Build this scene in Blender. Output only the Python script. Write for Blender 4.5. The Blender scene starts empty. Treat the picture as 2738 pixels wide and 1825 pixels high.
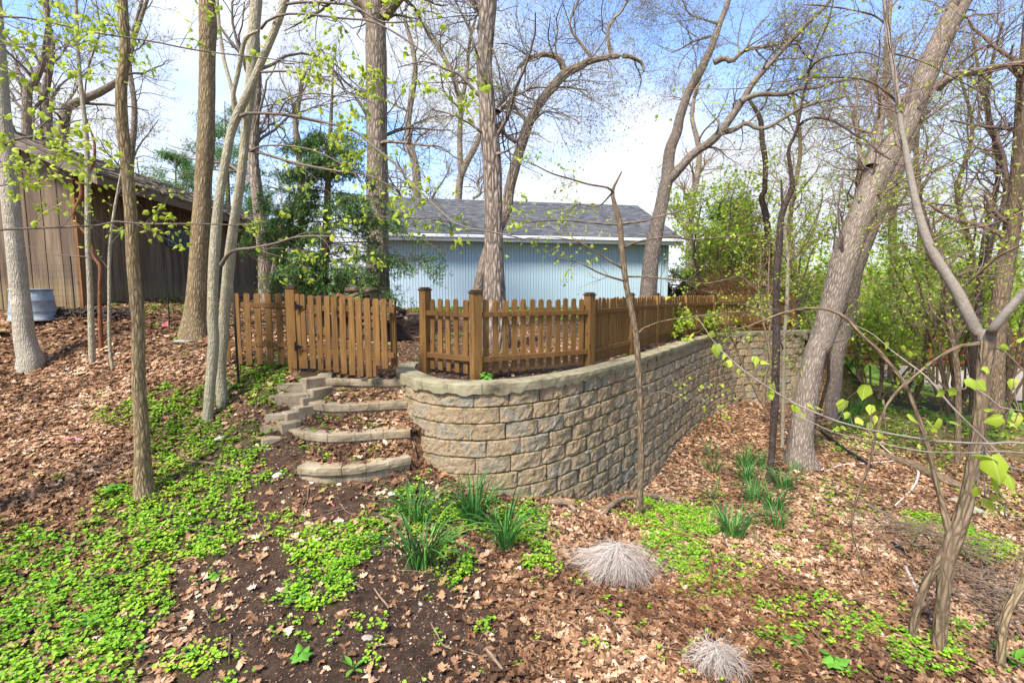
import bpy, math, random
import numpy as np
from mathutils import Vector, Matrix

# ------------------------------------------------------------------ camera, sky, sun, exposure
SC = bpy.context.scene
COL = SC.collection
FPX, CX, CY, PITCH, EYE = 1300.0, 1369.0, 912.5, math.radians(5.67), 1.15
cam_d = bpy.data.cameras.new('camera'); cam = bpy.data.objects.new('camera', cam_d); COL.objects.link(cam)
cam_d.sensor_width = 36; cam_d.lens = 36 * FPX / 2738; cam_d.clip_start = 0.05; cam_d.clip_end = 2000
cam.location = (0, 0, EYE); cam.rotation_euler = (math.pi / 2 - PITCH, 0, 0)
SC.camera = cam
SC.render.engine = 'CYCLES'
SC.render.resolution_x, SC.render.resolution_y = 1024, 682
cy = SC.cycles
cy.max_bounces = 5; cy.diffuse_bounces = 3; cy.glossy_bounces = 2; cy.transmission_bounces = 3; cy.transparent_max_bounces = 4
cy.use_denoising = True; cy.sample_clamp_indirect = 6
cy.caustics_reflective = False; cy.caustics_refractive = False
SC.view_settings.view_transform = 'Standard'; SC.view_settings.look = 'None'
SC.view_settings.exposure = 1.65; SC.view_settings.gamma = 1; SC.view_settings.use_curve_mapping = False
SUN_EL, SUN_ROT = math.radians(52), math.radians(215)
wd = bpy.data.worlds.new('World'); SC.world = wd; wd.use_nodes = True
def build_world():
    nt = wd.node_tree; n = nt.nodes; l = nt.links; n.clear()
    out = n.new('ShaderNodeOutputWorld'); bg = n.new('ShaderNodeBackground'); bg.inputs[1].default_value = 0.12
    sky = n.new('ShaderNodeTexSky'); sky.sky_type = 'NISHITA'; sky.sun_disc = False
    sky.sun_elevation = SUN_EL; sky.sun_rotation = SUN_ROT; sky.air_density = 1.0; sky.dust_density = 0.6; sky.ozone_density = 2.0
    tc = n.new('ShaderNodeTexCoord')
    mp = n.new('ShaderNodeMapping'); mp.inputs['Scale'].default_value = (1.0, 1.0, 1.9); mp.inputs['Location'].default_value = (3.35, 0.4, 0.2)
    l.new(tc.outputs['Generated'], mp.inputs[0])
    nz = n.new('ShaderNodeTexNoise'); nz.inputs['Scale'].default_value = 1.9; nz.inputs['Detail'].default_value = 7; nz.inputs['Roughness'].default_value = 0.52
    l.new(mp.outputs[0], nz.inputs[0])
    sep = n.new('ShaderNodeSeparateXYZ'); l.new(tc.outputs['Generated'], sep.inputs[0])
    # cloud cover: thicker low down, broken higher up
    ml = n.new('ShaderNodeMapRange'); ml.inputs['From Min'].default_value = 0.10; ml.inputs['From Max'].default_value = 0.55
    ml.inputs['To Min'].default_value = 0.30; ml.inputs['To Max'].default_value = 0.02
    l.new(sep.outputs[2], ml.inputs[0])
    ad = n.new('ShaderNodeMath'); ad.operation = 'ADD'; l.new(nz.outputs[0], ad.inputs[0]); l.new(ml.outputs[0], ad.inputs[1])
    rp = n.new('ShaderNodeMapRange'); rp.interpolation_type = 'SMOOTHSTEP'
    rp.inputs['From Min'].default_value = 0.53; rp.inputs['From Max'].default_value = 0.74
    rp.inputs['To Min'].default_value = 0.10; rp.inputs['To Max'].default_value = 0.95
    l.new(ad.outputs[0], rp.inputs[0])
    hs = n.new('ShaderNodeMix'); hs.data_type = 'RGBA'; hs.blend_type = 'MULTIPLY'; hs.inputs[0].default_value = 1
    hs.inputs[7].default_value = (.84, 1.0, 1.24, 1); l.new(sky.outputs[0], hs.inputs[6])
    mx = n.new('ShaderNodeMix'); mx.data_type = 'RGBA'
    l.new(rp.outputs[0], mx.inputs[0]); l.new(hs.outputs[2], mx.inputs[6]); mx.inputs[7].default_value = (2.85, 2.95, 3.12, 1)
    l.new(mx.outputs[2], bg.inputs[0]); l.new(bg.outputs[0], out.inputs[0])
build_world()
sl = bpy.data.lights.new('sun', 'SUN'); sl.energy = 3.2; sl.angle = math.radians(12); sl.color = (1, 0.94, 0.85)
so = bpy.data.objects.new('sun', sl); COL.objects.link(so)
_sd = Vector((math.sin(SUN_ROT) * math.cos(SUN_EL), math.cos(SUN_ROT) * math.cos(SUN_EL), math.sin(SUN_EL)))
so.rotation_euler = _sd.to_track_quat('Z', 'Y').to_euler(); so.location = (0, -20, 30)

# ------------------------------------------------------------------ helpers: measuring
rng = np.random.default_rng(11)
REG = {'S': (0, 0, 1.0), 'A': (0, 0, 1 / 1.7043), 'B': (900, 0, 1 / 1.7043), 'C': (1818, 0, 1 / 1.7043),
       'D': (0, 905, 1 / 1.7043), 'E': (900, 905, 1 / 1.7043), 'F': (1818, 905, 1 / 1.7043),
       'G': (600, 720, .3826), 'H': (1050, 720, .3827), 'I': (1600, 620, .4464), 'K': (700, 250, .351)}
ca, sa = math.cos(PITCH), math.sin(PITCH)
def ray(px, py):
    u, v = (px - CX), (CY - py)
    return np.array([u, FPX * ca + v * sa, -FPX * sa + v * ca])
def W(px, py, Y):
    d = ray(px, py); t = Y / d[1]
    return np.array([0, 0, EYE]) + d * t
def Wz(px, py, z):
    d = ray(px, py); t = (z - EYE) / d[2]
    return np.array([0, 0, EYE]) + d * t
def src(reg, x, y):
    ox, oy, s = REG[reg]; return ox + x * s, oy + y * s
def proj(p):
    p = np.asarray(p); x = p[..., 0]; y = p[..., 1]; z = p[..., 2] - EYE
    dep = y * ca - z * sa; up = y * sa + z * ca
    dep = np.maximum(dep, 1e-3)
    return CX + FPX * x / dep, CY - FPX * up / dep, dep

def vnoise(p, seed=0):
    p = np.asarray(p, float); i = np.floor(p).astype(np.int64); f = p - i; f = f * f * (3 - 2 * f)
    def h(a):
        n = (a[..., 0] * 374761393 + a[..., 1] * 668265263 + a[..., 2] * 2147483647 + seed * 1274126177) & 0xffffffff
        n = ((n ^ (n >> 13)) * 1274126177) & 0xffffffff
        return ((n ^ (n >> 16)) & 0xffff) / 65535.0
    r = 0
    for dx in (0, 1):
        for dy in (0, 1):
            for dz in (0, 1):
                w = (f[..., 0] if dx else 1 - f[..., 0]) * (f[..., 1] if dy else 1 - f[..., 1]) * (f[..., 2] if dz else 1 - f[..., 2])
                r = r + w * h(i + np.array([dx, dy, dz]))
    return r
def fbm(p, oct=4, seed=0):
    p = np.asarray(p, float); r = 0; a = 0.5; t = 0
    for k in range(oct):
        r = r + a * vnoise(p * 2 ** k + 17.3 * k, seed + k); t += a; a *= 0.5
    return r / t
def n2(x, y, s, oct=3, seed=0):
    return fbm(np.stack([np.asarray(x) * s, np.asarray(y) * s, np.zeros_like(x) + 3.7], -1), oct, seed)
def sstep(a, b, x):
    t = np.clip((x - a) / (b - a), 0, 1); return t * t * (3 - 2 * t)

# ------------------------------------------------------------------ helpers: objects and meshes
def empty(name, loc, label=None, cat=None, group=None):
    o = bpy.data.objects.new(name, None); COL.objects.link(o); o.location = Vector(loc); o.empty_display_size = .2
    tag(o, label, cat, group); return o
def tag(o, label=None, cat=None, group=None, kind=None):
    if label: o['label'] = label
    if cat: o['category'] = cat
    if group: o['group'] = group
    if kind: o['kind'] = kind
    return o
def meshdata(name, V, faces, mats=None, smooth=False, attrs=None):
    """faces: list of int arrays (M,k)"""
    V = np.asarray(V, np.float32)
    if isinstance(faces, np.ndarray): faces = [faces]
    faces = [np.asarray(f, np.int32) for f in faces if len(f)]
    me = bpy.data.meshes.new(name)
    me.vertices.add(len(V)); me.vertices.foreach_set('co', V.ravel())
    nl = sum(f.size for f in faces); npoly = sum(len(f) for f in faces)
    me.loops.add(nl); me.polygons.add(npoly)
    me.loops.foreach_set('vertex_index', np.concatenate([f.ravel() for f in faces]))
    tot = np.concatenate([np.full(len(f), f.shape[1], np.int32) for f in faces])
    st = np.concatenate([[0], np.cumsum(tot)[:-1]]).astype(np.int32)
    me.polygons.foreach_set('loop_start', st)
    me.polygons.foreach_set('loop_total', tot)
    me.polygons.foreach_set('use_smooth', np.full(npoly, bool(smooth)))
    for k, (kind, arr) in (attrs or {}).items():
        a = me.attributes.new(k, kind, 'POINT')
        a.data.foreach_set('value' if kind == 'FLOAT' else 'vector', np.asarray(arr, np.float32).ravel())
    for m in (mats if isinstance(mats, (list, tuple)) else [mats] if mats else []): me.materials.append(m)
    me.update(calc_edges=True)
    return me
def obj(name, me, parent=None, loc=(0, 0, 0), rot=(0, 0, 0), scale=(1, 1, 1)):
    o = bpy.data.objects.new(name, me); COL.objects.link(o)
    if parent is not None: o.parent = parent
    o.location = Vector(loc); o.rotation_euler = rot; o.scale = scale
    return o
def part(name, V, faces, mat, parent=None, smooth=False, attrs=None):
    """V in world space; the part keeps the frame of its parent"""
    V = np.asarray(V, float)
    off = np.zeros(3); q = parent
    while q is not None: off = off + np.array(q.location); q = q.parent
    return obj(name, meshdata(name, V - off, faces, mat, smooth, attrs), parent)
def rel(parent, p):
    off = np.zeros(3); q = parent
    while q is not None: off = off + np.array(q.location); q = q.parent
    return Vector(np.asarray(p, float) - off)
BOXF = np.array([[0, 3, 2, 1], [4, 5, 6, 7], [0, 1, 5, 4], [1, 2, 6, 5], [2, 3, 7, 6], [3, 0, 4, 7]])
def boxv(x0, x1, y0, y1, z0, z1):
    return np.array([[x0, y0, z0], [x1, y0, z0], [x1, y1, z0], [x0, y1, z0], [x0, y0, z1], [x1, y0, z1], [x1, y1, z1], [x0, y1, z1]], float)
def bevbox(sx, sy, sz, b=.006, jit=0, r=None):
    """box with chamfered vertical and horizontal edges (24 verts) centred in x,y, base at z 0"""
    vs = []; fs3 = []; fs4 = []
    hx, hy = sx / 2, sy / 2
    C = [(-1, -1), (1, -1), (1, 1), (-1, 1)]
    def ring(z, ix, iy):
        out = []
        for cx_, cy_ in C:
            if cx_ * cy_ > 0: pts = [(cx_ * (hx - ix), cy_ * (hy - iy - b)), (cx_ * (hx - ix - b), cy_ * (hy - iy))]
            else: pts = [(cx_ * (hx - ix - b), cy_ * (hy - iy)), (cx_ * (hx - ix), cy_ * (hy - iy - b))]
            out += pts
        # order counter-clockwise by angle
        out.sort(key=lambda p: math.atan2(p[1], p[0]))
        return [(x, y, z) for x, y in out]
    rs = [ring(0, b, b), ring(b, 0, 0), ring(sz - b, 0, 0), ring(sz, b, b)]
    V = np.array(sum(rs, []))
    if jit and r is not None: V = V + r.normal(0, jit, V.shape)
    Q = []
    for k in range(3):
        for i in range(8):
            j = (i + 1) % 8; Q.append([k * 8 + i, k * 8 + j, k * 8 + 8 + j, k * 8 + 8 + i])
    return V, [np.array(Q), np.array([[7, 6, 5, 4, 3, 2, 1, 0], [24, 25, 26, 27, 28, 29, 30, 31]])]
def xf(V, loc=(0, 0, 0), rz=0):
    c, s = math.cos(rz), math.sin(rz); V = np.asarray(V, float)
    return np.stack([V[:, 0] * c - V[:, 1] * s, V[:, 0] * s + V[:, 1] * c, V[:, 2]], 1) + np.asarray(loc, float)
class Acc:
    def __init__(s): s.V = []; s.F = {}; s.n = 0; s.A = {}
    def add(s, V, F, **at):
        V = np.asarray(V, float)
        if isinstance(F, np.ndarray): F = [F]
        for f in F:
            if len(f): s.F.setdefault(f.shape[1], []).append(np.asarray(f) + s.n)
        s.V.append(V); s.n += len(V)
        for k, a in at.items(): s.A.setdefault(k, []).append(np.broadcast_to(a, (len(V),) if np.ndim(a) <= 1 else (len(V), 3)))
    def faces(s): return [np.concatenate(v) for v in s.F.values()]
    def build(s, name, mat, parent=None, smooth=False):
        at = {k: ('FLOAT' if np.concatenate(a).ndim == 1 else 'FLOAT_VECTOR', np.concatenate(a)) for k, a in s.A.items()}
        return part(name, np.concatenate(s.V), s.faces(), mat, parent, smooth, at)

def catmull(P, n):
    """resample control rows (m,k) to n rows, uniform in chord length"""
    P = np.asarray(P, float)
    if len(P) == 2:
        t = np.linspace(0, 1, n)[:, None]; return P[0] * (1 - t) + P[1] * t
    E = np.vstack([2 * P[0] - P[1], P, 2 * P[-1] - P[-2]])
    fine = []
    for i in range(1, len(E) - 2):
        t = np.linspace(0, 1, 13)[:-1, None]
        p0, p1, p2, p3 = E[i - 1], E[i], E[i + 1], E[i + 2]
        fine.append(.5 * (2 * p1 + (p2 - p0) * t + (2 * p0 - 5 * p1 + 4 * p2 - p3) * t * t + (3 * p1 - p0 - 3 * p2 + p3) * t ** 3))
    fine = np.vstack(fine + [P[-1:]])
    s = np.concatenate([[0], np.cumsum(np.linalg.norm(np.diff(fine[:, :3], axis=0), axis=1))])
    q = np.linspace(0, s[-1], n)
    return np.stack([np.interp(q, s, fine[:, k]) for k in range(fine.shape[1])], 1)

def tubes(P, R, sides, disp=0, dscale=8, cap=False, seed=0):
    """P (N,n,3), R (N,n) -> verts, quads, bk attribute"""
    P = np.asarray(P, float); R = np.asarray(R, float); N, n, _ = P.shape
    T = np.gradient(P, axis=1); T /= np.linalg.norm(T, axis=2, keepdims=True) + 1e-9
    m = T.mean(1); ref = np.where((np.abs(m[:, 2]) > .6 * np.linalg.norm(m, axis=1))[:, None], np.array([1., 0, 0]), np.array([0, 0, 1.]))[:, None, :]
    U = np.cross(ref, T); U /= np.linalg.norm(U, axis=2, keepdims=True) + 1e-9
    Vv = np.cross(T, U)
    th = np.linspace(0, 2 * math.pi, sides, endpoint=False)
    c, s_ = np.cos(th), np.sin(th)
    L = np.concatenate([np.zeros((N, 1)), np.cumsum(np.linalg.norm(np.diff(P, axis=1), axis=2), 1)], 1)
    off = rng.uniform(0, 50, (N, 1, 1))
    RR = R[:, :, None] * np.ones(sides)
    bk = np.stack([RR * c, RR * s_ + off, np.broadcast_to(L[:, :, None], RR.shape) + off], -1)
    if disp:
        q = bk * np.array([dscale, dscale, dscale * .22])
        RR = RR * (1 + disp * (fbm(q, 3, seed) - .5) * 2 + disp * .8 * (fbm(bk * np.array([2, 2, .8]), 2, seed + 9) - .5) * 2)
    X = P[:, :, None, :] + RR[..., None] * (U[:, :, None, :] * c[:, None] + Vv[:, :, None, :] * s_[:, None])
    idx = np.arange(N * n * sides).reshape(N, n, sides)
    a = idx[:, :-1, :]; b = np.roll(a, -1, 2); d = idx[:, 1:, :]; e = np.roll(d, -1, 2)
    Q = np.stack([a, b, e, d], -1).reshape(-1, 4)
    return X.reshape(-1, 3), Q, bk.reshape(-1, 3)

def spawn(P, R, k, lo, hi, L, ang=(35, 65), up=.15, n=5, rf=.6, wig=.18, grav=0., taper=.25, rmax=None, lt=.4, g=None):
    g = g or rng
    P = np.asarray(P, float); R = np.asarray(R, float); N, m, _ = P.shape
    t = g.uniform(lo, hi, (N, k)); f = t * (m - 1); i = np.minimum(f.astype(int), m - 2); w = (f - i)[..., None]
    ar = np.arange(N)[:, None]
    p = P[ar, i] * (1 - w) + P[ar, i + 1] * w; r = R[ar, i] * (1 - w[..., 0]) + R[ar, i + 1] * w[..., 0]
    T = P[ar, i + 1] - P[ar, i]; T /= np.linalg.norm(T, axis=-1, keepdims=True) + 1e-9
    q = g.normal(size=T.shape); q -= (q * T).sum(-1, keepdims=True) * T; q /= np.linalg.norm(q, axis=-1, keepdims=True) + 1e-9
    a = np.radians(g.uniform(*ang, (N, k)))[..., None]
    d = T * np.cos(a) + q * np.sin(a); d[..., 2] += up; d /= np.linalg.norm(d, axis=-1, keepdims=True)
    ln = L * g.uniform(.5, 1.3, (N, k)) * (1 - lt * t)
    p = p.reshape(-1, 3); d = d.reshape(-1, 3); r = (r * rf).reshape(-1); ln = ln.reshape(-1)
    if rmax: r = np.minimum(r, rmax)
    out = [p]
    for s in range(n - 1):
        d = d + g.normal(0, wig, d.shape); d[:, 2] += grav; d /= np.linalg.norm(d, axis=1, keepdims=True)
        p = p + d * (ln / (n - 1))[:, None]; out.append(p)
    return np.stack(out, 1), r[:, None] * np.linspace(1, taper, n)[None]

def frames(axis, nrm):
    Yv = axis / (np.linalg.norm(axis, axis=1, keepdims=True) + 1e-9)
    Z = nrm - (nrm * Yv).sum(1, keepdims=True) * Yv; Z /= np.linalg.norm(Z, axis=1, keepdims=True) + 1e-9
    X = np.cross(Yv, Z); return X, Yv, Z
def inst(acc, tv, tf, pos, axis, nrm, size, rnd=None):
    """stamp template (x right, y along axis, z normal) at many places"""
    N = len(pos)
    if N == 0: return
    X, Yv, Z = frames(axis, nrm); size = np.broadcast_to(size, (N,))
    V = pos[:, None] + size[:, None, None] * (tv[None, :, 0:1] * X[:, None] + tv[None, :, 1:2] * Yv[:, None] + tv[None, :, 2:3] * Z[:, None])
    F = (tf[None] + (np.arange(N) * len(tv))[:, None, None]).reshape(-1, tf.shape[1])
    rnd = rng.random(N) if rnd is None else rnd
    acc.add(V.reshape(-1, 3), F, rnd=np.repeat(rnd, len(tv)))

# ------------------------------------------------------------------ materials
class NB:
    def __init__(s, name):
        s.m = bpy.data.materials.new(name); s.m.use_nodes = True; s.t = s.m.node_tree; s.t.nodes.clear()
        s.out = s.n('ShaderNodeOutputMaterial')
    def n(s, typ, **kw):
        nd = s.t.nodes.new(typ)
        for k, v in kw.items(): setattr(nd, k, v)
        return nd
    def link(s, a, b): s.t.links.new(a, b)
    def inp(s, nd, key, v):
        if v is None: return
        if hasattr(v, 'is_output') or isinstance(v, bpy.types.NodeSocket): s.link(v, nd.inputs[key])
        else: nd.inputs[key].default_value = v
    def co(s, kind='Object'): return s.n('ShaderNodeTexCoord').outputs[kind]
    def attr(s, name, out='Fac'): a = s.n('ShaderNodeAttribute'); a.attribute_name = name; return a.outputs[out]
    def mapping(s, v, scale=(1, 1, 1), loc=(0, 0, 0)):
        m = s.n('ShaderNodeMapping'); s.inp(m, 0, v); m.inputs['Scale'].default_value = scale; m.inputs['Location'].default_value = loc; return m.outputs[0]
    def noise(s, v, scale, detail=4, rough=.55, dist=0):
        m = s.n('ShaderNodeTexNoise'); s.inp(m, 0, v); m.inputs['Scale'].default_value = scale; m.inputs['Detail'].default_value = detail
        m.inputs['Roughness'].default_value = rough; m.inputs['Distortion'].default_value = dist; return m.outputs[0]
    def voro(s, v, scale, feature='F1', out='Distance', rand=1):
        m = s.n('ShaderNodeTexVoronoi', feature=feature); s.inp(m, 0, v); m.inputs['Scale'].default_value = scale; m.inputs['Randomness'].default_value = rand; return m.outputs[out]
    def ramp(s, f, stops):
        r = s.n('ShaderNodeValToRGB'); s.inp(r, 0, f); e = r.color_ramp.elements
        while len(e) < len(stops): e.new(.5)
        for el, (p, c) in zip(e, stops): el.position = p; el.color = (*c, 1) if len(c) == 3 else c
        return r.outputs[0]
    def mr(s, f, a, b, c=0, d=1):
        m = s.n('ShaderNodeMapRange'); s.inp(m, 0, f)
        for k, v in zip((1, 2, 3, 4), (a, b, c, d)): m.inputs[k].default_value = v
        return m.outputs[0]
    def mix(s, f, a, b, mode='MIX'):
        m = s.n('ShaderNodeMix', data_type='RGBA', blend_type=mode); s.inp(m, 0, f)
        for k, v in ((6, a), (7, b)): s.inp(m, k, (*v, 1) if isinstance(v, tuple) and len(v) == 3 else v)
        return m.outputs[2]
    def math(s, op, a, b=None):
        m = s.n('ShaderNodeMath', operation=op); s.inp(m, 0, a); s.inp(m, 1, b); return m.outputs[0]
    def rand(s): return s.n('ShaderNodeObjectInfo').outputs['Random']
    def bump(s, h, st=.5, dist=.01, nrm=None):
        b = s.n('ShaderNodeBump'); s.inp(b, 'Height', h); b.inputs['Strength'].default_value = st; b.inputs['Distance'].default_value = dist
        s.inp(b, 'Normal', nrm); return b.outputs[0]
    def pbr(s, col, rough=.85, bump=None, spec=.3, metal=0, transl=0, tcol=None):
        p = s.n('ShaderNodeBsdfPrincipled'); s.inp(p, 'Base Color', (*col, 1) if isinstance(col, tuple) else col)
        s.inp(p, 'Roughness', rough); s.inp(p, 'Specular IOR Level', spec); s.inp(p, 'Metallic', metal); s.inp(p, 'Normal', bump)
        o = p.outputs[0]
        if transl:
            tr = s.n('ShaderNodeBsdfTranslucent'); s.inp(tr, 0, tcol if tcol is not None else col)
            mx = s.n('ShaderNodeMixShader'); mx.inputs[0].default_value = transl; s.link(o, mx.inputs[1]); s.link(tr.outputs[0], mx.inputs[2]); o = mx.outputs[0]
        s.link(o, s.out.inputs[0]); return s.m

def m_bark(name, dark, light, sc=28, furrow=1., moss=0., lich=.25, ring=False, fade=None):
    b = NB(name); v = b.attr('bk', 'Vector')
    w = b.mapping(v, (1, 1, .21))
    nz = b.noise(w, sc * .5, 3, .6)
    wv = b.n('ShaderNodeVectorMath', operation='MULTIPLY_ADD'); b.link(nz, wv.inputs[0]); wv.inputs[1].default_value = (.035, .035, .04); b.link(w, wv.inputs[2])
    e = b.voro(wv.outputs[0], sc, 'DISTANCE_TO_EDGE')
    ridge = b.math('MULTIPLY', b.mr(e, 0, .42, 0, 1), b.mr(b.noise(b.mapping(v, (1, 1, .4)), sc * .8, 4, .7), .25, .6, .45, 1.05))
    fine = b.noise(b.mapping(v, (1, 1, .35)), sc * 1.7, 5, .7)
    h = b.math('ADD', b.math('MULTIPLY', ridge, furrow), b.math('MULTIPLY', fine, .55))
    if ring:
        h = b.math('ADD', h, b.math('MULTIPLY', b.noise(b.mapping(v, (.35, .35, 2.4)), 16, 3, .6), .7))
    mid = tuple((a + c) / 2 for a, c in zip(dark, light))
    col = b.ramp(b.math('MULTIPLY', h, .5), [(.08 + .04 * furrow, dark), (.12 + .17 * furrow, mid), (.17 + furrow * .32, light)])
    big = b.noise(v, 2.2, 4, .6)
    col = b.mix(b.mr(big, .3, .7, 0, .55), col, tuple(c * .72 for c in light))
    pat = b.mr(b.noise(v, 5.5, 4, .7), .56, .66, 0, lich)
    col = b.mix(pat, col, tuple(min(1, c * 1.25 + .03) for c in light))
    if moss:
        mz = b.mr(b.noise(v, 3.1, 5, .7), .5, .68, 0, moss); col = b.mix(mz, col, (.10, .12, .035))
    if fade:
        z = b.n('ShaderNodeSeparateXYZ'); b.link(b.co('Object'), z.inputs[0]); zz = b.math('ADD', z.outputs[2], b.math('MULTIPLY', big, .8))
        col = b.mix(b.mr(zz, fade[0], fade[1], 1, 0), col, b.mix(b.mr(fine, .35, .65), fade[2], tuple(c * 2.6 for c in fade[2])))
    return b.pbr(col, .92, b.bump(h, 1.0, .012 * max(.6, furrow)), .15)
def m_wood(name, base, dark, worn=(.3, .24, .16), grain=(40, 40, 2.2), wear=.25):
    b = NB(name); o = b.co('Object'); r = b.rand()
    cv = b.n('ShaderNodeVectorMath', operation='ADD'); b.link(o, cv.inputs[0]); cc = b.n('ShaderNodeCombineXYZ')
    b.link(b.math('MULTIPLY', r, 31.), cc.inputs[0]); b.link(b.math('MULTIPLY', r, 17.), cc.inputs[2]); b.link(cc.outputs[0], cv.inputs[1]); v = cv.outputs[0]
    g = b.noise(b.mapping(v, grain), 1, 5, .65, .4)
    g2 = b.noise(b.mapping(v, tuple(x * .22 for x in grain)), 1, 4, .6, .8)
    col = b.ramp(g, [(.28, dark), (.5, base), (.75, tuple(min(1, c * 1.28) for c in base))])
    col = b.mix(b.mr(g2, .45, .75, 0, .55), col, dark)
    col = b.mix(b.mr(r, 0, 1, 0, .65), col, tuple(c * .55 for c in base))
    kn = b.voro(b.mapping(v, (9, 9, 2.6)), 1); col = b.mix(b.mr(kn, .10, .16, .75, 0), col, tuple(c * .4 for c in dark))
    wz = b.mr(b.noise(b.mapping(v, (14, 14, 3)), 1, 5, .75), .58, .7, 0, wear); col = b.mix(wz, col, worn)
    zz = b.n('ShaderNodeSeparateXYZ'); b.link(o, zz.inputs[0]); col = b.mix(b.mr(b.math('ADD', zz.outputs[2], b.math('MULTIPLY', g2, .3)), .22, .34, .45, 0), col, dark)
    return b.pbr(col, .72, b.bump(g, .5, .004), .25)
def m_simple(name, c, rough=.7, metal=0, var=.25, sc=30, bump=.3, spec=.3):
    b = NB(name); v = b.co('Object'); nz = b.noise(v, sc, 5, .6); nb = b.noise(v, sc * .12, 3, .6)
    col = b.mix(b.mr(nz, .3, .7), tuple(x * (1 - var) for x in c), tuple(min(1, x * (1 + var)) for x in c))
    col = b.mix(b.mr(nb, .35, .7, 0, .5), col, tuple(x * (1 - var) for x in c))
    return b.pbr(col, rough, b.bump(nz, bump, .004), spec, metal)
def m_leaf(name, stops, transl=.35, rough=.6, attr=True, spec=.3, vein=False):
    b = NB(name); f = b.attr('rnd') if attr else b.rand()
    col = b.ramp(f, stops)
    nz = b.noise(b.co('Object'), 40 if attr else 25, 3, .6); col = b.mix(b.mr(nz, .35, .7, 0, .35), col, b.mix(1, col, (.62, .66, .5), 'MULTIPLY'))
    if vein:
        z = b.n('ShaderNodeSeparateXYZ'); b.link(b.co('Object'), z.inputs[0]); ax_ = b.math('ABSOLUTE', z.outputs[0])
        st = b.math('FRACT', b.math('MULTIPLY', b.math('SUBTRACT', z.outputs[1], b.math('MULTIPLY', ax_, .8)), 7.5))
        col = b.mix(b.mr(st, 0, .22, .45, 0), col, (.20, .34, .03)); col = b.mix(b.mr(ax_, 0, .03, .6, 0), col, (.62, .68, .25))
    return b.pbr(col, rough, None, spec, 0, transl, col)
# ------------------------------------------------------------------ the materials of the place
M = {}
def m_block():
    b = NB('split_face_block'); r = b.rand(); o = b.co('Object')
    cc = b.n('ShaderNodeCombineXYZ'); b.link(b.math('MULTIPLY', r, 37.), cc.inputs[0]); b.link(b.math('MULTIPLY', r, 91.), cc.inputs[1])
    ad = b.n('ShaderNodeVectorMath', operation='ADD'); b.link(o, ad.inputs[0]); b.link(cc.outputs[0], ad.inputs[1]); v = ad.outputs[0]
    n1 = b.noise(v, 5.5, 6, .68, .6); n2_ = b.noise(v, 90, 4, .7); n3 = b.noise(v, 26, 5, .7)
    f = b.math('ADD', n1, b.mr(r, 0, 1, -.09, .07))
    col = b.ramp(f, [(.30, (.45, .30, .155)), (.50, (.41, .295, .17)), (.57, (.34, .295, .21)), (.66, (.29, .285, .245))])
    n4 = b.noise(v, 150, 3, .8)
    col = b.mix(b.mr(n3, .5, .66, 0, .7), col, (.13, .105, .075))
    col = b.mix(b.mr(n2_, .45, .62, 0, .65), col, (.50, .40, .27))
    col = b.mix(b.mr(n2_, .50, .36, 0, .75), col, (.10, .075, .05))
    col = b.mix(b.mr(n4, .42, .30, 0, .6), col, (.05, .04, .03))
    z = b.n('ShaderNodeSeparateXYZ'); b.link(o, z.inputs[0])
    moss = b.math('MULTIPLY', b.mr(z.outputs[2], .165, .215), b.mr(b.noise(v, 6, 4, .7), .44, .6))
    moss = b.math('ADD', moss, b.math('MULTIPLY', b.mr(z.outputs[2], .05, 0), b.mr(n1, .5, .6, 0, .5)))
    col = b.mix(moss, col, (.10, .095, .03))
    return b.pbr(col, .95, b.bump(b.math('ADD', n3, b.math('MULTIPLY', n2_, .8)), 1., .03), .12)
M['block'] = m_block()
def m_concrete(name='coping_concrete', base=(.23, .20, .118), dark=(.07, .06, .035), pale=(.32, .28, .185)):
    b = NB(name); v = b.attr('wp', 'Vector'); n1 = b.noise(v, 3.2, 6, .65); n2_ = b.noise(v, 60, 4, .7)
    st = b.noise(b.mapping(v, (12, 12, 1.3)), 1, 4, .6)
    col = b.ramp(n1, [(.3, dark), (.47, base), (.7, pale)])
    col = b.mix(b.mr(st, .52, .7, 0, .5), col, (.17, .15, .085))
    col = b.mix(b.mr(n2_, .42, .3, 0, .6), col, dark)
    cr = b.voro(b.mapping(v, (1, 1, 1)), 5.5, 'DISTANCE_TO_EDGE')
    crm = b.math('MULTIPLY', b.mr(cr, .012, 0), b.mr(b.noise(v, 1.7, 2), .5, .6))
    col = b.mix(crm, col, (.04, .035, .025))
    h = b.math('SUBTRACT', b.math('ADD', n2_, n1), crm)
    return b.pbr(col, .9, b.bump(h, .6, .01), .2)
M['coping'] = m_concrete()
M['step'] = m_concrete('step_concrete', (.26, .20, .125), (.07, .058, .036), (.37, .30, .205))
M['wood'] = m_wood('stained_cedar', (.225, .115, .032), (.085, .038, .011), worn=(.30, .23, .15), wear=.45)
M['cap'] = m_wood('dark_post_cap', (.10, .06, .035), (.03, .02, .012), grain=(40, 6, 40))
M['oldwood'] = m_wood('weathered_fence_wood', (.09, .065, .045), (.03, .022, .018), grain=(30, 30, 2))
M['iron'] = m_simple('black_iron', (.012, .012, .015), .5, .6)
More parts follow.
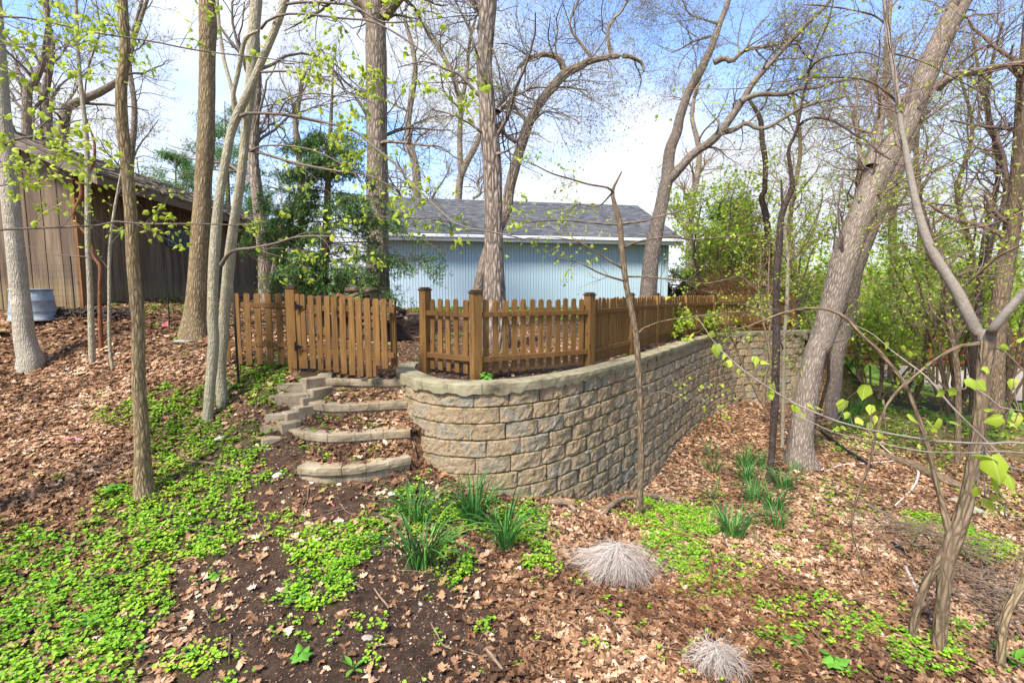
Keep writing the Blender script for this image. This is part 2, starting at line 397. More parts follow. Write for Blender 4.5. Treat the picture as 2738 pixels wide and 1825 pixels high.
def m_shed():
    b = NB('brown_plywood_siding'); v = b.attr('wp', 'Vector'); r = b.rand()
    sep = b.n('ShaderNodeSeparateXYZ'); b.link(v, sep.inputs[0])
    g = b.noise(b.mapping(v, (16, 16, .8)), 1, 5, .65, .5); g2 = b.noise(b.mapping(v, (3.5, 3.5, .3)), 1, 4, .6)
    col = b.ramp(g, [(.3, (.085, .058, .036)), (.5, (.19, .135, .083)), (.75, (.30, .22, .14))])
    col = b.mix(b.mr(g2, .4, .62, 0, .75), col, (.07, .047, .035))
    col = b.mix(b.mr(r, 0, 1, 0, .35), col, (.16, .115, .08))
    # boards turn paler towards the foot
    wl = b.math('ADD', sep.outputs[2], b.math('MULTIPLY', b.noise(b.mapping(v, (6, 6, 1)), 1, 4, .6), -.5))
    col = b.mix(b.mr(wl, 1.25, .95, 0, .8), col, b.mix(b.mr(g, .3, .7), (.14, .10, .045), (.30, .22, .12)))
    return b.pbr(col, .85, b.bump(g, .4, .004), .15)
M['shed'] = m_shed()
M['shake'] = m_wood('weathered_shake', (.20, .155, .105), (.07, .05, .035), worn=(.13, .13, .05), grain=(30, 3, 30))
M['rake'] = m_wood('weathered_board', (.19, .15, .12), (.08, .06, .05), grain=(3, 30, 30))
def m_blue():
    b = NB('pale_blue_siding'); v = b.co('Object'); r = b.rand(); n1 = b.noise(b.mapping(v, (20, 20, 1.5)), 1, 4, .6)
    col = b.ramp(n1, [(.3, (.34, .455, .52)), (.7, (.43, .55, .61))]); col = b.mix(b.mr(r, 0, 1, 0, .4), col, (.365, .475, .54))
    d = b.mr(b.noise(b.mapping(v, (3, 3, .8)), 1.2, 4), .5, .72, 0, .3); col = b.mix(d, col, (.18, .25, .27))
    return b.pbr(col, .6, b.bump(n1, .15, .003), .3)
M['blue'] = m_blue()
M['bluedark'] = m_simple('groove_shade_blue', (.17, .25, .29), .8)  # darker siding blue behind the boards, shade of the grooves put into colour
M['white'] = m_simple('white_paint', (.72, .73, .78), .45, 0, .06, 8, .1)
def m_shingle():
    b = NB('grey_asphalt_shingle'); r = b.attr('rnd'); v = b.co('Object'); n1 = b.noise(v, 120, 3, .7); nb = b.noise(v, .8, 4, .6)
    col = b.ramp(r, [(0, (.050, .051, .054)), (.5, (.095, .096, .100)), (1, (.16, .16, .16))])
    col = b.mix(b.mr(n1, .3, .7, 0, .5), col, (.05, .053, .06)); col = b.mix(b.mr(nb, .45, .7, 0, .35), col, (.11, .11, .11))
    return b.pbr(col, .9, b.bump(n1, .6, .004), .2)
M['shingle'] = m_shingle()
M['glass'] = m_simple('dusty_window_glass', (.055, .075, .09), .18, 0, .2, 4, .05, .7)
M['winframe'] = m_simple('window_frame_paint', (.10, .12, .12), .6)
M['galv'] = m_simple('galvanised_steel', (.30, .33, .35), .55, .35, .3, 9, .2)
M['stone'] = m_simple('pale_stone', (.55, .50, .45), .9, 0, .25, 14, .6)
M['greystone'] = m_simple('grey_stone', (.30, .28, .22), .9, 0, .3, 10, .6)
M['pink'] = m_simple('pink_ribbon', (.75, .17, .20), .5, 0, .1)
M['pipe'] = m_simple('black_plastic', (.012, .013, .016), .4, 0, .2)
M['redlog'] = m_wood('red_stained_timber', (.22, .05, .022), (.07, .016, .01), worn=(.2, .09, .06), grain=(2, 30, 30))
M['drive'] = m_simple('pale_asphalt', (.27, .23, .18), 1, 0, .12, 3, .2, .0)
M['plank'] = m_wood('new_plank', (.42, .30, .14), (.24, .16, .07), grain=(3, 40, 40))
M['rust'] = m_simple('rusty_steel', (.035, .026, .022), .8, .2, .3, 40)

M['bark_smooth'] = m_bark('linden_bark', (.065, .050, .032), (.36, .315, .215), 40, .9, .0, .6, True)
M['bark_pale'] = m_bark('pale_smooth_bark', (.075, .060, .040), (.42, .37, .28), 40, 1., .10, .7, True)
M['bark_tan'] = m_bark('tan_ridged_bark', (.075, .050, .028), (.36, .265, .145), 30, 1.1, .06, .25)
M['bark_oak'] = m_bark('deep_furrowed_oak_bark', (.030, .022, .018), (.37, .29, .225), 15, 1.6, .0, .35)
M['bark_oakfar'] = m_bark('brown_oak_bark', (.065, .048, .036), (.37, .29, .215), 18, 1.3, .05, .3)
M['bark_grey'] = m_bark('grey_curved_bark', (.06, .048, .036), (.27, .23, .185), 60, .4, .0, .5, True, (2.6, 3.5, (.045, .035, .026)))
M['bark_lean'] = m_bark('grey_brown_ridged_bark', (.075, .055, .042), (.33, .265, .205), 26, 1.1, .0, .3)
M['bark_dark'] = m_bark('dark_bark', (.018, .013, .011), (.095, .068, .055), 40, .9, .0, .5)
M['bark_mid'] = m_bark('mid_brown_bark', (.05, .035, .022), (.25, .18, .11), 26, 1.1, .06, .3)
M['twig'] = m_bark('grey_brown_twig', (.06, .047, .037), (.22, .175, .14), 60, .2, .0, .3)
M['twig_red'] = m_bark('reddish_twig', (.09, .055, .040), (.26, .175, .135), 60, .2, .0, .2)
M['vine'] = m_bark('orange_brown_vine', (.09, .032, .014), (.30, .13, .06), 40, .8, .0, .1)
M['dead'] = m_bark('dead_wood', (.09, .06, .038), (.34, .24, .16), 36, .9, .0, .3)
M['paledead'] = m_bark('bleached_stem', (.36, .29, .24), (.66, .57, .49), 60, .2, .0, .3)
LIME = [(0, (.30, .40, .035)), (.5, (.42, .52, .05)), (1, (.58, .62, .10))]
M['lime'] = m_leaf('young_lime_leaf', LIME, .5)
M['limeo'] = m_leaf('young_lime_leaf_single', LIME, .5, attr=False, vein=True)
M['clover'] = m_leaf('ground_cover_leaf', [(0, (.10, .24, .012)), (.5, (.21, .42, .022)), (1, (.40, .56, .04))], .3)
M['under'] = m_leaf('understory_leaf', [(0, (.20, .32, .02)), (.5, (.37, .52, .045)), (1, (.58, .64, .09))], .55)
M['bud'] = m_leaf('oak_bud_leaf', [(0, (.32, .21, .08)), (.5, (.45, .38, .12)), (1, (.46, .54, .12))], .6)
M['hemlock'] = m_leaf('hemlock_needles', [(0, (.035, .085, .025)), (.5, (.085, .17, .035)), (.8, (.16, .25, .045)), (1, (.30, .32, .06))], .2)
M['pine'] = m_leaf('soft_pine_needles', [(0, (.07, .17, .04)), (1, (.20, .36, .07))], .35)
M['daff'] = m_leaf('daffodil_blade', [(0, (.025, .11, .028)), (.6, (.06, .20, .040)), (1, (.17, .33, .06))], .25, .45)
M['daffo'] = m_leaf('daffodil_blade_single', [(0, (.025, .11, .028)), (.6, (.06, .20, .040)), (1, (.17, .33, .06))], .25, .45, False)
M['litter'] = m_leaf('dead_oak_leaf', [(0, (.052, .024, .011)), (.3, (.17, .082, .038)), (.6, (.35, .19, .098)), (.85, (.53, .33, .195)), (1, (.68, .48, .33))], .15, .75)
M['chip'] = m_leaf('bark_chip', [(0, (.06, .03, .018)), (.6, (.17, .09, .05)), (.85, (.33, .22, .14)), (1, (.55, .46, .36))], .0, .9)

# ------------------------------------------------------------------ the lie of the land
ctl = [(0, 840, 9.4), (240, 850, 9.2), (90, 990, 7.9), (300, 1000, 7.7), (385, 1335, 5.4), (590, 1130, 6.6), (515, 895, 8.9), (640, 945, 7.6),
       (0, 1200, 6.0), (0, 1500, 4.4), (0, 1825, 3.2), (700, 1400, 5.1), (1000, 1300, 5.65), (1369, 1825, 3.1), (900, 1600, 3.95),
       (1400, 1345, 6.0), (1250, 1300, 6.05), (1600, 1350, 6.9), (1734, 1320, 8.4), (1836, 1190, 10.3), (1886, 1130, 12.1), (1957, 1100, 13.6), (2060, 1090, 13.9), (1950, 1470, 5.6),
       (2140, 1245, 9.9), (2400, 1600, 4.6), (2738, 1500, 6), (2738, 1825, 3.8), (2200, 1825, 3.5), (1800, 1825, 3.3), (1700, 1500, 5.2), (1500, 1420, 5.6),
       (2550, 1300, 9), (2700, 1200, 12), (2300, 1120, 14), (2250, 1000, 20), (2500, 1045, 22), (2738, 1050, 22)]
O_C = [W(*c) for c in ctl] + [W(*c) for c in ((745, 1028, 6.95), (722, 1058, 6.75), (705, 1105, 6.5), (690, 1140, 6.35), (700, 1180, 6.2), (742, 1216, 6.0), (790, 1262, 5.66), (930, 1268, 5.7), (1060, 1256, 5.85), (690, 1010, 7.1), (640, 1070, 6.8))]
O_C += [np.array(c, float) for c in [(-9, 9.9, .82), (-9.5, 20, .9), (-14, 9.5, .9), (-20, 20, 1.2), (-3.3, 8.5, .12), (-3.3, 12, .45), (0, -2, -1.9), (-6, -1, -1.2), (8, -1, -3.2), (8, 3, -3.0),
       (-20, 2, .5), (30, 5, -4.5), (40, 25, -3.2), (0, 60, .2), (-60, 60, 1.5), (60, 60, -2.2), (0, 200, .0), (150, 200, 0), (-150, 200, 0), (-150, 0, 0), (150, 0, -4), (0, -100, -3)]]
def tps_fit(C, lam=.008):
    C = np.array(C); n = len(C); d = np.linalg.norm(C[:, None, :2] - C[None, :, :2], axis=2)
    K = np.where(d > 0, d, 0)
    A = np.zeros((n + 1, n + 1)); A[:n, :n] = -K - lam * 0 + np.eye(n) * lam; A[:n, n] = 1; A[n, :n] = 1
    w = np.linalg.solve(A, np.concatenate([C[:, 2], [0]])); return C[:, :2], w
def tps_eval(m, x, y):
    C, w = m; x = np.asarray(x, float); y = np.asarray(y, float); sh = x.shape; x = x.ravel(); y = y.ravel(); out = np.empty_like(x)
    for s in range(0, len(x), 20000):
        d = np.sqrt((x[s:s + 20000, None] - C[None, :, 0]) ** 2 + (y[s:s + 20000, None] - C[None, :, 1]) ** 2 + .05)
        out[s:s + 20000] = -d @ w[:-1] + w[-1]
    return out.reshape(sh)
T_OUT = tps_fit(O_C)
T_YARD = tps_fit([np.array(c, float) for c in [(-3.3, 7.3, -.02), (-1.8, 7.1, -.06), (-1, 7, -.06), (0, 6.8, -.06), (2, 9, -.06), (6, 14.2, -.06), (9, 15, -.06), (-3.3, 9, .12), (0, 10, .12), (-3.3, 12, .42),
        (-4.2, 16.5, .62), (6.2, 19.5, .60), (0, 14, .42), (4, 14, .2), (8, 18, .2), (14, 16, -.3), (-9, 12, .85), (-9.5, 20, .85), (0, 30, .8), (0, 60, .6), (60, 60, -1.5), (-60, 60, 1.5), (0, 200, 0), (200, 100, 0), (-200, 100, 0), (40, 20, -2)]])
# coping line of the retaining wall (outer edge), from its left end behind the gate to the far bend
_cp = [('S', 1082, 962), ('S', 1061, 975), ('S', 1058, 986), ('S', 1073, 998), ('S', 1126, 1017), ('S', 1203, 1025), ('S', 1272, 1026.5), ('S', 1341, 1024), ('S', 1433, 1016), ('S', 1528, 1001),
       ('S', 1610, 984), ('S', 1698, 960), ('S', 1760, 943), ('S', 1812, 925), ('S', 1870, 906), ('S', 1925, 892), ('S', 1985, 886)]
COP = np.array([Wz(*src(r, x, y), 0) for r, x, y in _cp])
COP = np.vstack([COP, [[8.0, 14.75, 0], [9.4, 15.1, 0]]])
COP = catmull(COP, 400)
def offset_line(L, d):
    T = np.gradient(L[:, :2], axis=0); T /= np.linalg.norm(T, axis=1, keepdims=True)
    N = np.stack([T[:, 1], -T[:, 0]], 1)          # outward, towards the viewer
    out = L.copy(); out[:, :2] += N * (d[:, None] if np.ndim(d) else d); return out
CIN = offset_line(COP, -.17)
_i0 = [i for i in range(400) if CIN[i, 1] < 7.1][0]
YPOLY = np.vstack([[[-3.35, 7.22]], [[-1.93, 7.12]], [[CIN[_i0, 0], 7.12]], CIN[_i0::8, :2], [[14, 15.6], [300, 17], [300, 400], [-3.35, 400]]])
def inpoly(x, y, P):
    x = np.asarray(x); y = np.asarray(y); c = np.zeros(x.shape, bool); j = len(P) - 1
    for i in range(len(P)):
        xi, yi, xj, yj = P[i][0], P[i][1], P[j][0], P[j][1]
        if yi != yj: c ^= ((yi > y) != (yj > y)) & (x < (xj - xi) * (y - yi) / (yj - yi) + xi)
        j = i
    return c
# stairs: front top edges in zoom frame G with their height
STEPS = [(-.89, [(505, 1372), (640, 1388), (870, 1380), (1085, 1350), (1278, 1312)]),
         (-.64, [(440, 1112), (600, 1146), (790, 1155), (945, 1145), (1070, 1133), (1212, 1128)]),
         (-.37, [(553, 922), (700, 942), (850, 946), (970, 940), (1185, 930)]),
         (-.10, [(690, 762), (850, 766), (1000, 769), (1200, 770)])]
STW = []
for _k, (z, pts) in enumerate(STEPS):
    _c = np.array([Wz(*src('G', x, y), z) for x, y in pts]); _d = _c[-1] - _c[-2]
    _c = np.vstack([_c, _c[-1] + _d / np.linalg.norm(_d) * (.05, .16, .18, .14)[_k]]); STW.append((z, catmull(_c, 40)))
def stair_h(x, y, base):
    """soil between the steps"""
    h = np.array(base, float)
    for k, (z, L) in enumerate(STW):
        yf = np.interp(x, L[:, 0], L[:, 1]); x0, x1 = L[0, 0] - .14, L[-1, 0] + (.5 if k else -.03)
        nxt = np.interp(x, STW[k + 1][1][:, 0], STW[k + 1][1][:, 1]) if k < 3 else yf + 2
        m = (x > x0) & (x < x1) & (y > yf + .08) & ((k > 0) | (y > yf + .08 + np.clip(L[8, 0] - x, 0, 1)))
        zn = STW[k + 1][0] if k < 3 else z
        g = z - .025 + np.clip((y - yf - .15) / np.maximum(nxt - yf - .1, .1), 0, 1) * max(0, zn - .12 - z)
        h = np.where(m, g if k < 3 else np.maximum(h, z - .01), h)
    return h
def yard_mask(x, y): return inpoly(x, y, YPOLY)
def gh(x, y):
    x = np.asarray(x, float); y = np.asarray(y, float)
    o = tps_eval(T_OUT, x, y); yd = tps_eval(T_YARD, x, y)
    near = 1 - sstep(25, 60, np.hypot(x, y))
    o = o + near * ((n2(x, y, 1.1, 3, 5) - .5) * .16 + (n2(x, y, 5, 3, 8) - .5) * .05)
    yd = yd + near * ((n2(x, y, .8, 3, 15) - .5) * .10 + (n2(x, y, 5, 2, 18) - .5) * .03)
    m = yard_mask(x, y)
    bl = sstep(-5.2, -3.35, x) * sstep(7.2, 8.0, y)
    o = np.where(x < -3.3, o * (1 - bl) + yd * bl, o)
    yd = yd + (o - yd) * sstep(9.2, 12.5, x)
    h = np.where(m, yd, o)
    return np.where((x > -3.4) & (x < -1.0) & (y > 5.5) & (y < 7.6) & ~m, stair_h(x, y, h), h)
def gz(x, y): return float(gh(np.array([x]), np.array([y]))[0])
def ground_hit(px, py, tmin=2.2, tmax=60):
    d = ray(px, py); Y = np.exp(np.linspace(math.log(tmin), math.log(tmax), 900)); p = np.array([0, 0, EYE]) + d * (Y / d[1])[:, None]
    g = gh(p[:, 0], p[:, 1]); b = np.nonzero(p[:, 2] <= g)[0]
    if len(b) == 0: q = p[-1]; return np.array([q[0], q[1], gz(q[0], q[1])])
    i = b[0]; return np.array([p[i, 0], p[i, 1], g[i]])
def GH(reg, x, y, **k): return ground_hit(*src(reg, x, y), **k)

# painted-by-region densities (soil, litter, green), given as ellipses in photograph pixels and used in world space
def blobs(px, py, L):
    r = np.zeros(px.shape)
    for cx_, cy_, rx, ry, d in L:
        q = ((px - cx_) / rx) ** 2 + ((py - cy_) / ry) ** 2
        r = np.maximum(r, d * (1 - sstep(.35, 1.25, q)))
    return r
GREEN = [(110, 1700, 330, 200, 1), (60, 1520, 170, 110, .8), (330, 1600, 150, 110, .7), (440, 1400, 210, 110, .95), (600, 1240, 190, 110, 1), (500, 1180, 150, 80, .9), (430, 1090, 200, 60, .8), (690, 1030, 110, 80, .95),
         (720, 975, 110, 40, .9), (330, 1330, 80, 60, 1), (480, 1300, 160, 60, .9), (340, 1440, 120, 60, .9), (890, 1470, 150, 80, .85), (850, 1560, 90, 60, .6), (760, 1420, 70, 35, .6), (650, 1370, 60, 40, .7),
         (1060, 1400, 90, 50, .6), (1150, 1370, 110, 60, .8), (1400, 1410, 120, 75, .95), (1440, 1500, 70, 40, .7), (1320, 1400, 90, 50, .8), (1190, 1500, 60, 80, .6), (1820, 1430, 110, 110, 1), (1760, 1375, 120, 40, .9),
         (1900, 1540, 110, 70, .5), (1860, 1330, 60, 30, .5), (2130, 1640, 130, 60, .35), (2090, 1700, 60, 40, .4), (2320, 1690, 120, 60, .5), (2500, 1760, 110, 80, .8), (2240, 1330, 90, 60, .4), (2450, 1130, 260, 100, 1), (2640, 1420, 140, 110, .8),
         (2280, 1130, 60, 80, .7), (2460, 1390, 70, 30, .6), (2250, 1180, 90, 60, .6), (2600, 1200, 200, 80, .8), (600, 1840, 60, 60, .3), (540, 1760, 100, 50, .35), (520, 1770, 60, 50, .45), (1000, 1720, 40, 50, .3), (120, 950, 60, 20, .3), (450, 835, 250, 22, .9), (480, 905, 90, 25, .5)]
SOIL = [(900, 1700, 520, 330, 1), (600, 1500, 230, 230, .9), (1000, 1330, 260, 90, .95), (1150, 1560, 200, 150, .8), (420, 1640, 160, 200, .75), (1250, 1700, 120, 200, .6), (880, 1130, 200, 80, .2), (650, 1150, 140, 160, .7), (520, 950, 90, 60, .35),
        (700, 1290, 200, 120, .9), (1300, 1350, 160, 40, .5), (1180, 1440, 200, 70, .7)]
def dens(x, y, z):
    px, py, dp = proj(np.stack([x, y, z], -1))
    ok = (dp > .5)
    wob = (n2(x, y, 1.6, 3, 31) - .5) * 160; wob2 = (n2(x, y, 1.6, 3, 41) - .5) * 120
    m = yard_mask(x, y)
    g = blobs(px + wob, py + wob2, GREEN); g = g * sstep(.30, .52, n2(x, y, 3.2, 3, 51) + .28 * g)
    g = np.maximum(g, .10 * sstep(.56, .66, n2(x, y, 4.5, 2, 61)) * (py > 1250))
    s = blobs(px + wob, py + wob2, SOIL)
    lit = 1 - s * .97
    # inside the yard: thin mulch of shredded leaves with green patches
    g = np.where(m, .55 * sstep(.5, .62, n2(x, y, 1.3, 3, 71)) + .9 * ((y > 15) & (n2(x, y, .7, 2, 75) > .42)), g)
    lit = np.where(m, .75, lit)
    bed = m & (y < 8.2 + np.maximum(x, 0) * 1.05) & (x > -1.7); lit = np.where(bed, .10, lit); g = np.where(bed, g * .25, g)
    st = (x > -3.2) & (x < -1.6) & (y > 5.7) & (y < 7.3); lit = np.where(st, .45 * (x > -2.6) + .12, lit); g = np.where(st, .04, g)
    return ok, g, np.clip(lit, 0, 1), s, m

# ---- ground sheet
def axis(segs):
    out = [segs[0][0]]
    for a, b, d in segs: out += list(np.linspace(a, b, max(1, int(round((b - a) / d))) + 1)[1:])
    return np.array(out)
gx = axis([(-400, -60, 40), (-60, -14, 2.5), (-14, -5, .25), (-5, 3.2, .055), (3.2, 8, .12), (8, 16, .3), (16, 60, 2.2), (60, 400, 40)])
gy = axis([(-60, -4, 4), (-4, 2, .5), (2, 8, .055), (8, 11, .09), (11, 17, .14), (17, 30, .5), (30, 100, 3), (100, 700, 50)])
GX, GY = np.meshgrid(gx, gy, indexing='ij'); GZ = gh(GX, GY)
ok_, g_, l_, s_, m_ = dens(GX, GY, GZ)
nx, ny = GX.shape; ii = np.arange(nx * ny).reshape(nx, ny)
Q = np.stack([ii[:-1, :-1], ii[1:, :-1], ii[1:, 1:], ii[:-1, 1:]], -1).reshape(-1, 4)
def m_ground():
    b = NB('woodland_soil'); v = b.co('Object'); lit = b.attr('lit'); gr = b.attr('grn')
    n1 = b.noise(v, 9, 6, .7); n2_ = b.noise(v, 70, 5, .75); ch = b.voro(v, 55); cc = b.voro(v, 55, 'F1', 'Color')
    soil = b.ramp(n1, [(.32, (.020, .013, .010)), (.5, (.046, .028, .020)), (.72, (.095, .060, .041))])
    soil = b.mix(b.mr(n2_, .55, .72, 0, .75), soil, (.20, .125, .080))
    soil = b.mix(b.mr(n2_, .42, .30, 0, .6), soil, (.012, .008, .006))
    lf = b.voro(v, 17, 'F1', 'Color'); sp = b.n('ShaderNodeSeparateColor'); b.link(lf, sp.inputs[0])
    le = b.voro(v, 17, 'DISTANCE_TO_EDGE')
    leaf = b.ramp(sp.outputs[0], [(0, (.05, .025, .014)), (.4, (.15, .075, .038)), (.8, (.30, .165, .085)), (1, (.46, .30, .18))])
    leaf = b.mix(b.mr(le, .10, 0, 0, .85), leaf, (.03, .018, .012))
    col = b.mix(lit, soil, leaf)
    col = b.mix(b.math('MULTIPLY', gr, b.mr(n2_, .4, .6, .05, .45)), col, (.07, .13, .02))
    col = b.mix(b.attr('far'), col, b.mix(b.mr(n2_, .35, .65), (.10, .19, .025), (.22, .33, .05)))
    h = b.math('ADD', b.math('MULTIPLY', n2_, .7), b.math('MULTIPLY', sp.outputs[1], .5))
    return b.pbr(col, .95, b.bump(h, 1., .03), .1)
far = np.clip(g_ + sstep(40, 80, np.hypot(GX, GY)), 0, 1)
gr_o = obj('ground', meshdata('ground', np.stack([GX, GY, GZ], -1).reshape(-1, 3), Q, m_ground(), True,
      {'lit': ('FLOAT', (l_ * (1 - .4 * far)).ravel()), 'grn': ('FLOAT', far.ravel()), 'far': ('FLOAT', np.maximum(sstep(30, 50, np.hypot(GX, GY)), sstep(9, 16, GX) * sstep(11, 15, GY) * (n2(GX, GY, .35, 2, 91) > .4)).ravel())}))
tag(gr_o, 'dark woodland soil and leaf mould sloping down to the right', kind='structure')

# ---- driveway far right
dv = [W(2380, 1052, 21), W(2900, 1075, 19.5), W(3300, 1040, 24), W(3000, 985, 30), W(2330, 985, 29)]
def sheet(name, P, mat, lift=.03, n=24):
    P = np.array(P); a, b_, c, d = P[0], P[1], P[2 if len(P) == 4 else 3], P[-1]
    u, w = np.meshgrid(np.linspace(0, 1, n), np.linspace(0, 1, n), indexing='ij'); u = u[..., None]; w = w[..., None]
    G = (a * (1 - u) + b_ * u) * (1 - w) + (d * (1 - u) + c * u) * w
    i = np.arange(n * n).reshape(n, n); F = np.stack([i[:-1, :-1], i[1:, :-1], i[1:, 1:], i[:-1, 1:]], -1).reshape(-1, 4)
    G[..., 2] = gh(G[..., 0], G[..., 1]) + lift
    return part(name, G.reshape(-1, 3), F, mat, None, True)
tag(sheet('driveway', dv, M['drive'], .06), 'pale grey driveway beyond the trees at the right edge', kind='structure')

# ------------------------------------------------------------------ retaining wall
rw = empty('retaining_wall', (COP[150, 0], COP[150, 1], -1.5), 'curved retaining wall of tan split-face blocks below the picket fence', 'wall')
BH, BL, BD = .215, .478, .24
def block_mesh(seed):
    r = np.random.default_rng(seed); nu, nv = 13, 7
    u = np.array([-1, -.93, -.78, -.6, -.4, -.2, 0, .2, .4, .6, .78, .93, 1]); v = np.array([0, .07, .25, .5, .75, .93, 1]); U, Vv = np.meshgrid(u, v, indexing='ij')
    gap = .0042; hw = BL / 2 - gap; c1, c2 = r.uniform(.45, .62), r.uniform(.45, .62)
    x = U * hw; z = .005 + Vv * (BH - .010)
    side = np.where(U > 0, np.clip((U - c1) / (1 - c1), 0, 1), np.clip((-U - c2) / (1 - c2), 0, 1))
    edge = (np.abs(U) > .97) * .012 + (np.abs(Vv - .5) > .49) * .010
    bulge = .034 * (1 - side) - edge
    rough = (fbm(np.stack([x * 17 + seed * 7, z * 17, np.zeros_like(x)], -1), 4, seed) - .5) * .046
    y = -(bulge + rough); z = z + (fbm(np.stack([x * 5, z * 3 + seed, np.ones_like(x)], -1), 2, seed + 3) - .5) * .012 * (np.abs(Vv - .5) * 2)
    x = x + r.normal(0, .002, x.shape)
    F = np.stack([x, y, z], -1).reshape(-1, 3); i = np.arange(nu * nv).reshape(nu, nv)
    Qf = np.stack([i[:-1, :-1], i[1:, :-1], i[1:, 1:], i[:-1, 1:]], -1).reshape(-1, 4)
    # back ring
    per = list(i[:, 0]) + list(i[-1, 1:]) + list(i[::-1, -1][1:]) + list(i[0, ::-1][1:-1])
    B = F[per].copy(); B[:, 1] = BD; B[:, 0] *= .86
    n0 = len(F); V = np.vstack([F, B]); k = len(per)
    Qs = np.array([[per[(a + 1) % k], per[a], n0 + a, n0 + (a + 1) % k] for a in range(k)])
    me = meshdata('wall_block', V, [Qf, Qs, np.arange(n0, n0 + k)[None, ::-1].copy()], M['block']); return me
BM = [block_mesh(s) for s in range(10)]
def arclen(L): return np.concatenate([[0], np.cumsum(np.linalg.norm(np.diff(L[:, :2], axis=0), axis=1))])
blocks = []
for c in range(12):
    L = offset_line(COP, -.045 + .018 * c); S = arclen(L); zt = -.10 - c * BH
    s = (c % 2) * BL * .5 + (.13 if c % 3 == 1 else 0)
    while s + BL < S[-1]:
        p0 = np.array([np.interp(s, S, L[:, 0]), np.interp(s, S, L[:, 1])]); p1 = np.array([np.interp(s + BL, S, L[:, 0]), np.interp(s + BL, S, L[:, 1])])
        mid = (p0 + p1) / 2; t = (p1 - p0) / np.linalg.norm(p1 - p0); nrm = np.array([t[1], -t[0]])
        f = mid + nrm * .12
        gl = min(gz(*f), gz(*(f + nrm * .15))) if not (f[0] < -1.55 and f[1] > 6.4) else -1.0
        if zt > gl - .02 or c < 2: blocks.append((np.hypot(*mid), mid, math.atan2(t[1], t[0]), zt - BH))
        s += BL
blocks.sort(key=lambda b_: b_[0] + (4 if b_[1][0] > 7 else 0))
rest = Acc()
for k, (d, mid, yaw, z0) in enumerate(blocks):
    me = BM[int(rng.integers(10))]; jit = rng.normal(0, .005, 2)
    if k < 298:
        o = obj('wall_block', me, rw, rel(rw, (mid[0] + jit[0], mid[1] + jit[1], z0)), (rng.normal(0, .006), 0, yaw + rng.normal(0, .035)))
    else:
        co = np.empty(len(me.vertices) * 3, np.float32); me.vertices.foreach_get('co', co); co = co.reshape(-1, 3)
        q = [np.array([p.vertices[:] for p in me.polygons if len(p.vertices) == 4])]
        rest.add(xf(co, (mid[0], mid[1], z0), yaw + rng.normal(0, .03)), q)
if rest.n: o = rest.build('wall_block_course', M['block'], rw); o['kind'] = 'stuff'
# near-black sheet behind the blocks, painting shade into the open joints
core = Acc(); Lf = offset_line(COP, -.20); Lb = offset_line(COP, -.34); n = len(Lf)
def ribbon(acc, A, B, **at):
    n = len(A); i = np.arange(n); acc.add(np.vstack([A, B]), np.stack([i[:-1], i[1:], i[1:] + n, i[:-1] + n], 1), **at)
A1 = Lf.copy(); A1[:, 2] = -.11; B1 = Lf.copy(); B1[:, 2] = -2.9
ribbon(core, B1, A1); co_ = core.build('joint_shade_sheet', m_simple('joint_shade_dark', (.03, .025, .02), .95), rw)
# coping stones: cast pieces with an uneven mortar lip
S = arclen(COP); cuts = [0]
while cuts[-1] < S[-1] - 1.2: cuts.append(cuts[-1] + float(rng.uniform(.85, 1.35)))
cuts.append(S[-1])
for a, b_ in zip(cuts[:-1], cuts[1:]):
    q = np.linspace(a + .004, b_ - .004, 14); base = np.stack([np.interp(q, S, COP[:, k]) for k in range(2)] + [np.zeros(14)], 1)
    ln = COP; T = np.gradient(np.stack([np.interp(q, S, COP[:, 0]), np.interp(q, S, COP[:, 1])], 1), axis=0); T /= np.linalg.norm(T, axis=1, keepdims=True); N = np.stack([T[:, 1], -T[:, 0], np.zeros(14)], 1)
    nf = n2(q, q * 0, 4.5, 3, 77); drop = .095 + .055 * nf + .03 * (n2(q, q * 0 + 4, 12, 2, 79) > .55)
    prof = [(-.30, -.12, 0), (-.30, -.004, 0), (-.285, 0.0, 0), (-.14, .004, 0), (-.012, 0.0, 0), (0, -.012, 0), (.004, -.06, 0), (-.002, None, 0), (-.05, None, 0)]
    V = []
    for (o_, z_, _) in prof:
        zz = -drop if z_ is None else np.full(14, z_)
        V.append(base + N * (o_ + rng.normal(0, .002, (14, 1))) + np.stack([np.zeros(14), np.zeros(14), zz + rng.normal(0, .0016, 14)], 1))
    V = np.stack(V, 1); m = len(prof); i = np.arange(14 * m).reshape(14, m)
    F = np.stack([i[:-1, :-1], i[1:, :-1], i[1:, 1:], i[:-1, 1:]], -1).reshape(-1, 4)
    caps = np.array([i[0, ::-1], i[-1]]); Vf = V.reshape(-1, 3)
    part('coping_stone', Vf, [F[:, ::-1].copy(), caps[:, ::-1].copy()], M['coping'], rw, False, {'wp': ('FLOAT_VECTOR', Vf)})

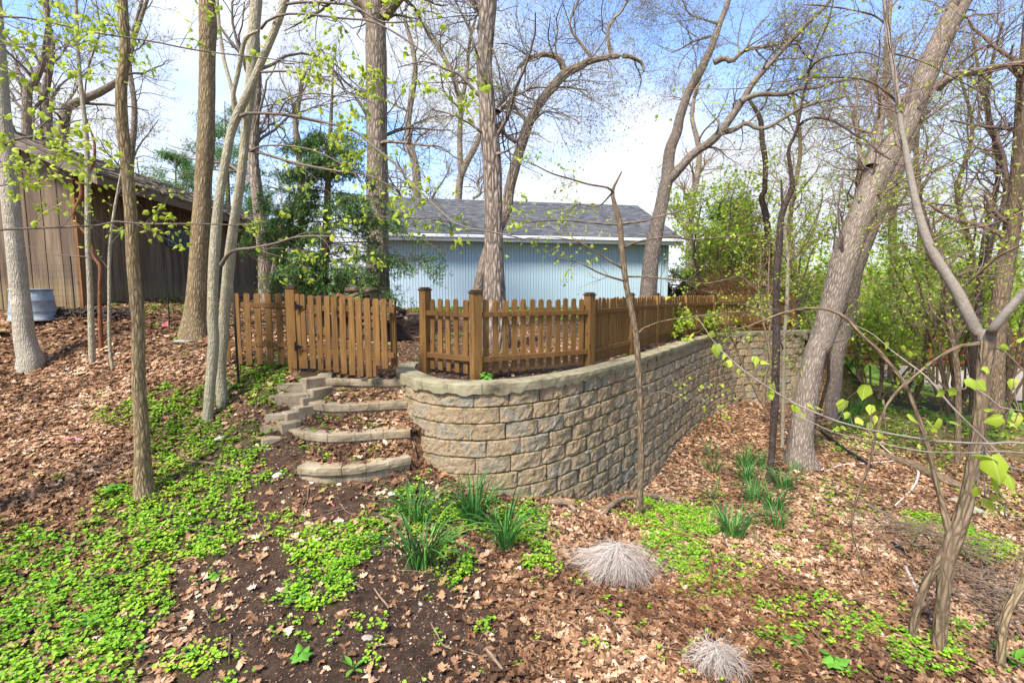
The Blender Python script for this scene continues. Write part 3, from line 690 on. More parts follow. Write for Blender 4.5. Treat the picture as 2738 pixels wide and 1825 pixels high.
# ------------------------------------------------------------------ stone steps
ss = empty('stone_steps', tuple(STW[0][1][20]), 'four curved concrete block steps climbing to the garden gate', 'steps')
for k, (z, L) in enumerate(STW):
    Sx = arclen(L); nb = [5, 5, 4, 3][k]; dep = .20 if k < 3 else .14
    root = None
    for layer in (0, 1):
        for j in range(nb):
            a, b_ = Sx[-1] * j / nb + .003, Sx[-1] * (j + 1) / nb - .003
            
            q = np.linspace(a, b_, 4); c_ = np.stack([np.interp(q, Sx, L[:, i]) for i in range(3)], 1)
            T = np.gradient(c_[:, :2], axis=0); T /= np.linalg.norm(T, axis=1, keepdims=True); N = np.stack([T[:, 1], -T[:, 0]], 1)
            h0, h1 = (0, -.095) if layer == 0 else (-.100, -.26)
            outs = 0 if layer == 0 else -.035
            wob = rng.normal(0, .004)
            V = []
            for (o_, zz) in [(outs - dep, h1), (outs - dep, h0), (outs - .01, h0 + wob), (outs, h0 - .012 + wob), (outs + .002, (h0 + h1) / 2), (outs - .004, h1)]:
                P = c_.copy(); P[:, :2] += N * (o_ + rng.normal(0, .002, (4, 1))); P[:, 2] = z + zz + rng.normal(0, .002, 4); V.append(P)
            V = np.stack(V, 1); m = 6; i = np.arange(4 * m).reshape(4, m)
            ir = np.concatenate([i, i[:, :1]], 1)
            F = np.stack([ir[:-1, :-1], ir[1:, :-1], ir[1:, 1:], ir[:-1, 1:]], -1).reshape(-1, 4); Vf = V.reshape(-1, 3)
            fc = [F[:, ::-1].copy(), np.array([i[0], i[-1, ::-1]])]
            if root is None: root = part('step', Vf, fc, M['step'], ss, False, {'wp': ('FLOAT_VECTOR', Vf)})
            else: part('block', Vf, fc, M['step'], root, False, {'wp': ('FLOAT_VECTOR', Vf)})
# short stepped wall at the left of the stairs
sw = empty('step_edging_wall', tuple(Wz(*src('G', 500, 860), -.3)), 'low mossy stepped block edging at the left of the steps', 'wall')
for (x, y, Yd, yaw, L_, D_, H_) in [(378, 388, 7.12, 5, .20, .15, .2), (335, 403, 7.0, 50, .34, .18, .2), (262, 425, 6.95, 10, .42, .2, .16), (352, 440, 6.93, 55, .34, .2, .25), (318, 470, 6.8, 55, .32, .2, .25), (280, 462, 6.75, 25, .24, .2, .26), (232, 462, 6.75, 5, .22, .2, .22),
                          (198, 466, 6.8, 10, .16, .15, .16), (302, 505, 6.65, 50, .3, .2, .22), (212, 530, 6.5, 12, .34, .2, .15), (262, 525, 6.52, 45, .26, .2, .22), (195, 575, 6.35, 12, .3, .18, .15), (245, 560, 6.38, 45, .26, .18, .24), (200, 615, 6.2, 30, .36, .15, .15), (186, 655, 6.08, 30, .2, .12, .12)]:
    p = W(588 + x * .746, 708 + y * .746, Yd)
    V, F = bevbox(L_, D_, H_, .010, .005, rng)
    Vw = xf(V, (p[0], p[1] + .02, p[2] - H_), math.radians(yaw))
    part('block', Vw, F, M['step'], sw, False, {'wp': ('FLOAT_VECTOR', Vw)})

# ------------------------------------------------------------------ picket fence and gate
def picket_mesh(h, w=.092, t=.018, top='round'):
    hw = w / 2; c = .022
    out = [(-hw, 0), (hw, 0), (hw, h - c * 1.25), (hw - c * .45, h - c * .45), (hw - c * 1.2, h), (-hw + c * 1.2, h), (-hw + c * .45, h - c * .45), (-hw, h - c * 1.25)]
    V = np.array([(x, -t / 2, z) for x, z in out] + [(x, t / 2, z) for x, z in out]); n = 8
    Qs = np.array([[(i + 1) % n, i, n + i, n + (i + 1) % n] for i in range(n)])
    return meshdata('picket', V, [Qs, np.array([list(range(n)), list(range(2 * n - 1, n - 1, -1))])], M['wood'])
PK = {}
def picket(parent, p, yaw, h, w=.092):
    key = (round(h, 2), round(w, 3))
    if key not in PK: PK[key] = picket_mesh(h, w)
    return obj('picket', PK[key], parent, rel(parent, p), (rng.normal(0, .006), rng.normal(0, .008), yaw))
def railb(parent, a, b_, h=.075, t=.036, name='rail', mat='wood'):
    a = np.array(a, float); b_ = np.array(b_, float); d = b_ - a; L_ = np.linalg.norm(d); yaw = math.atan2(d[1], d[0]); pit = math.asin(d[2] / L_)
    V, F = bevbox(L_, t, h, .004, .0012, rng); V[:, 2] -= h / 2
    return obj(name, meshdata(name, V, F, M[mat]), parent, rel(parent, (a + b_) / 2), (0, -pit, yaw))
def post(parent, x, y, z0, z1, yaw, w=.115):
    V, F = bevbox(w, w, z1 - z0 - .05, .006, .0012, rng); o = obj('post', meshdata('post', V, F, M['wood']), parent, rel(parent, (x, y, z0)), (0, 0, yaw))
    V, F = bevbox(w * 1.18, w * 1.18, .025, .005); V2, F2 = bevbox(w * 1.02, w * 1.02, .028, .012); V2[:, 2] += .024
    V2[V2[:, 2] > .04, :2] *= .72
    a = Acc(); a.add(V, F); a.add(V2, F2); o2 = obj('post_cap', meshdata('post_cap', np.concatenate(a.V), a.faces(), M['cap']), o, (0, 0, z1 - z0 - .052))
    return o
pf = empty('picket_fence', (-.5, 6.65, -.05), 'long brown picket fence standing behind the curved wall coping', 'fence')
# posts along the wall
PP = [Wz(1140, 988, -.02), Wz(1273, 1007, -.02), Wz(1574, 977, -.02)]
PP += [np.array([2.22, 9.15, 0]), np.array([3.22, 10.9, 0]), np.array([4.44, 12.5, 0]), np.array([5.69, 13.8, 0]), np.array([7.3, 14.9, 0]), np.array([8.9, 15.4, 0])]
PH = [1.24, 1.20, 1.165, 1.16, 1.16, 1.16, 1.16, 1.16, 1.15]
NPK = [5, 12, 14, 14, 14, 13, 13, 14, 14]
for k, (p, h) in enumerate(zip(PP, PH)):
    q = PP[min(k + 1, len(PP) - 1)] - PP[max(k - 1, 0)] if k != 1 else PP[2] - PP[1]
    post(pf, p[0], p[1], -.12, h - .0, math.atan2(q[1], q[0]), .135 if k < 3 else .12)
for k in range(len(PP) - 1):
    a, b_ = PP[k], PP[k + 1]; d = b_ - a; L_ = np.hypot(d[0], d[1]); u = d / L_; nrm = np.array([u[1], -u[0], 0]); yaw = math.atan2(u[1], u[0])
    zlo = .235 if k else .245
    for z in (.865, zlo):
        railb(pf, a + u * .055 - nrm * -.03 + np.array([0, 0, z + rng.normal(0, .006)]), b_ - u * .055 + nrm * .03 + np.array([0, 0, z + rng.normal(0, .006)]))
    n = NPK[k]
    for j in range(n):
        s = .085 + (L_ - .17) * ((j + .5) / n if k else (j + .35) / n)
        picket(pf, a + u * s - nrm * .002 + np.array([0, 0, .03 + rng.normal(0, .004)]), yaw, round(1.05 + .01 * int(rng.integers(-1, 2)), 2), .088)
# gate post and fence running left
gp = W(788, 980, 7.3)
lf = empty('picket_fence', (gp[0] - .5, gp[1], gp[2]), 'short brown picket fence panel running left from the gate hinge post', 'fence')
post(lf, gp[0], gp[1], gp[2] - .1, 1.27, 0, .135)
fl = [(88, 0), (158, 0), (233, 0), (308, 0), (383, 0), (449, 0)]
for x, _ in fl:
    t = W(*src('G', x, 166), 7.4); picket(lf, (t[0], 7.37, t[2] - 1.08), math.radians(-3), 1.08, .094)
for xs in (10, -62):
    t = W(*src('G', xs, 168), 7.45); picket(lf, (t[0], 7.4, t[2] - 1.02), math.radians(-3), 1.02, .094)
t0, t1 = W(*src('G', -75, 246), 7.42), W(*src('G', 462, 252), 7.34); railb(lf, t0, t1)
t0, t1 = W(*src('G', -75, 515), 7.42), W(*src('G', 462, 526), 7.34); railb(lf, t0, t1)
# the gate, sagging a little towards the steps
gt = empty('garden_gate', tuple(W(803, 985, 7.25)), 'brown picket gate with black strap hinges above the steps', 'gate')
gx0 = [(518, 168, 690, .07), (548, 172, 690, .075), (602, 180, 692, .095), (656, 182, 702, .085), (710, 184, 708, .09), (765, 187, 717, .092), (820, 190, 727, .095), (879, 192, 737, .095), (935, 194, 745, .095), (997, 200, 752, .098), (1059, 204, 672, .095), (1112, 206, 690, .09)]
for i, (x, ty, by, w_) in enumerate(gx0):
    Yd = 7.27 - .45 * max(0, (x - 500)) / 600
    T_, B_ = W(*src('G', x, ty), Yd), W(*src('G', x, by), Yd)
    picket(gt, (T_[0], Yd, B_[2]), math.radians(-12), round(T_[2] - B_[2], 2), w_)
for i, (x, ty, by, w_) in enumerate([(1165, 207, 690, .05), (1186, 209, 682, .035), (1040, 640, 752, .07)]):
    Yd = 6.86; T_, B_ = W(*src('G', x, ty), Yd), W(*src('G', x, by), Yd)
    picket(gt, (T_[0], Yd + .04, B_[2]), math.radians(-12 if i != 1 else 60), round(T_[2] - B_[2], 2), w_)
def gline(x0, y0, x1, y1, name='rail', off=.04, h=.08):
    Y0 = 7.27 - .45 * (x0 - 500) / 600 + off; Y1 = 7.27 - .45 * (x1 - 500) / 600 + off
    railb(gt, W(*src('G', x0, y0), Y0), W(*src('G', x1, y1), Y1), h, .035, name)
gline(505, 265, 1190, 285); gline(505, 560, 1190, 600); gline(610, 350, 1060, 420, 'rail', .04) if False else None
gline(590, 300, 800, 560, 'brace'); gline(830, 560, 1080, 350, 'brace')
for (x, y) in ((505, 258), (503, 540)):
    p = W(*src('G', x, y), 7.2); a = Acc(); s_ = .0021 * 1.0
    pts = [(-12, -34), (0, -34), (0, -14), (22, -10), (56, 2), (0, 20), (0, 28), (-12, 28)]
    P2 = np.array([(px_ * .00215, 0, -py_ * .00215) for px_, py_ in pts]); n = 8
    V = np.vstack([P2, P2 + [0, .008, 0]]); F = [np.array([list(range(n))]), np.array([list(range(2 * n - 1, n - 1, -1))]), np.array([[(i + 1) % n, i, n + i, n + (i + 1) % n] for i in range(n)])]
    obj('hinge', meshdata('hinge', V, F, M['iron']), gt, rel(gt, (p[0], 7.19, p[2])), (0, 0, math.radians(-6)))

# ------------------------------------------------------------------ blue garage
GL, GR = W(1000, 815, 17.5), W(1781, 816, 19.5)
gd = np.array([GR[0] - GL[0], GR[1] - GL[1]]); gLn = np.hypot(*gd); gd /= gLn; gn = np.array([gd[1], -gd[0]]); gyaw = math.atan2(gd[1], gd[0])
ga = empty('garage', (GL[0], GL[1], .62), 'pale blue garage with vertical siding, white eaves and grey shingle roof', 'garage')
def gpos(s, o, z): return np.array([GL[0] + gd[0] * s + gn[0] * o, GL[1] + gd[1] * s + gn[1] * o, z])
zb, ze = .30, 3.02
def gbox(name, s0, s1, o0, o1, z0, z1, mat, par=None, bev=.006):
    V, F = bevbox(s1 - s0, o1 - o0, z1 - z0, bev, 0); V[:, 1] *= -1; V[:, 0] += (s0 + s1) / 2; V[:, 1] = V[:, 1] - 0
    P = gpos(0, 0, 0); w = np.stack([P[0] + gd[0] * V[:, 0] + gn[0] * (V[:, 1] + (o0 + o1) / 2), P[1] + gd[1] * V[:, 0] + gn[1] * (V[:, 1] + (o0 + o1) / 2), V[:, 2] + z0], 1)
    return part(name, w, [f[:, ::-1].copy() for f in F], mat, par or ga)
wl = gbox('wall', .02, gLn - .02, -7.0, -.03, zb, ze, M['bluedark'])
bw = .1065; nbd = int(gLn / bw)
sbm = None
for j in range(nbd):
    V, F = bevbox(bw - (.011 if j % 2 else .016), .022, ze - zb - .01, .003)
    key = j % 2
    if j < 2: PK[('sb', key)] = meshdata('siding_board', V, F, M['blue'])
    obj('siding_board', PK[('sb', key)], wl, rel(wl, gpos((j + .5) * bw, -.012 + rng.normal(0, .0008), zb)), (0, 0, gyaw))
for (s0, s1) in ((-.03, .08), (gLn - .09, gLn + .03)): gbox('corner_trim', s0, s1, -.03, .035, zb, ze, M['blue'], None, .003)
gbox('corner_trim', gLn - .34, gLn - .28, .0, .05, zb, ze, M['blue'], None, .01)
gbox('horizontal_seam', .1, gLn - .1, .0, .004, ze - .53, ze - .52, M['blue'], None, .0015)
gbox('fascia', -.35, gLn + .40, .40, .44, ze - .02, ze + .17, M['white']); gbox('soffit', -.35, gLn + .40, -.03, .40, ze - .0, ze + .02, M['white'])
gu = gbox('gutter', -.37, gLn + .42, .445, .545, ze + .09, ze + .20, M['white'], None, .02)
# roof: courses of shingle tabs
RR0, RR1 = .52, -3.9; rise = 2.05; nco = 30
acc = Acc()
for k in range(nco):
    f0, f1 = k / nco, (k + 1.12) / nco; o0, o1 = RR0 + (RR1 - RR0) * f0, RR0 + (RR1 - RR0) * f1
    z0_, z1_ = ze + .17 + rise * f0 + .028, ze + .17 + rise * f1 + .012
    s = -.38 - rng.uniform(0, .2)
    while s < gLn + .42:
        w_ = float(rng.uniform(.13, .33)); a, b_ = max(s, -.38), min(s + w_, gLn + .43)
        if b_ > a + .02:
            h = rng.uniform(-.006, .008)
            V = np.array([gpos(a, o0, z0_ + h), gpos(b_ - .006, o0, z0_ + h), gpos(b_ - .006, o1, z1_), gpos(a, o1, z1_), gpos(a, o0, z0_ - .022), gpos(b_ - .006, o0, z0_ - .022)])
            acc.add(V, [np.array([[0, 1, 2, 3], [4, 5, 1, 0]])], rnd=np.full(6, float(np.clip(rng.normal(.5, .26), 0, 1))))
        s += w_
o = acc.build('shingles', M['shingle'], ga); o['kind'] = 'stuff'
V = np.array([gpos(s, o_, z) for s in (-.36, gLn + .40) for o_, z in ((RR0 - .02, ze + .15), (RR0 - .02, ze + .185), (RR1, ze + .17 + rise), (-8.4, ze + .15), (-8.3, ze + .1))])
F5 = [np.array([[0, 1, 6, 5], [1, 2, 7, 6], [2, 3, 8, 7], [3, 4, 9, 8], [4, 0, 5, 9]]), np.array([[4, 3, 2, 1, 0], [5, 6, 7, 8, 9]])]
part('roof', V, F5, m_simple('roof_deck', (.06, .065, .075), .9), ga)
gbt = Acc()
gV = np.array([gpos(gLn - .02, -.03, ze), gpos(gLn - .02, -7.0, ze), gpos(gLn - .02, RR1 + .1, ze + rise), gpos(.02, -.03, ze), gpos(.02, -7.0, ze), gpos(.02, RR1 + .1, ze + rise)])
part('gable', gV, np.array([[0, 1, 2], [5, 4, 3]]), M['blue'], ga)

# ------------------------------------------------------------------ brown shed at the left
SA, SB = W(222, 826, 9.9), W(775, 803, 20.8)     # foot of the side wall, near and far corner
sd = np.array([SB[0] - SA[0], SB[1] - SA[1]]); sL = np.hypot(*sd); sd /= sL; sn = np.array([sd[1], -sd[0]])   # outward: to the right
sh = empty('shed', (SA[0], SA[1], .8), 'weathered brown board shed with a low shake roof', 'shed')
def sp_(s, o, z): return np.array([SA[0] + sd[0] * s + sn[0] * o, SA[1] + sd[1] * s + sn[1] * o, z])
szb, sze = .55, 3.46
def sbox(name, s0, s1, o0, o1, z0, z1, mat, par=None, bev=.004):
    V, F = bevbox(s1 - s0, o1 - o0, z1 - z0, bev, 0); a = V[:, 0] + (s0 + s1) / 2; b_ = V[:, 1] + (o0 + o1) / 2
    w = np.stack([SA[0] + sd[0] * a + sn[0] * b_, SA[1] + sd[1] * a + sn[1] * b_, V[:, 2] + z0], 1)
    return part(name, w, [f[:, ::-1].copy() for f in F], mat, par or sh, False, {'wp': ('FLOAT_VECTOR', w)})
swl = sbox('wall', .03, sL - .03, -4.0, -.03, szb, sze - .02, M['shed'])
s = 0.0
WIN = (2.85, 4.5, 2.36, 2.86)
while s < sL - .05:
    w_ = .30; e_ = min(s + w_, sL)
    for (za, zc) in ([(szb, WIN[2]), (WIN[3], sze)] if WIN[0] - .2 < (s + e_) / 2 < WIN[1] + .1 else [(szb, sze)]):
        sbox('siding_board', s + .006, e_ - .006, -.028, rng.uniform(-.006, .003), za, zc, M['shed'], swl)
    s += w_
# front (gable) wall boards
s = .0
gable_run = 1.35
while s < 3.9:
    w_ = .30; zt = 3.40 + .98 * (min(s + .15, gable_run) + .75) / (gable_run + .75) - max(0, s + .15 - gable_run) * .45
    V, F = bevbox(w_ - .012, .028, zt - szb, .004, 0); a = V[:, 1] - .018 + rng.uniform(-.002, .002); b_ = -(V[:, 0] + s + w_ / 2) + .02
    V[V[:, 2] > 1, 2] += 0
    w = np.stack([SA[0] + sd[0] * a + sn[0] * b_, SA[1] + sd[1] * a + sn[1] * b_, V[:, 2] + szb], 1)
    part('siding_board', w, F, M['shed'], swl, False, {'wp': ('FLOAT_VECTOR', w)})
    s += w_
w = np.array([sp_(-.045, -.02, szb), sp_(-.045, .05, szb), sp_(.07, .05, szb), sp_(.07, -.02, szb)]); w2 = w + [0, 0, sze - szb]
V = np.vstack([w, w2]); part('corner_trim', V, BOXF, M['vine'] if False else m_wood('orange_corner_board', (.22, .105, .035), (.07, .035, .02)), sh)
wf = sbox('window', WIN[0], WIN[1], -.02, .03, WIN[2], WIN[3], M['winframe'])
sbox('pane', WIN[0] + .06, (WIN[0] + WIN[1]) / 2 - .02, .022, .034, WIN[2] + .05, WIN[3] - .05, M['glass'], wf, .002); sbox('pane', (WIN[0] + WIN[1]) / 2 + .02, WIN[1] - .06, .022, .034, WIN[2] + .05, WIN[3] - .05, M['glass'], wf, .002)
# roof: eave at o=+.55, ridge at o=-gable_run
eo, ro = .75, -gable_run; zE, zR = 3.43, 4.41; fo = -.35   # front overhang
def rp_(s, f, dz=0): return sp_(s, eo + (ro - eo) * f, zE + (zR - zE) * f + dz)
def rp2(s, f, dz=0): return sp_(s, ro + (-4.7 - ro) * f, zR + (2.85 - zR) * f + dz)
rf = part('roof', np.array([rp_(fo, 0, -.06), rp_(sL + .4, 0, -.06), rp_(sL + .4, 1, -.06), rp_(fo, 1, -.06), rp_(fo, 0, 0), rp_(sL + .4, 0, 0), rp_(sL + .4, 1, 0), rp_(fo, 1, 0)]), BOXF, M['rake'], sh)
part('roof', np.array([rp2(fo, 0, -.06), rp2(sL + .4, 0, -.06), rp2(sL + .4, 1, -.06), rp2(fo, 1, -.06), rp2(fo, 0, 0), rp2(sL + .4, 0, 0), rp2(sL + .4, 1, 0), rp2(fo, 1, 0)]), BOXF[:, ::-1].copy(), M['rake'], sh)
part('fascia', np.array([rp_(fo, -.01, -.20), rp_(sL + .4, -.01, -.20), rp_(sL + .4, .01, -.20), rp_(fo, .01, -.20), rp_(fo, -.01, 0), rp_(sL + .4, -.01, 0), rp_(sL + .4, .01, 0), rp_(fo, .01, 0)]), BOXF, M['shed'], sh, False, {'wp': ('FLOAT_VECTOR', np.tile([0, 0, 3.], (8, 1)))})
for (f_, nm, z0, z1, ds) in ((0, 'rake_board', -.21, -.03, -.03), (0, 'rake_trim', -.03, .05, -.05)):
    part(nm, np.array([rp_(fo + ds, 0, z0), rp_(fo + ds, 1, z0), rp_(fo + ds + .03, 1, z0), rp_(fo + ds + .03, 0, z0), rp_(fo + ds, 0, z1), rp_(fo + ds, 1, z1), rp_(fo + ds + .03, 1, z1), rp_(fo + ds + .03, 0, z1)]), BOXF[:, ::-1].copy(), M['rake'], sh)
    part(nm, np.array([rp2(fo + ds, 0, z0), rp2(fo + ds, 1, z0), rp2(fo + ds + .03, 1, z0), rp2(fo + ds + .03, 0, z0), rp2(fo + ds, 0, z1), rp2(fo + ds, 1, z1), rp2(fo + ds + .03, 1, z1), rp2(fo + ds + .03, 0, z1)]), BOXF, M['rake'], sh)
sk = []; nr = 9
for k in range(nr):
    s = fo - .06
    while s < sL + .4:
        w_ = float(rng.uniform(.16, .34)); sk.append((s, s + w_, k / nr, min(1.02, (k + 1.25) / nr), float(rng.uniform(.022, .05)))); s += w_
sk.sort(key=lambda q: q[0]); acc = Acc()
for k, (s0, s1, f0, f1, th) in enumerate(sk):
    dz = .012 + rng.uniform(0, .02); f0 = f0 + rng.uniform(-.02, .02) - (.03 if f0 == 0 else 0)
    V = np.array([rp_(s0, f0, dz - .01), rp_(s1 - .012, f0, dz - .01), rp_(s1 - .012, f1, .0), rp_(s0, f1, .0), rp_(s0, f0, dz + th), rp_(s1 - .012, f0, dz + th), rp_(s1 - .012, f1, .02), rp_(s0, f1, .02)])
    if k < 290: part('shake', V, BOXF, M['shake'], rf)
    else: acc.add(V, BOXF)
o = acc.build('shakes', M['shake'], rf); o['kind'] = 'stuff'
# ------------------------------------------------------------------ leaf shapes
def fan(out, z=None):
    out = np.array(out, float); c = out.mean(0); n = len(out)
    V = np.zeros((n + 1, 3)); V[0, :2] = c; V[1:, :2] = out
    F = np.array([[0, 1 + i, 1 + (i + 1) % n] for i in range(n)]); return V, F
def lobed(seed, lobes=3, curl=.35):
    r = np.random.default_rng(seed); pts = [(0.0, 0.0)]
    R_ = []
    for i in range(lobes):
        y = .15 + .7 * (i + .3) / lobes; w = [.18, .34, .30, .20][min(i, 3)] * r.uniform(.8, 1.2)
        R_ += [(w, y + .06), (w * .42, y + .17)]
    L_ = [(-x * r.uniform(.8, 1.2), y) for x, y in reversed(R_)]
    out = pts + R_ + [(0, 1.0)] + L_; V, F = fan(out)
    k1, k2 = r.uniform(-curl, curl) * 3, r.uniform(.4, 1.3) * curl * 4.5 * (1 if r.random() < .6 else -1)
    V[:, 2] = k1 * (V[:, 1] - .5) ** 2 + k2 * V[:, 0] ** 2 + r.normal(0, .035, len(V)); V[:, :2] -= [0, .45]; return V, F
def roundleaf(seed, n=7):
    r = np.random.default_rng(seed); a = np.linspace(-.42 * math.pi * 1, 1.42 * math.pi, n) 
    out = [(0, .12)] + [(math.cos(t) * .5 * r.uniform(.9, 1.1), .5 + math.sin(t) * .5 * r.uniform(.9, 1.1)) for t in np.linspace(-math.pi * .42, math.pi * 1.42, n)]
    V, F = fan(out); V[1:, 2] = .10 + r.normal(0, .03, len(V) - 1); V[0, 2] = 0; return V, F
def heartleaf(seed, droop=.35):
    r = np.random.default_rng(seed)
    half = [(0, .0), (.24, -.06), (.44, .14), (.46, .40), (.32, .68), (.13, .88), (0, 1.02)]
    V = [(0, 0, 0), (0, .35, -.02), (0, .7, -.05)]; mid = [0, 1, 2]
    ys = [p[1] for p in half]
    fo_ = r.uniform(-.85, -.35); half = [(x * (1.08 if i_ % 2 else .94), y) for i_, (x, y) in enumerate(half)]
    R_ = [(x * .9, y, fo_ * x) for x, y in half[1:-1]]; L_ = [(-x * .9, y, fo_ * x) for x, y in half[1:-1]]
    V = np.array(V + R_ + L_ + [(0, 1.02, -.1)]); n = 5; t = 3 + 2 * n
    F = []
    for s in (0, 1):
        o = 3 + s * n; tri = [(0, o, o + 1), (0, o + 1, 1), (1, o + 1, o + 2), (1, o + 2, 2), (2, o + 2, o + 3), (2, o + 3, o + 4), (2, o + 4, t)]
        F += [(a, b, c) if s == 0 else (a, c, b) for a, b, c in tri]
    V[:, 2] -= droop * V[:, 1] ** 2; V[:, 2] += r.normal(0, .02, len(V)); return V, np.array(F)
LIT = [lobed(s, 3 if s % 2 else 4, .30) for s in range(10)]
CLO = [roundleaf(s) for s in range(3)]
HRT = [heartleaf(s, .1 + .12 * s) for s in range(5)]
TINY = (np.array([(0, 0, 0), (.32, .5, .06), (0, 1, -.1), (-.32, .5, .06)], float), np.array([[0, 1, 2], [0, 2, 3]]))
NEED = (np.array([(0, 0, 0), (.10, .45, .0), (0, 1, 0), (-.10, .45, 0)], float), np.array([[0, 1, 2], [0, 2, 3]]))

def leaves_on(P, per, size, jit=.35, droop=.45, lo=.3, smin=.6, g=None):
    """positions and frames for leaves along twigs P (N,n,3)"""
    g = g or rng; N, n, _ = P.shape; t = g.uniform(lo, 1, (N, per)); f = t * (n - 1); i = np.minimum(f.astype(int), n - 2); w = (f - i)[..., None]; ar = np.arange(N)[:, None]
    p = (P[ar, i] * (1 - w) + P[ar, i + 1] * w).reshape(-1, 3); d = (P[ar, i + 1] - P[ar, i]).reshape(-1, 3); d /= np.linalg.norm(d, axis=1, keepdims=True) + 1e-9
    a = d * .6 + g.normal(0, 1, d.shape) * .6; a[:, 2] -= droop; nr = g.normal(0, .45, d.shape); nr[:, 2] += .9
    p = p + g.normal(0, jit * size * .3, p.shape)
    return p, a, nr, size * g.uniform(smin, 1.25, len(p))

# ------------------------------------------------------------------ trees
class Tree:
    def __init__(s, name, label, cat='tree', base=(0, 0, 0), group=None, bark='bark_mid', twig='twig'):
        s.root = empty(name, base, label, cat, group); s.bark = M[bark]; s.twig = M[twig]; s.P = {}; s.g = np.random.default_rng(len(bpy.data.objects) + 5); s.L = []
    def trunk(s, rows, n=40, sides=20, disp=.12, name='trunk', flare=0):
        C_ = catmull(rows, n); P, R = C_[None, :, :3], C_[None, :, 3].copy()
        if flare: R[0] *= 1 + flare * np.exp(-np.arange(n) * 60. / n / 6)
        V, Q, bk = tubes(P, R, sides, disp, 9, seed=int(s.g.integers(99)))
        if flare:   # root buttresses
            k = np.exp(-np.repeat(np.arange(n), sides) * 60. / n / 4); th = np.tile(np.linspace(0, 2 * np.pi, sides, endpoint=False), n); ph = s.g.uniform(0, 6)
            c = np.repeat(C_[:, :3], sides, 0); V = c + (V - c) * (1 + flare * .5 * k * np.maximum(0, np.cos(3 * th + ph)))[:, None]
        part(name, V, Q, s.bark, s.root, True, {'bk': ('FLOAT_VECTOR', bk)}); s.P[name] = (P, R); return P, R
    def path(s, reg, pts, Y0, Y1=None, extra=0):
        """pts: (x, y, width) in the zoom frame; depth runs Y0 -> Y1"""
        Y1 = Y0 if Y1 is None else Y1; out = []
        yy = np.linspace(Y0, Y1, len(pts))
        for p, Yd in zip(pts, yy):
            rg, p = (p[0], p[1:]) if isinstance(p[0], str) else (reg, p)
            sx, sy = src(rg, p[0], p[1]); w = W(sx, sy, Yd); dep = proj(w)[2]
            out.append([*w, max(.0015, p[2] * REG[rg][2] / FPX * dep / 2 * .97 * Yd / math.hypot(w[0], Yd))])
        return np.array(out)
    def twigs(s, P, R, levels, name='twigs', sides=(5, 4, 3, 3), mat=None):
        """levels: list of dict for spawn; returns the last level"""
        a = Acc(); lv = []
        for k, kw in enumerate(levels):
            kw = dict(kw); P, R = spawn(P, R, g=s.g, **kw); R = np.maximum(R, .00012 * proj(P)[2]); V, Q, bk = tubes(P, R, sides[min(k + (4 - len(levels)) if len(levels) < 4 else k, 3)]); a.add(V, Q, bk=bk); lv.append((P, R))
        o = a.build(name, mat or s.twig, s.root, True); o['kind'] = 'stuff'; s.lv = lv; return lv
    def leaves(s, P, per, size, mat, tmpl=None, name='leaves', single=0, single_mat=None, **kw):
        tmpl = tmpl or HRT; p, a, nr, sz = leaves_on(P, per, size, g=s.g, **kw); s.put_leaves(p, a, nr, sz, mat, tmpl, name, single, single_mat)
    def put_leaves(s, p, a, nr, sz, mat, tmpl, name='leaves', single=0, single_mat=None):
        if single:
            px, py, dp = proj(p); ok = (px > 0) & (px < 2738) & (py > 0) & (py < 1825); order = np.argsort(np.where(ok, dp / sz, 1e9))[:single]; X, Yv, Z = frames(a, nr)
            for i in order:
                k = int(s.g.integers(len(tmpl))); key = ('leaf', id(single_mat), k)
                if key not in PK: PK[key] = meshdata('leaf', tmpl[k][0], tmpl[k][1], single_mat, True)
                o = bpy.data.objects.new('leaf', PK[key]); COL.objects.link(o); o.parent = s.root
                mt = Matrix(((X[i, 0], Yv[i, 0], Z[i, 0], 0), (X[i, 1], Yv[i, 1], Z[i, 1], 0), (X[i, 2], Yv[i, 2], Z[i, 2], 0), (0, 0, 0, 1)))
                o.matrix_local = Matrix.Translation(rel(s.root, p[i])) @ mt @ Matrix.Scale(float(sz[i]), 4)
            k = np.ones(len(p), bool); k[order] = False; p, a, nr, sz = p[k], a[k], nr[k], sz[k]
        if len(p) == 0: return
        acc = Acc(); w = s.g.integers(len(tmpl), size=len(p))
        for k, (tv, tf) in enumerate(tmpl): inst(acc, tv, tf, p[w == k], a[w == k], nr[w == k], sz[w == k])
        o = acc.build(name, mat, s.root, False); o['kind'] = 'stuff'
def limbs(T, specs, sides=8, n=16, name='limb', disp=.06, mat=None):
    """each limb a part; returns their paths stacked"""
    Ps, Rs = [], []
    for rows in specs:
        C_ = catmull(rows, n); P, R = C_[None, :, :3], C_[None, :, 3]; V, Q, bk = tubes(P, R, sides, disp, 9, seed=3)
        part(name, V, Q, mat or T.bark, T.root, True, {'bk': ('FLOAT_VECTOR', bk)}); Ps.append(P); Rs.append(R)
    return np.concatenate(Ps), np.concatenate(Rs)
def base_of(reg, x, y, **k): return GH(reg, x, y, **k)
def rooted(rows, dz=.12):
    """push the first row of a trunk down to the ground under it"""
    r = np.array(rows); g = gz(r[0, 0], r[0, 1]); b_ = r[0].copy(); d = r[0, :3] - r[1, :3]
    if r[0, 2] > g - dz: b_[:3] = r[0, :3] + d / max(1e-3, -d[2]) * (r[0, 2] - g + dz) if d[2] < -.05 else [r[0, 0], r[0, 1], g - dz]; r = np.vstack([b_, r])
    return r
A_ = 'A'
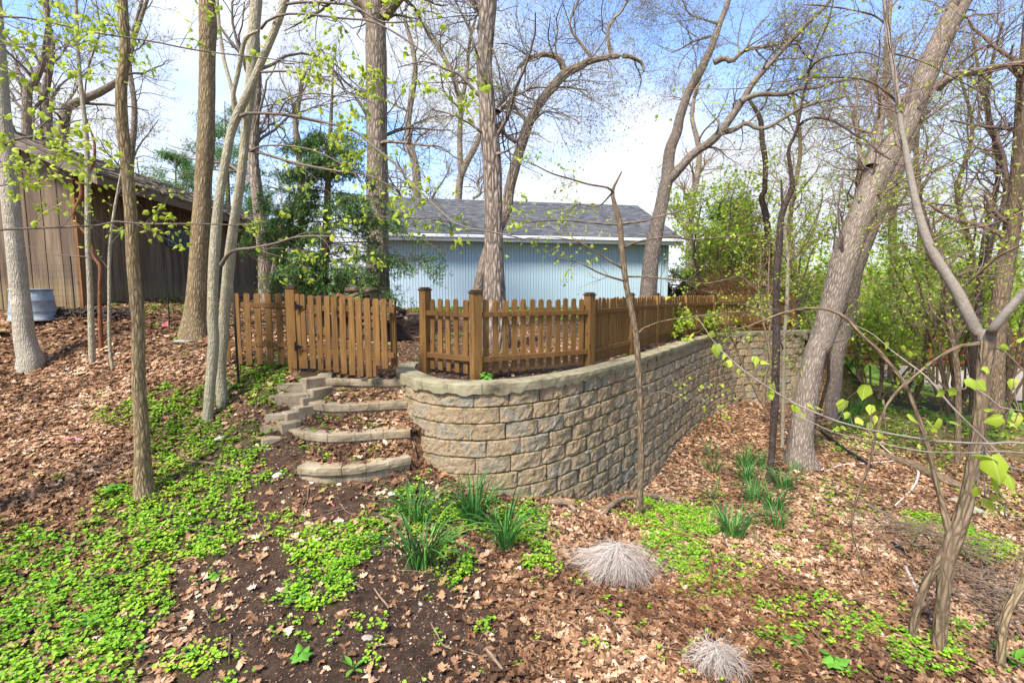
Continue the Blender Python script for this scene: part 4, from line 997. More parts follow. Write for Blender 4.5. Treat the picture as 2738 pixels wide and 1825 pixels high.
# --- left edge leaning tree
T = Tree('linden_tree', 'thick pale trunk leaning left at the left edge of the slope', base=W(90, 985, 7.9), bark='bark_pale')
T.trunk(rooted(T.path('D', [(142, 140, 125), (136, 60, 112), ('A', 118, 1568, 105), ('A', 92, 1350, 98), ('A', 78, 1200, 98), ('A', 52, 950, 94), ('A', 30, 700, 92), ('A', 10, 500, 84), ('A', -8, 200, 70), ('A', -30, -100, 62), ('A', -60, -500, 50)], 7.9)), 50, 24, .06, flare=.25)
# --- slim sapling before the shed
T = Tree('sapling', 'slim straight grey sapling just right of the shed corner board', base=W(250, 975, 8), bark='bark_smooth')
T.trunk(rooted(T.path('A', [(424, 1720, 36), (418, 1568, 36), (410, 1300, 32), (400, 1100, 30), (400, 900, 30), (395, 650, 26), (375, 450, 24), (360, 300, 22), (345, 0, 18), (330, -400, 12)], 8)), 36, 10, .06)
P, R = T.P['trunk']; lv = T.twigs(P, R, [dict(k=16, lo=.55, hi=.98, L=1.5, up=.5, rf=.35, n=7), dict(k=7, lo=.2, hi=.95, L=.6, n=5, rf=.55), dict(k=4, lo=.2, hi=.95, L=.25, n=4, rf=.6)]); T.leaves(lv[2][0], 1, .05, M['lime'])
# --- thinner one
T = Tree('sapling', 'thinnest grey sapling between the slim sapling and the tan trunk', base=W(305, 1005, 7.8), bark='bark_smooth')
T.trunk(rooted(T.path('A', [(522, 1740, 20), (500, 1568, 20), (498, 1350, 18), (500, 1150, 18), (515, 1000, 15), (540, 850, 12), (560, 740, 8)], 7.8)), 24, 8, .06)
P, R = T.P['trunk']; lv = T.twigs(P, R, [dict(k=9, lo=.5, hi=.98, L=.9, up=.2, rf=.4, n=6), dict(k=5, lo=.2, hi=.95, L=.35, n=4, rf=.5)]); T.leaves(lv[1][0], 1, .05, M['lime'])
# --- twisted vine stem
T = Tree('climbing_vine', 'twisted orange brown vine stem climbing in front of the shed corner', 'vine', base=W(267, 850, 8.4), bark='vine', twig='twig_red')
T.trunk(rooted(T.path('A', [(458, 1480, 26), (455, 1400, 20), (455, 1300, 20), (457, 1215, 22), (428, 1170, 20), (412, 1100, 18), (375, 1045, 17), (335, 1000, 16), (345, 950, 20), (372, 890, 24), (368, 830, 22), (408, 780, 18), (430, 715, 15), (428, 640, 12), (400, 560, 9), (385, 480, 8), (400, 320, 9), (440, 200, 9), (455, 120, 8), (430, -40, 7)], 8.4)), 90, 9, .16)
# --- tan trunk, middle left
T = Tree('maple_tree', 'straight tan trunk rising from green ground cover left of the steps', base=W(388, 1335, 5.45), bark='bark_tan')
T.trunk(rooted(T.path('D', [(662, 722, 96), (655, 660, 84), (650, 550, 76), (645, 400, 72), (632, 200, 68), ('A', 630, 1568, 66), ('A', 630, 1450, 66), ('A', 615, 1300, 64), ('A', 603, 1150, 63), ('A', 598, 1000, 63), ('A', 586, 850, 62), ('A', 572, 700, 61), ('A', 556, 550, 60), ('A', 553, 400, 57), ('A', 570, 250, 52), ('A', 565, 130, 52), ('A', 558, 0, 50), ('A', 550, -200, 46), ('A', 540, -500, 40)], 5.45)), 70, 24, .07, flare=.25)
# --- big tan trunk by the fence
T = Tree('maple_tree', 'thickest tan furrowed trunk rising left of the short fence panel', base=W(520, 893, 8.9), bark='bark_tan')
T.trunk(rooted(T.path('A', [(897, 1540, 150), (895, 1450, 112), (900, 1350, 100), (906, 1200, 94), (918, 1000, 90), (930, 800, 86), (940, 600, 85), (943, 400, 82), (946, 200, 82), (950, 0, 88), (955, -200, 80), (960, -600, 70)], 8.9)), 60, 26, .10, flare=.25)
# --- double trunk
T = Tree('linden_tree', 'twin grey trunks joined at one foot left of the garden gate', base=W(580, 1125, 6.7), bark='bark_smooth')
a1 = T.trunk(rooted(T.path('D', [(945, 392, 54), (955, 250, 48), (968, 100, 53), (974, 0, 52), ('A', 968, 1450, 52), ('A', 970, 1300, 52), ('A', 975, 1200, 54), ('A', 985, 1050, 54), ('A', 1000, 900, 47), ('A', 1025, 750, 45), ('A', 1050, 620, 43), ('A', 1080, 530, 46), ('A', 1108, 470, 44), ('A', 1150, 380, 40), ('A', 1200, 260, 38), ('A', 1250, 140, 38), ('A', 1300, 0, 38), ('A', 1380, -250, 30)], 6.6)), 64, 20, .07, flare=.05)
a2 = T.trunk(rooted(T.path('D', [(1045, 380, 80), (1012, 260, 50), (1008, 100, 48), (1020, 0, 50), ('A', 1022, 1450, 54), ('A', 1035, 1300, 56), ('A', 1045, 1200, 57), ('A', 1058, 1080, 50), ('A', 1085, 900, 46), ('A', 1105, 750, 44), ('A', 1120, 600, 46), ('A', 1135, 480, 48), ('A', 1145, 350, 54), ('A', 1152, 200, 58), ('A', 1163, 60, 58), ('A', 1172, -60, 56), ('A', 1190, -400, 44)], 6.85)), 64, 20, .07, flare=.25)
L3 = T.path('A', [(1085, 560, 28), (1062, 450, 22), (1085, 330, 24), (1110, 200, 22), (1135, 160, 16), (1180, 140, 12)], 6.7, 6.4)
L4 = T.path('A', [(1075, 480, 26), (1050, 380, 22), (1020, 270, 20), (1000, 130, 18), (985, -60, 16)], 6.7, 6.9)
limbs(T, [L3, L4], 8, 16)
BR = [T.path('A', [(1095, 530, 22), (1120, 517, 17), (1270, 520, 15), (1400, 540, 14), (1568, 580, 13), ('B', 90, 600, 13), ('B', 180, 680, 12), ('B', 260, 740, 12), ('B', 330, 820, 11), ('B', 400, 890, 10), ('B', 470, 960, 9), ('B', 560, 1030, 8), ('B', 700, 1055, 7), ('B', 880, 1095, 5)], 6.6, 5.0),
      T.path('A', [(1135, 685, 18), (1180, 695, 14), (1300, 730, 13), (1400, 755, 12), (1568, 785, 11), ('B', 130, 795, 10), ('B', 250, 850, 9), ('B', 330, 885, 7), ('B', 400, 930, 5)], 6.8, 5.6),
      T.path('A', [(1010, 1205, 24), (1035, 1165, 19), (1070, 1140, 17), (1150, 1130, 14), (1250, 1110, 12), (1350, 1080, 10), (1480, 1075, 8), (1568, 1082, 6), ('B', 120, 1090, 4)], 6.5, 5.6),
      T.path('A', [(1185, 330, 12), (1300, 325, 11), (1420, 345, 10), (1520, 375, 8), ('B', 60, 430, 7), ('B', 170, 470, 5)], 6.6, 5.8),
      T.path('A', [(1190, 130, 16), (1220, 95, 13), (1300, 65, 12), (1420, 68, 11), (1568, 85, 10), ('B', 150, 95, 10), ('B', 250, 140, 9), ('B', 400, 240, 8), ('B', 480, 320, 7), ('B', 530, 430, 6), ('B', 600, 500, 5), ('B', 640, 600, 4)], 6.7, 5.2),
      T.path('A', [(1300, 20, 14), (1400, 10, 12), (1568, 20, 12), ('B', 100, 40, 11), ('B', 210, 100, 9), ('B', 350, 98, 6)], 6.6, 5.8),
      T.path('A', [(1272, 515, 9), (1300, 465, 8), (1350, 440, 7), (1440, 425, 6), ('B', 20, 440, 5), ('B', 120, 450, 4)], 6.3, 5.9),
      T.path('A', [(1140, 690, 12), (1200, 665, 9), (1320, 665, 8), (1440, 690, 7), (1560, 750, 5), ('B', 120, 830, 4)], 6.7, 6.0)]
PB, RB = limbs(T, BR, 8, 22, 'branch', mat=M['twig'])
lv = T.twigs(PB, RB, [dict(k=9, lo=.15, hi=.98, L=.85, up=0, rf=.5, n=7, ang=(25, 60), wig=.16, rmax=.010), dict(k=4, lo=.15, hi=.98, L=.35, n=5, rf=.55, ang=(25, 60)), dict(k=2, lo=.3, hi=1, L=.14, n=4, rf=.6)])
T.leaves(lv[1][0], 2, .062, M['lime'], single=230, single_mat=M['limeo'])
T.leaves(lv[2][0], 1, .05, M['lime'], name='small_leaves')
# --- linden just outside the frame at the left; its branches reach across the picture
T = Tree('linden_tree', 'tree standing outside the left edge whose thin branches reach across the shed', base=(-5.9, 4.6, -1.), bark='bark_smooth')
gz0 = gz(-5.9, 4.6)
T.trunk(np.array([[-5.9, 4.6, gz0 - .15, .13], [-5.85, 4.62, 1, .12], [-5.9, 4.6, 3, .11], [-6., 4.7, 6, .08], [-6.1, 4.8, 9, .04]]), 40, 16, .07, flare=.05)
BR = [T.path('A', [(-560, 1110, 22), (-200, 1065, 17), (0, 1047, 14), (150, 1040, 14), (350, 1032, 13), (480, 1024, 13), (555, 1006, 12), (650, 1020, 10), (900, 1020, 8), (1100, 1025, 6), (1220, 1010, 4)], 4.7, 5.3),
      T.path('A', [(-600, 60, 18), (-200, 70, 14), (0, 76, 12), (150, 85, 12), (300, 120, 11), (450, 152, 10), (700, 190, 9), (900, 230, 8), (1200, 265, 6), (1450, 295, 5)], 4.7, 5.2),
      T.path('A', [(-560, 800, 24), (-100, 720, 22), (0, 675, 20), (60, 640, 16), (180, 620, 9), (300, 645, 6), (420, 640, 4)], 4.5, 4.2),
      T.path('A', [(-560, 920, 12), (-100, 860, 10), (0, 847, 9), (100, 825, 8), (200, 800, 7), (270, 760, 5), (300, 720, 4)], 4.5, 4.3),
      T.path('A', [(-540, 860, 12), (-100, 780, 10), (0, 762, 8), (100, 738, 7), (190, 708, 6), (300, 690, 5), (470, 672, 4)], 4.6, 4.4),
      T.path('A', [(-580, -100, 14), (-100, 40, 11), (0, 90, 9), (120, 150, 8), (260, 180, 7), (420, 270, 6), (560, 330, 4)], 4.6, 4.2),
      T.path('A', [(-580, 300, 14), (-100, 220, 10), (0, 200, 8), (150, 205, 7), (300, 215, 6), (450, 170, 5), (520, 155, 4)], 4.6, 4.5),
      T.path('A', [(110, 1120, 3), (170, 1135, 4), (250, 1160, 5), (320, 1165, 6), (390, 1170, 6), (420, 1180, 6)], 7.8, 8.0)]
for r in BR[:7]: r[0, :3] = [-5.88, 4.61, r[0, 2]]
PB, RB = limbs(T, BR, 8, 22, 'branch', mat=M['twig'])
lv = T.twigs(PB[:7], RB[:7], [dict(k=13, lo=.3, hi=.99, L=.60, up=0, rf=.5, n=7, ang=(25, 60), wig=.16, rmax=.007), dict(k=4, lo=.15, hi=.98, L=.25, n=5, rf=.55, ang=(25, 60))])
T.leaves(lv[1][0], 2, .050, M['lime'], single=220, single_mat=M['limeo'], droop=.25)
T.leaves(lv[0][0], 3, .052, M['lime'], name='small_leaves', droop=.25)
# --- knotty tree behind the short panel
T = Tree('oak_tree', 'grey trunk with a knot standing behind the short fence panel', base=W(710, 850, 11.5), bark='bark_oakfar')
T.trunk(rooted(T.path('A', [(1222, 1480, 84), (1215, 1400, 78), (1210, 1200, 70), (1200, 1100, 66), (1182, 950, 62), (1165, 830, 58), (1155, 700, 50), (1160, 560, 46), (1170, 400, 44), (1165, 200, 42), (1150, -50, 36), (1150, -400, 30)], 11.5)), 50, 20, .14, flare=.05)
limbs(T, [T.path('A', [(1235, 1330, 40), (1255, 1200, 30), (1265, 1120, 16), (1275, 1080, 8)], 11.4)], 8, 10)
P, R = T.P['trunk']
OAKLV = [dict(k=16, lo=.35, hi=.99, L=3.4, up=.25, rf=.42, n=9, wig=.22, rmax=.09), dict(k=7, lo=.15, hi=.98, L=1.5, n=7, rf=.5, wig=.22, rmax=.03), dict(k=6, lo=.15, hi=.98, L=.7, n=5, rf=.5, wig=.22, rmax=.012), dict(k=3, lo=.2, hi=1, L=.3, n=4, rf=.55, rmax=.006)]
lv = T.twigs(P, R, OAKLV[:3]); T.leaves(lv[2][0], 2, .045, M['bud'], [TINY], jit=.3)
# --- big pale oak left of the garage
T = Tree('oak_tree', 'large straight oak trunk at the left end of the blue garage', base=W(1008, 860, 13), bark='bark_oakfar')
P, R = T.trunk(rooted(T.path('B', [(183, 1480, 128), (182, 1370, 118), (184, 1250, 112), (188, 1100, 104), (186, 900, 100), (184, 700, 98), (182, 500, 94), (180, 300, 94), (177, 150, 95), (172, 0, 98), (170, -200, 90), (175, -700, 75)], 13)), 60, 26, .12, flare=.15)
lb = limbs(T, [T.path('B', [(215, 75, 60), (260, 20, 52), (310, -30, 46), (420, -100, 36)], 12.9, 12.5), T.path('B', [(190, 665, 22), (225, 645, 18), (300, 650, 14), (400, 662, 11), (480, 672, 8), (540, 720, 6)], 12.9, 12.2), T.path('B', [(150, 50, 50), (60, -40, 40), (-100, -160, 30)], 13)], 10, 16)
lv = T.twigs(np.concatenate([lb[0]]), np.concatenate([lb[1]]), [dict(k=9, lo=.2, hi=.99, L=2.4, up=.0, rf=.5, n=8, wig=.22, rmax=.05)] + OAKLV[1:]); T.leaves(lv[3][0], 1, .045, M['bud'], [TINY], jit=.3)
lv = T.twigs(P, R, [dict(k=10, lo=.40, hi=.99, L=2.8, up=.1, rf=.3, n=9, wig=.2, rmax=.05)] + OAKLV[1:3], name='upper_twigs'); T.leaves(lv[2][0], 2, .045, M['bud'], [TINY], name='upper_leaves', jit=.3)
# --- centre oak
T = Tree('oak_tree', 'deeply furrowed dark oak trunk before the middle of the blue garage', base=W(1322, 900, 9.5), bark='bark_oak')
P, R = T.trunk(rooted(T.path('B', [(724, 1500, 128), (721, 1400, 108), (719, 1300, 99), (717, 1150, 92), (714, 950, 86), (708, 750, 84), (694, 600, 84), (684, 450, 74), (673, 300, 72), (682, 150, 78), (690, 0, 84), (700, -200, 78), (690, -700, 60)], 9.5)), 90, 32, .12, flare=.15)
lb = limbs(T, [T.path('B', [(670, 350, 26), (640, 250, 12), (610, 150, 10), (560, 40, 8), (520, -30, 6)], 9.3, 8.8), T.path('B', [(735, 560, 34), (760, 600, 16), (800, 640, 14), (830, 650, 12)], 9.4, 9.6), T.path('B', [(735, 510, 30), (760, 480, 14), (820, 430, 12), (900, 400, 10), (960, 400, 8)], 9.4, 9.9),
                  T.path('B', [(730, 700, 20), (770, 690, 10), (820, 660, 8), (860, 640, 6)], 9.4, 9.2), T.path('B', [(660, 600, 16), (600, 560, 9), (520, 520, 7), (440, 500, 5)], 9.4, 9.)], 8, 14)
lv = T.twigs(lb[0], lb[1], [dict(k=6, lo=.25, hi=.99, L=1.3, up=.0, rf=.6, n=8, wig=.2, rmax=.02)] + OAKLV[2:]); T.leaves(lv[2][0], 1, .045, M['bud'], [TINY], jit=.3)
lv = T.twigs(P, R, [dict(k=10, lo=.42, hi=.95, L=2.4, up=.3, rf=.25, n=9, wig=.2, rmax=.045)] + OAKLV[1:3], name='upper_twigs'); T.leaves(lv[2][0], 2, .045, M['bud'], [TINY], name='upper_leaves', jit=.3)
# --- leaning oak with the long horizontal crooked limb
T = Tree('oak_tree', 'leaning oak behind the furrowed trunk with a long crooked limb', base=W(1280, 870, 11.5), bark='bark_oakfar')
P, R = T.trunk(rooted(T.path('B', [(625, 1460, 70), (640, 1350, 60), (662, 1250, 56), (700, 1120, 54), (745, 1020, 54), (775, 950, 52), (790, 850, 50), (830, 700, 48), (868, 580, 46), (920, 480, 44), (990, 390, 42), (1045, 330, 44), (1100, 308, 36), (1150, 280, 30), (1250, 260, 26), (1330, 256, 22), (1388, 285, 17), (1402, 325, 11)], 11.5)), 80, 18, .13)
lb = limbs(T, [T.path('B', [(1040, 325, 34), (1012, 268, 28), (950, 248, 25), (880, 265, 22), (840, 300, 16), (825, 310, 10)], 11.5, 11.2), T.path('B', [(1252, 258, 20), (1235, 150, 17), (1262, 90, 13), (1300, 50, 12), (1335, -20, 10)], 11.5, 11.7),
                  T.path('B', [(1168, 268, 16), (1120, 210, 14), (1062, 120, 12), (1085, 40, 11), (1120, -30, 8)], 11.5, 11.7), T.path('B', [(848, 660, 20), (812, 640, 16), (750, 600, 13), (700, 560, 9)], 11.5, 11.7), T.path('B', [(872, 560, 24), (848, 530, 18), (800, 480, 14), (745, 500, 9)], 11.5, 11.9),
                  T.path('B', [(940, 460, 16), (1010, 400, 10), (1090, 405, 8), (1140, 410, 5)], 11.5, 11.2), T.path('B', [(880, 570, 16), (950, 510, 8), (1050, 530, 6), (1110, 560, 4)], 11.4, 10.9)], 8, 14)
PP_ = np.concatenate([lb[0], T.P['trunk'][0][:, 40::3][:, :14]], 0) if T.P['trunk'][0][:, 40::3].shape[1] >= 14 else lb[0]; RR_ = np.concatenate([lb[1], T.P['trunk'][1][:, 40::3][:, :14]], 0) if len(PP_) > len(lb[0]) else lb[1]
lv = T.twigs(PP_, RR_, [dict(k=9, lo=.15, hi=.99, L=1.5, up=.15, rf=.42, n=8, wig=.22, rmax=.02)] + OAKLV[1:3] + [dict(k=3, lo=.2, hi=1, L=.22, n=4, rf=.55, rmax=.004)][:0]); T.leaves(lv[2][0], 2, .045, M['bud'], [TINY], jit=.3)
# --- two-stem tree behind the garage roof
T = Tree('oak_tree', 'forked bare tree standing behind the garage roof', base=(-1.6, 27, .8), bark='bark_oakfar')
P, R = T.trunk(T.path('B', [(540, 1400, 46), (555, 905, 36), (575, 780, 32), (640, 650, 26), (670, 540, 22), (650, 400, 18), (680, 200, 14), (700, 0, 10)], 27), 36, 10, .12)
lb = limbs(T, [T.path('B', [(570, 800, 30), (562, 700, 26), (562, 580, 24), (566, 480, 24), (530, 350, 22), (500, 280, 20), (450, 200, 15), (400, 100, 10)], 27), T.path('B', [(566, 490, 20), (592, 350, 18), (605, 200, 14), (640, 60, 10)], 27), T.path('B', [(620, 905, 14), (655, 880, 14), (640, 830, 10), (670, 800, 7)], 26)], 8, 16)
lv = T.twigs(np.concatenate([lb[0]]), np.concatenate([lb[1]]), [dict(k=9, lo=.3, hi=.99, L=3.2, up=.2, rf=.5, n=9, wig=.2, rmax=.08)] + [dict(k=7, lo=.15, hi=.98, L=1.7, n=6, rf=.5, rmax=.03), dict(k=6, lo=.15, hi=.98, L=.8, n=5, rf=.5, rmax=.014)]); T.leaves(lv[2][0], 1, .09, M['bud'], [TINY], jit=.3)
# --- oak right of the garage
T = Tree('oak_tree', 'forked grey oak at the right end of the blue garage', base=W(1735, 860, 13.5), bark='bark_lean')
P, R = T.trunk(rooted(T.path('B', [(1400, 1500, 84), (1418, 1360, 76), (1430, 1200, 72), (1450, 1080, 70), (1480, 930, 62), (1508, 800, 58), (1518, 690, 54), (1550, 600, 50), ('C', 0, 530, 46), ('C', 40, 420, 42), ('C', 100, 310, 42), ('C', 150, 200, 34), ('C', 180, 110, 30), ('C', 220, 0, 26), ('C', 260, -200, 20)], 13.5)), 70, 20, .12)
lb = limbs(T, [T.path('B', [(1500, 830, 54), (1545, 790, 46), ('C', 60, 700, 42), ('C', 150, 640, 41), ('C', 230, 540, 38), ('C', 290, 450, 34), ('C', 340, 370, 30), ('C', 430, 270, 26), ('C', 500, 190, 26), ('C', 590, 100, 24), ('C', 670, 20, 20), ('C', 720, -60, 16)], 13.5, 12.5),
                  T.path('C', [(185, 605, 32), (250, 590, 27), (300, 560, 23), (350, 585, 20), (400, 580, 20), (480, 535, 18), (560, 490, 16), (660, 460, 14), (760, 440, 10)], 13.3, 12.5),
                  T.path('C', [(275, 462, 30), (360, 430, 25), (480, 430, 22), (540, 405, 20), (620, 400, 18), (720, 370, 13), (800, 365, 8)], 13, 12.5),
                  T.path('C', [(155, 285, 32), (205, 265, 28), (235, 280, 24), (300, 228, 22), (400, 210, 19), (480, 195, 14), (560, 180, 8)], 13.5, 13),
                  T.path('C', [(140, 165, 16), (60, 190, 10), (0, 225, 7), (-40, 240, 4)], 13.5, 13), T.path('C', [(180, 110, 16), (110, 90, 9), (40, 60, 7), (10, -10, 5)], 13.5, 13)], 10, 22)
lv = T.twigs(lb[0], lb[1], [dict(k=11, lo=.15, hi=.99, L=1.9, up=.12, rf=.42, n=8, wig=.22, rmax=.03)] + OAKLV[1:]); T.leaves(lv[3][0], 1, .045, M['bud'], [TINY], jit=.3)
# --- dark crooked stems right of the wall
b0 = GH('F', 402, 655)
T = Tree('black_cherry_tree', 'dark crooked thin trunk growing from the daffodils beyond the wall', base=b0, bark='bark_dark', twig='twig_red')
P, R = T.trunk(rooted(T.path('F', [(402, 655, 44), (410, 600, 36), (420, 500, 36), (430, 350, 38), (436, 200, 38), (440, 0, 36), ('C', 440, 1400, 34), ('C', 440, 1250, 34), ('C', 455, 1100, 33), ('C', 460, 1000, 32), ('C', 480, 930, 31), ('C', 512, 850, 30), ('C', 505, 780, 20), ('C', 495, 680, 18), ('C', 530, 600, 17), ('C', 555, 480, 14), ('C', 575, 380, 14), ('C', 600, 280, 12), ('C', 640, 180, 10), ('C', 680, 90, 10), ('C', 710, -60, 8)], b0[1])), 90, 14, .16)
lb = limbs(T, [T.path('C', [(470, 940, 18), (465, 900, 14), (462, 820, 8)], b0[1]), T.path('C', [(540, 570, 14), (600, 537, 13), (680, 545, 13), (750, 580, 13), (790, 610, 12), (850, 640, 11), (900, 690, 10), (980, 740, 6)], b0[1], 6.6), T.path('C', [(580, 330, 11), (640, 270, 9), (740, 250, 8), (850, 240, 7), (960, 290, 5)], b0[1], 6.8),
                  T.path('C', [(600, 280, 9), (560, 240, 8), (540, 205, 7), (500, 205, 6), (470, 240, 4)], b0[1], 7.2), T.path('C', [(530, 360, 8), (620, 352, 8), (720, 352, 9), (820, 360, 9), (900, 390, 10), (960, 440, 11), (1000, 490, 12)], 7.2, 5.0)], 7, 14)
LV3 = [dict(k=6, lo=.2, hi=.99, L=1.0, up=.1, rf=.5, n=7, wig=.2, rmax=.010), dict(k=6, lo=.15, hi=.98, L=.5, n=5, rf=.55, wig=.2, rmax=.005), dict(k=3, lo=.2, hi=1, L=.22, n=4, rf=.6, rmax=.003)]
lv = T.twigs(np.concatenate([lb[0]]), np.concatenate([lb[1]]), LV3); T.leaves(lv[2][0], 1, .035, M['bud'], [TINY], jit=.3)
lv = T.twigs(P, R, [dict(k=26, lo=.22, hi=.95, L=.9, up=.2, rf=.3, n=7, wig=.2, rmax=.008)] + LV3[1:], name='side_twigs'); T.leaves(lv[2][0], 1, .04, M['under'], HRT, name='side_leaves')
T = Tree('black_cherry_tree', 'broken topped dark stem wrapped in vines behind the crooked trunk', base=W(2055, 870, 15.6), bark='bark_dark', twig='vine')
P, R = T.trunk(rooted(T.path('C', [(400, 1500, 36), (390, 1350, 34), (400, 1200, 34), (402, 1100, 36), (392, 980, 34), (370, 900, 30), (385, 870, 26), (390, 750, 25), (376, 650, 24), (370, 560, 24), (350, 510, 20), (300, 430, 16)], 15.6)), 60, 12, .2)
lv = T.twigs(P, R, [dict(k=40, lo=.08, hi=.95, L=1.5, up=-.1, rf=.22, n=8, wig=.35, rmax=.012, grav=-.1), dict(k=5, lo=.1, hi=.98, L=.9, n=6, rf=.6, wig=.35, rmax=.006), dict(k=3, lo=.2, hi=1, L=.35, n=4, rf=.6)]); T.leaves(lv[2][0], 1, .055, M['under'], HRT)
T = Tree('sapling', 'pale thin stem between the crooked dark trunk and the leaning trunk', base=W(2095, 1110, 11), bark='bark_smooth')
P, R = T.trunk(rooted(T.path('F', [(468, 420, 20), (472, 200, 20), (475, 0, 20), ('C', 488, 1400, 20), ('C', 490, 1150, 18), ('C', 480, 1050, 14), ('C', 500, 900, 10)], 11)), 30, 8, .06)
lv = T.twigs(P, R, [dict(k=16, lo=.4, hi=.98, L=1.2, up=.3, rf=.4, n=7), dict(k=6, lo=.2, hi=.95, L=.5, n=5, rf=.55), dict(k=3, lo=.2, hi=.95, L=.25, n=4, rf=.6)]); T.leaves(lv[2][0], 1, .055, M['under'])
# --- big leaning trunk
b0 = GH('F', 545, 575)
T = Tree('ash_tree', 'massive grey trunk leaning right beside the far wall', base=b0, bark='bark_lean', twig='twig_red')
Yb = float(b0[1])
P, R = T.trunk(rooted(T.path('F', [(548, 580, 138), (547, 480, 108), (562, 350, 101), (588, 200, 105), (622, 50, 112), ('C', 640, 1568, 122), ('C', 690, 1400, 118), ('C', 745, 1200, 128), ('C', 800, 1050, 130), ('C', 870, 880, 130), ('C', 932, 740, 130), ('C', 1010, 600, 130), ('C', 1082, 430, 130), ('C', 1150, 270, 125), ('C', 1222, 120, 120), ('C', 1290, -20, 115), ('C', 1350, -180, 110), ('C', 1430, -400, 100)], Yb, Yb + .6)), 90, 34, .10, flare=.25)
lb = limbs(T, [T.path('C', [(1170, 400, 64), (1215, 365, 50), (1275, 338, 42), (1400, 312, 36), (1568, 285, 30), (1750, 240, 20)], Yb + .3, Yb - .5), T.path('C', [(875, 760, 70), (895, 640, 56), (915, 520, 48), (925, 450, 42)], Yb + .3, Yb + .8), T.path('C', [(860, 780, 22), (820, 700, 20), (810, 600, 18), (800, 500, 16), (810, 420, 12), (800, 360, 8)], Yb + .6, Yb + 1.5)], 12, 20, disp=.15)
lv = T.twigs(lb[0], lb[1], [dict(k=16, lo=.1, hi=.99, L=2.2, up=.15, rf=.3, n=8, wig=.2, rmax=.022)] + OAKLV[1:3]); T.leaves(lv[2][0], 1, .04, M['bud'], [TINY], jit=.3)
lv = T.twigs(P, R, [dict(k=26, lo=.35, hi=.99, L=2.6, up=.3, rf=.2, n=8, wig=.2, rmax=.025)] + OAKLV[1:3], name='upper_twigs'); T.leaves(lv[2][0], 1, .035, M['under'], [TINY], name='upper_leaves', jit=.3)
# --- second trunk behind it
T = Tree('ash_tree', 'second leaning trunk partly hidden behind the massive leaning one', base=W(2230, 1050, 13), bark='bark_lean')
T.trunk(rooted(T.path('C', [('F', 700, 250, 74), ('F', 720, 60, 70), (770, 1450, 68), (800, 1250, 70), (860, 1080, 70), (920, 940, 70), (990, 780, 66), (1060, 600, 60), (1130, 400, 54), (1200, 200, 46), (1260, 0, 40)], 13.5)), 50, 18, .12)
# --- foreground forked tree at the right, with the curved pale stem
b0 = np.array([*W(2495, 1880, 3.95)[:2], 0]); b0[2] = gz(b0[0], b0[1])
T = Tree('linden_tree', 'nearest forked trunk at right with a long pale curved stem', base=b0, bark='bark_mid')
P, R = T.trunk(rooted(T.path('F', [(1150, 1760, 82), (1162, 1568, 76), (1180, 1400, 74), (1196, 1200, 73), (1215, 1020, 80), (1245, 920, 92), (1288, 800, 84), (1320, 680, 80), (1340, 550, 78), (1362, 400, 76), (1380, 200, 76), (1394, 60, 84), (1398, 10, 86)], 3.95, 4.05)), 80, 22, .09, flare=.0)
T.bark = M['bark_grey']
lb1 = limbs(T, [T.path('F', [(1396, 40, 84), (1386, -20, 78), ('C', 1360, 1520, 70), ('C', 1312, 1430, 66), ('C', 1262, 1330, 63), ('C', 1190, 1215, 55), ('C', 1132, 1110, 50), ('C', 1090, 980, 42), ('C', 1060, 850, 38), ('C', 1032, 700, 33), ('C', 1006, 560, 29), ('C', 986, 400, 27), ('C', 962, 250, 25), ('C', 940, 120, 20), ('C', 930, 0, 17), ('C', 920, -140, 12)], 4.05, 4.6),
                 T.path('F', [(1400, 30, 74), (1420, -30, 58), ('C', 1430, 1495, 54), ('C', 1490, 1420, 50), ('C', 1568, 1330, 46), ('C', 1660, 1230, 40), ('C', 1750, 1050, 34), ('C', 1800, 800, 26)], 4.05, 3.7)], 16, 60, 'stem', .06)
T.bark = M['bark_mid']
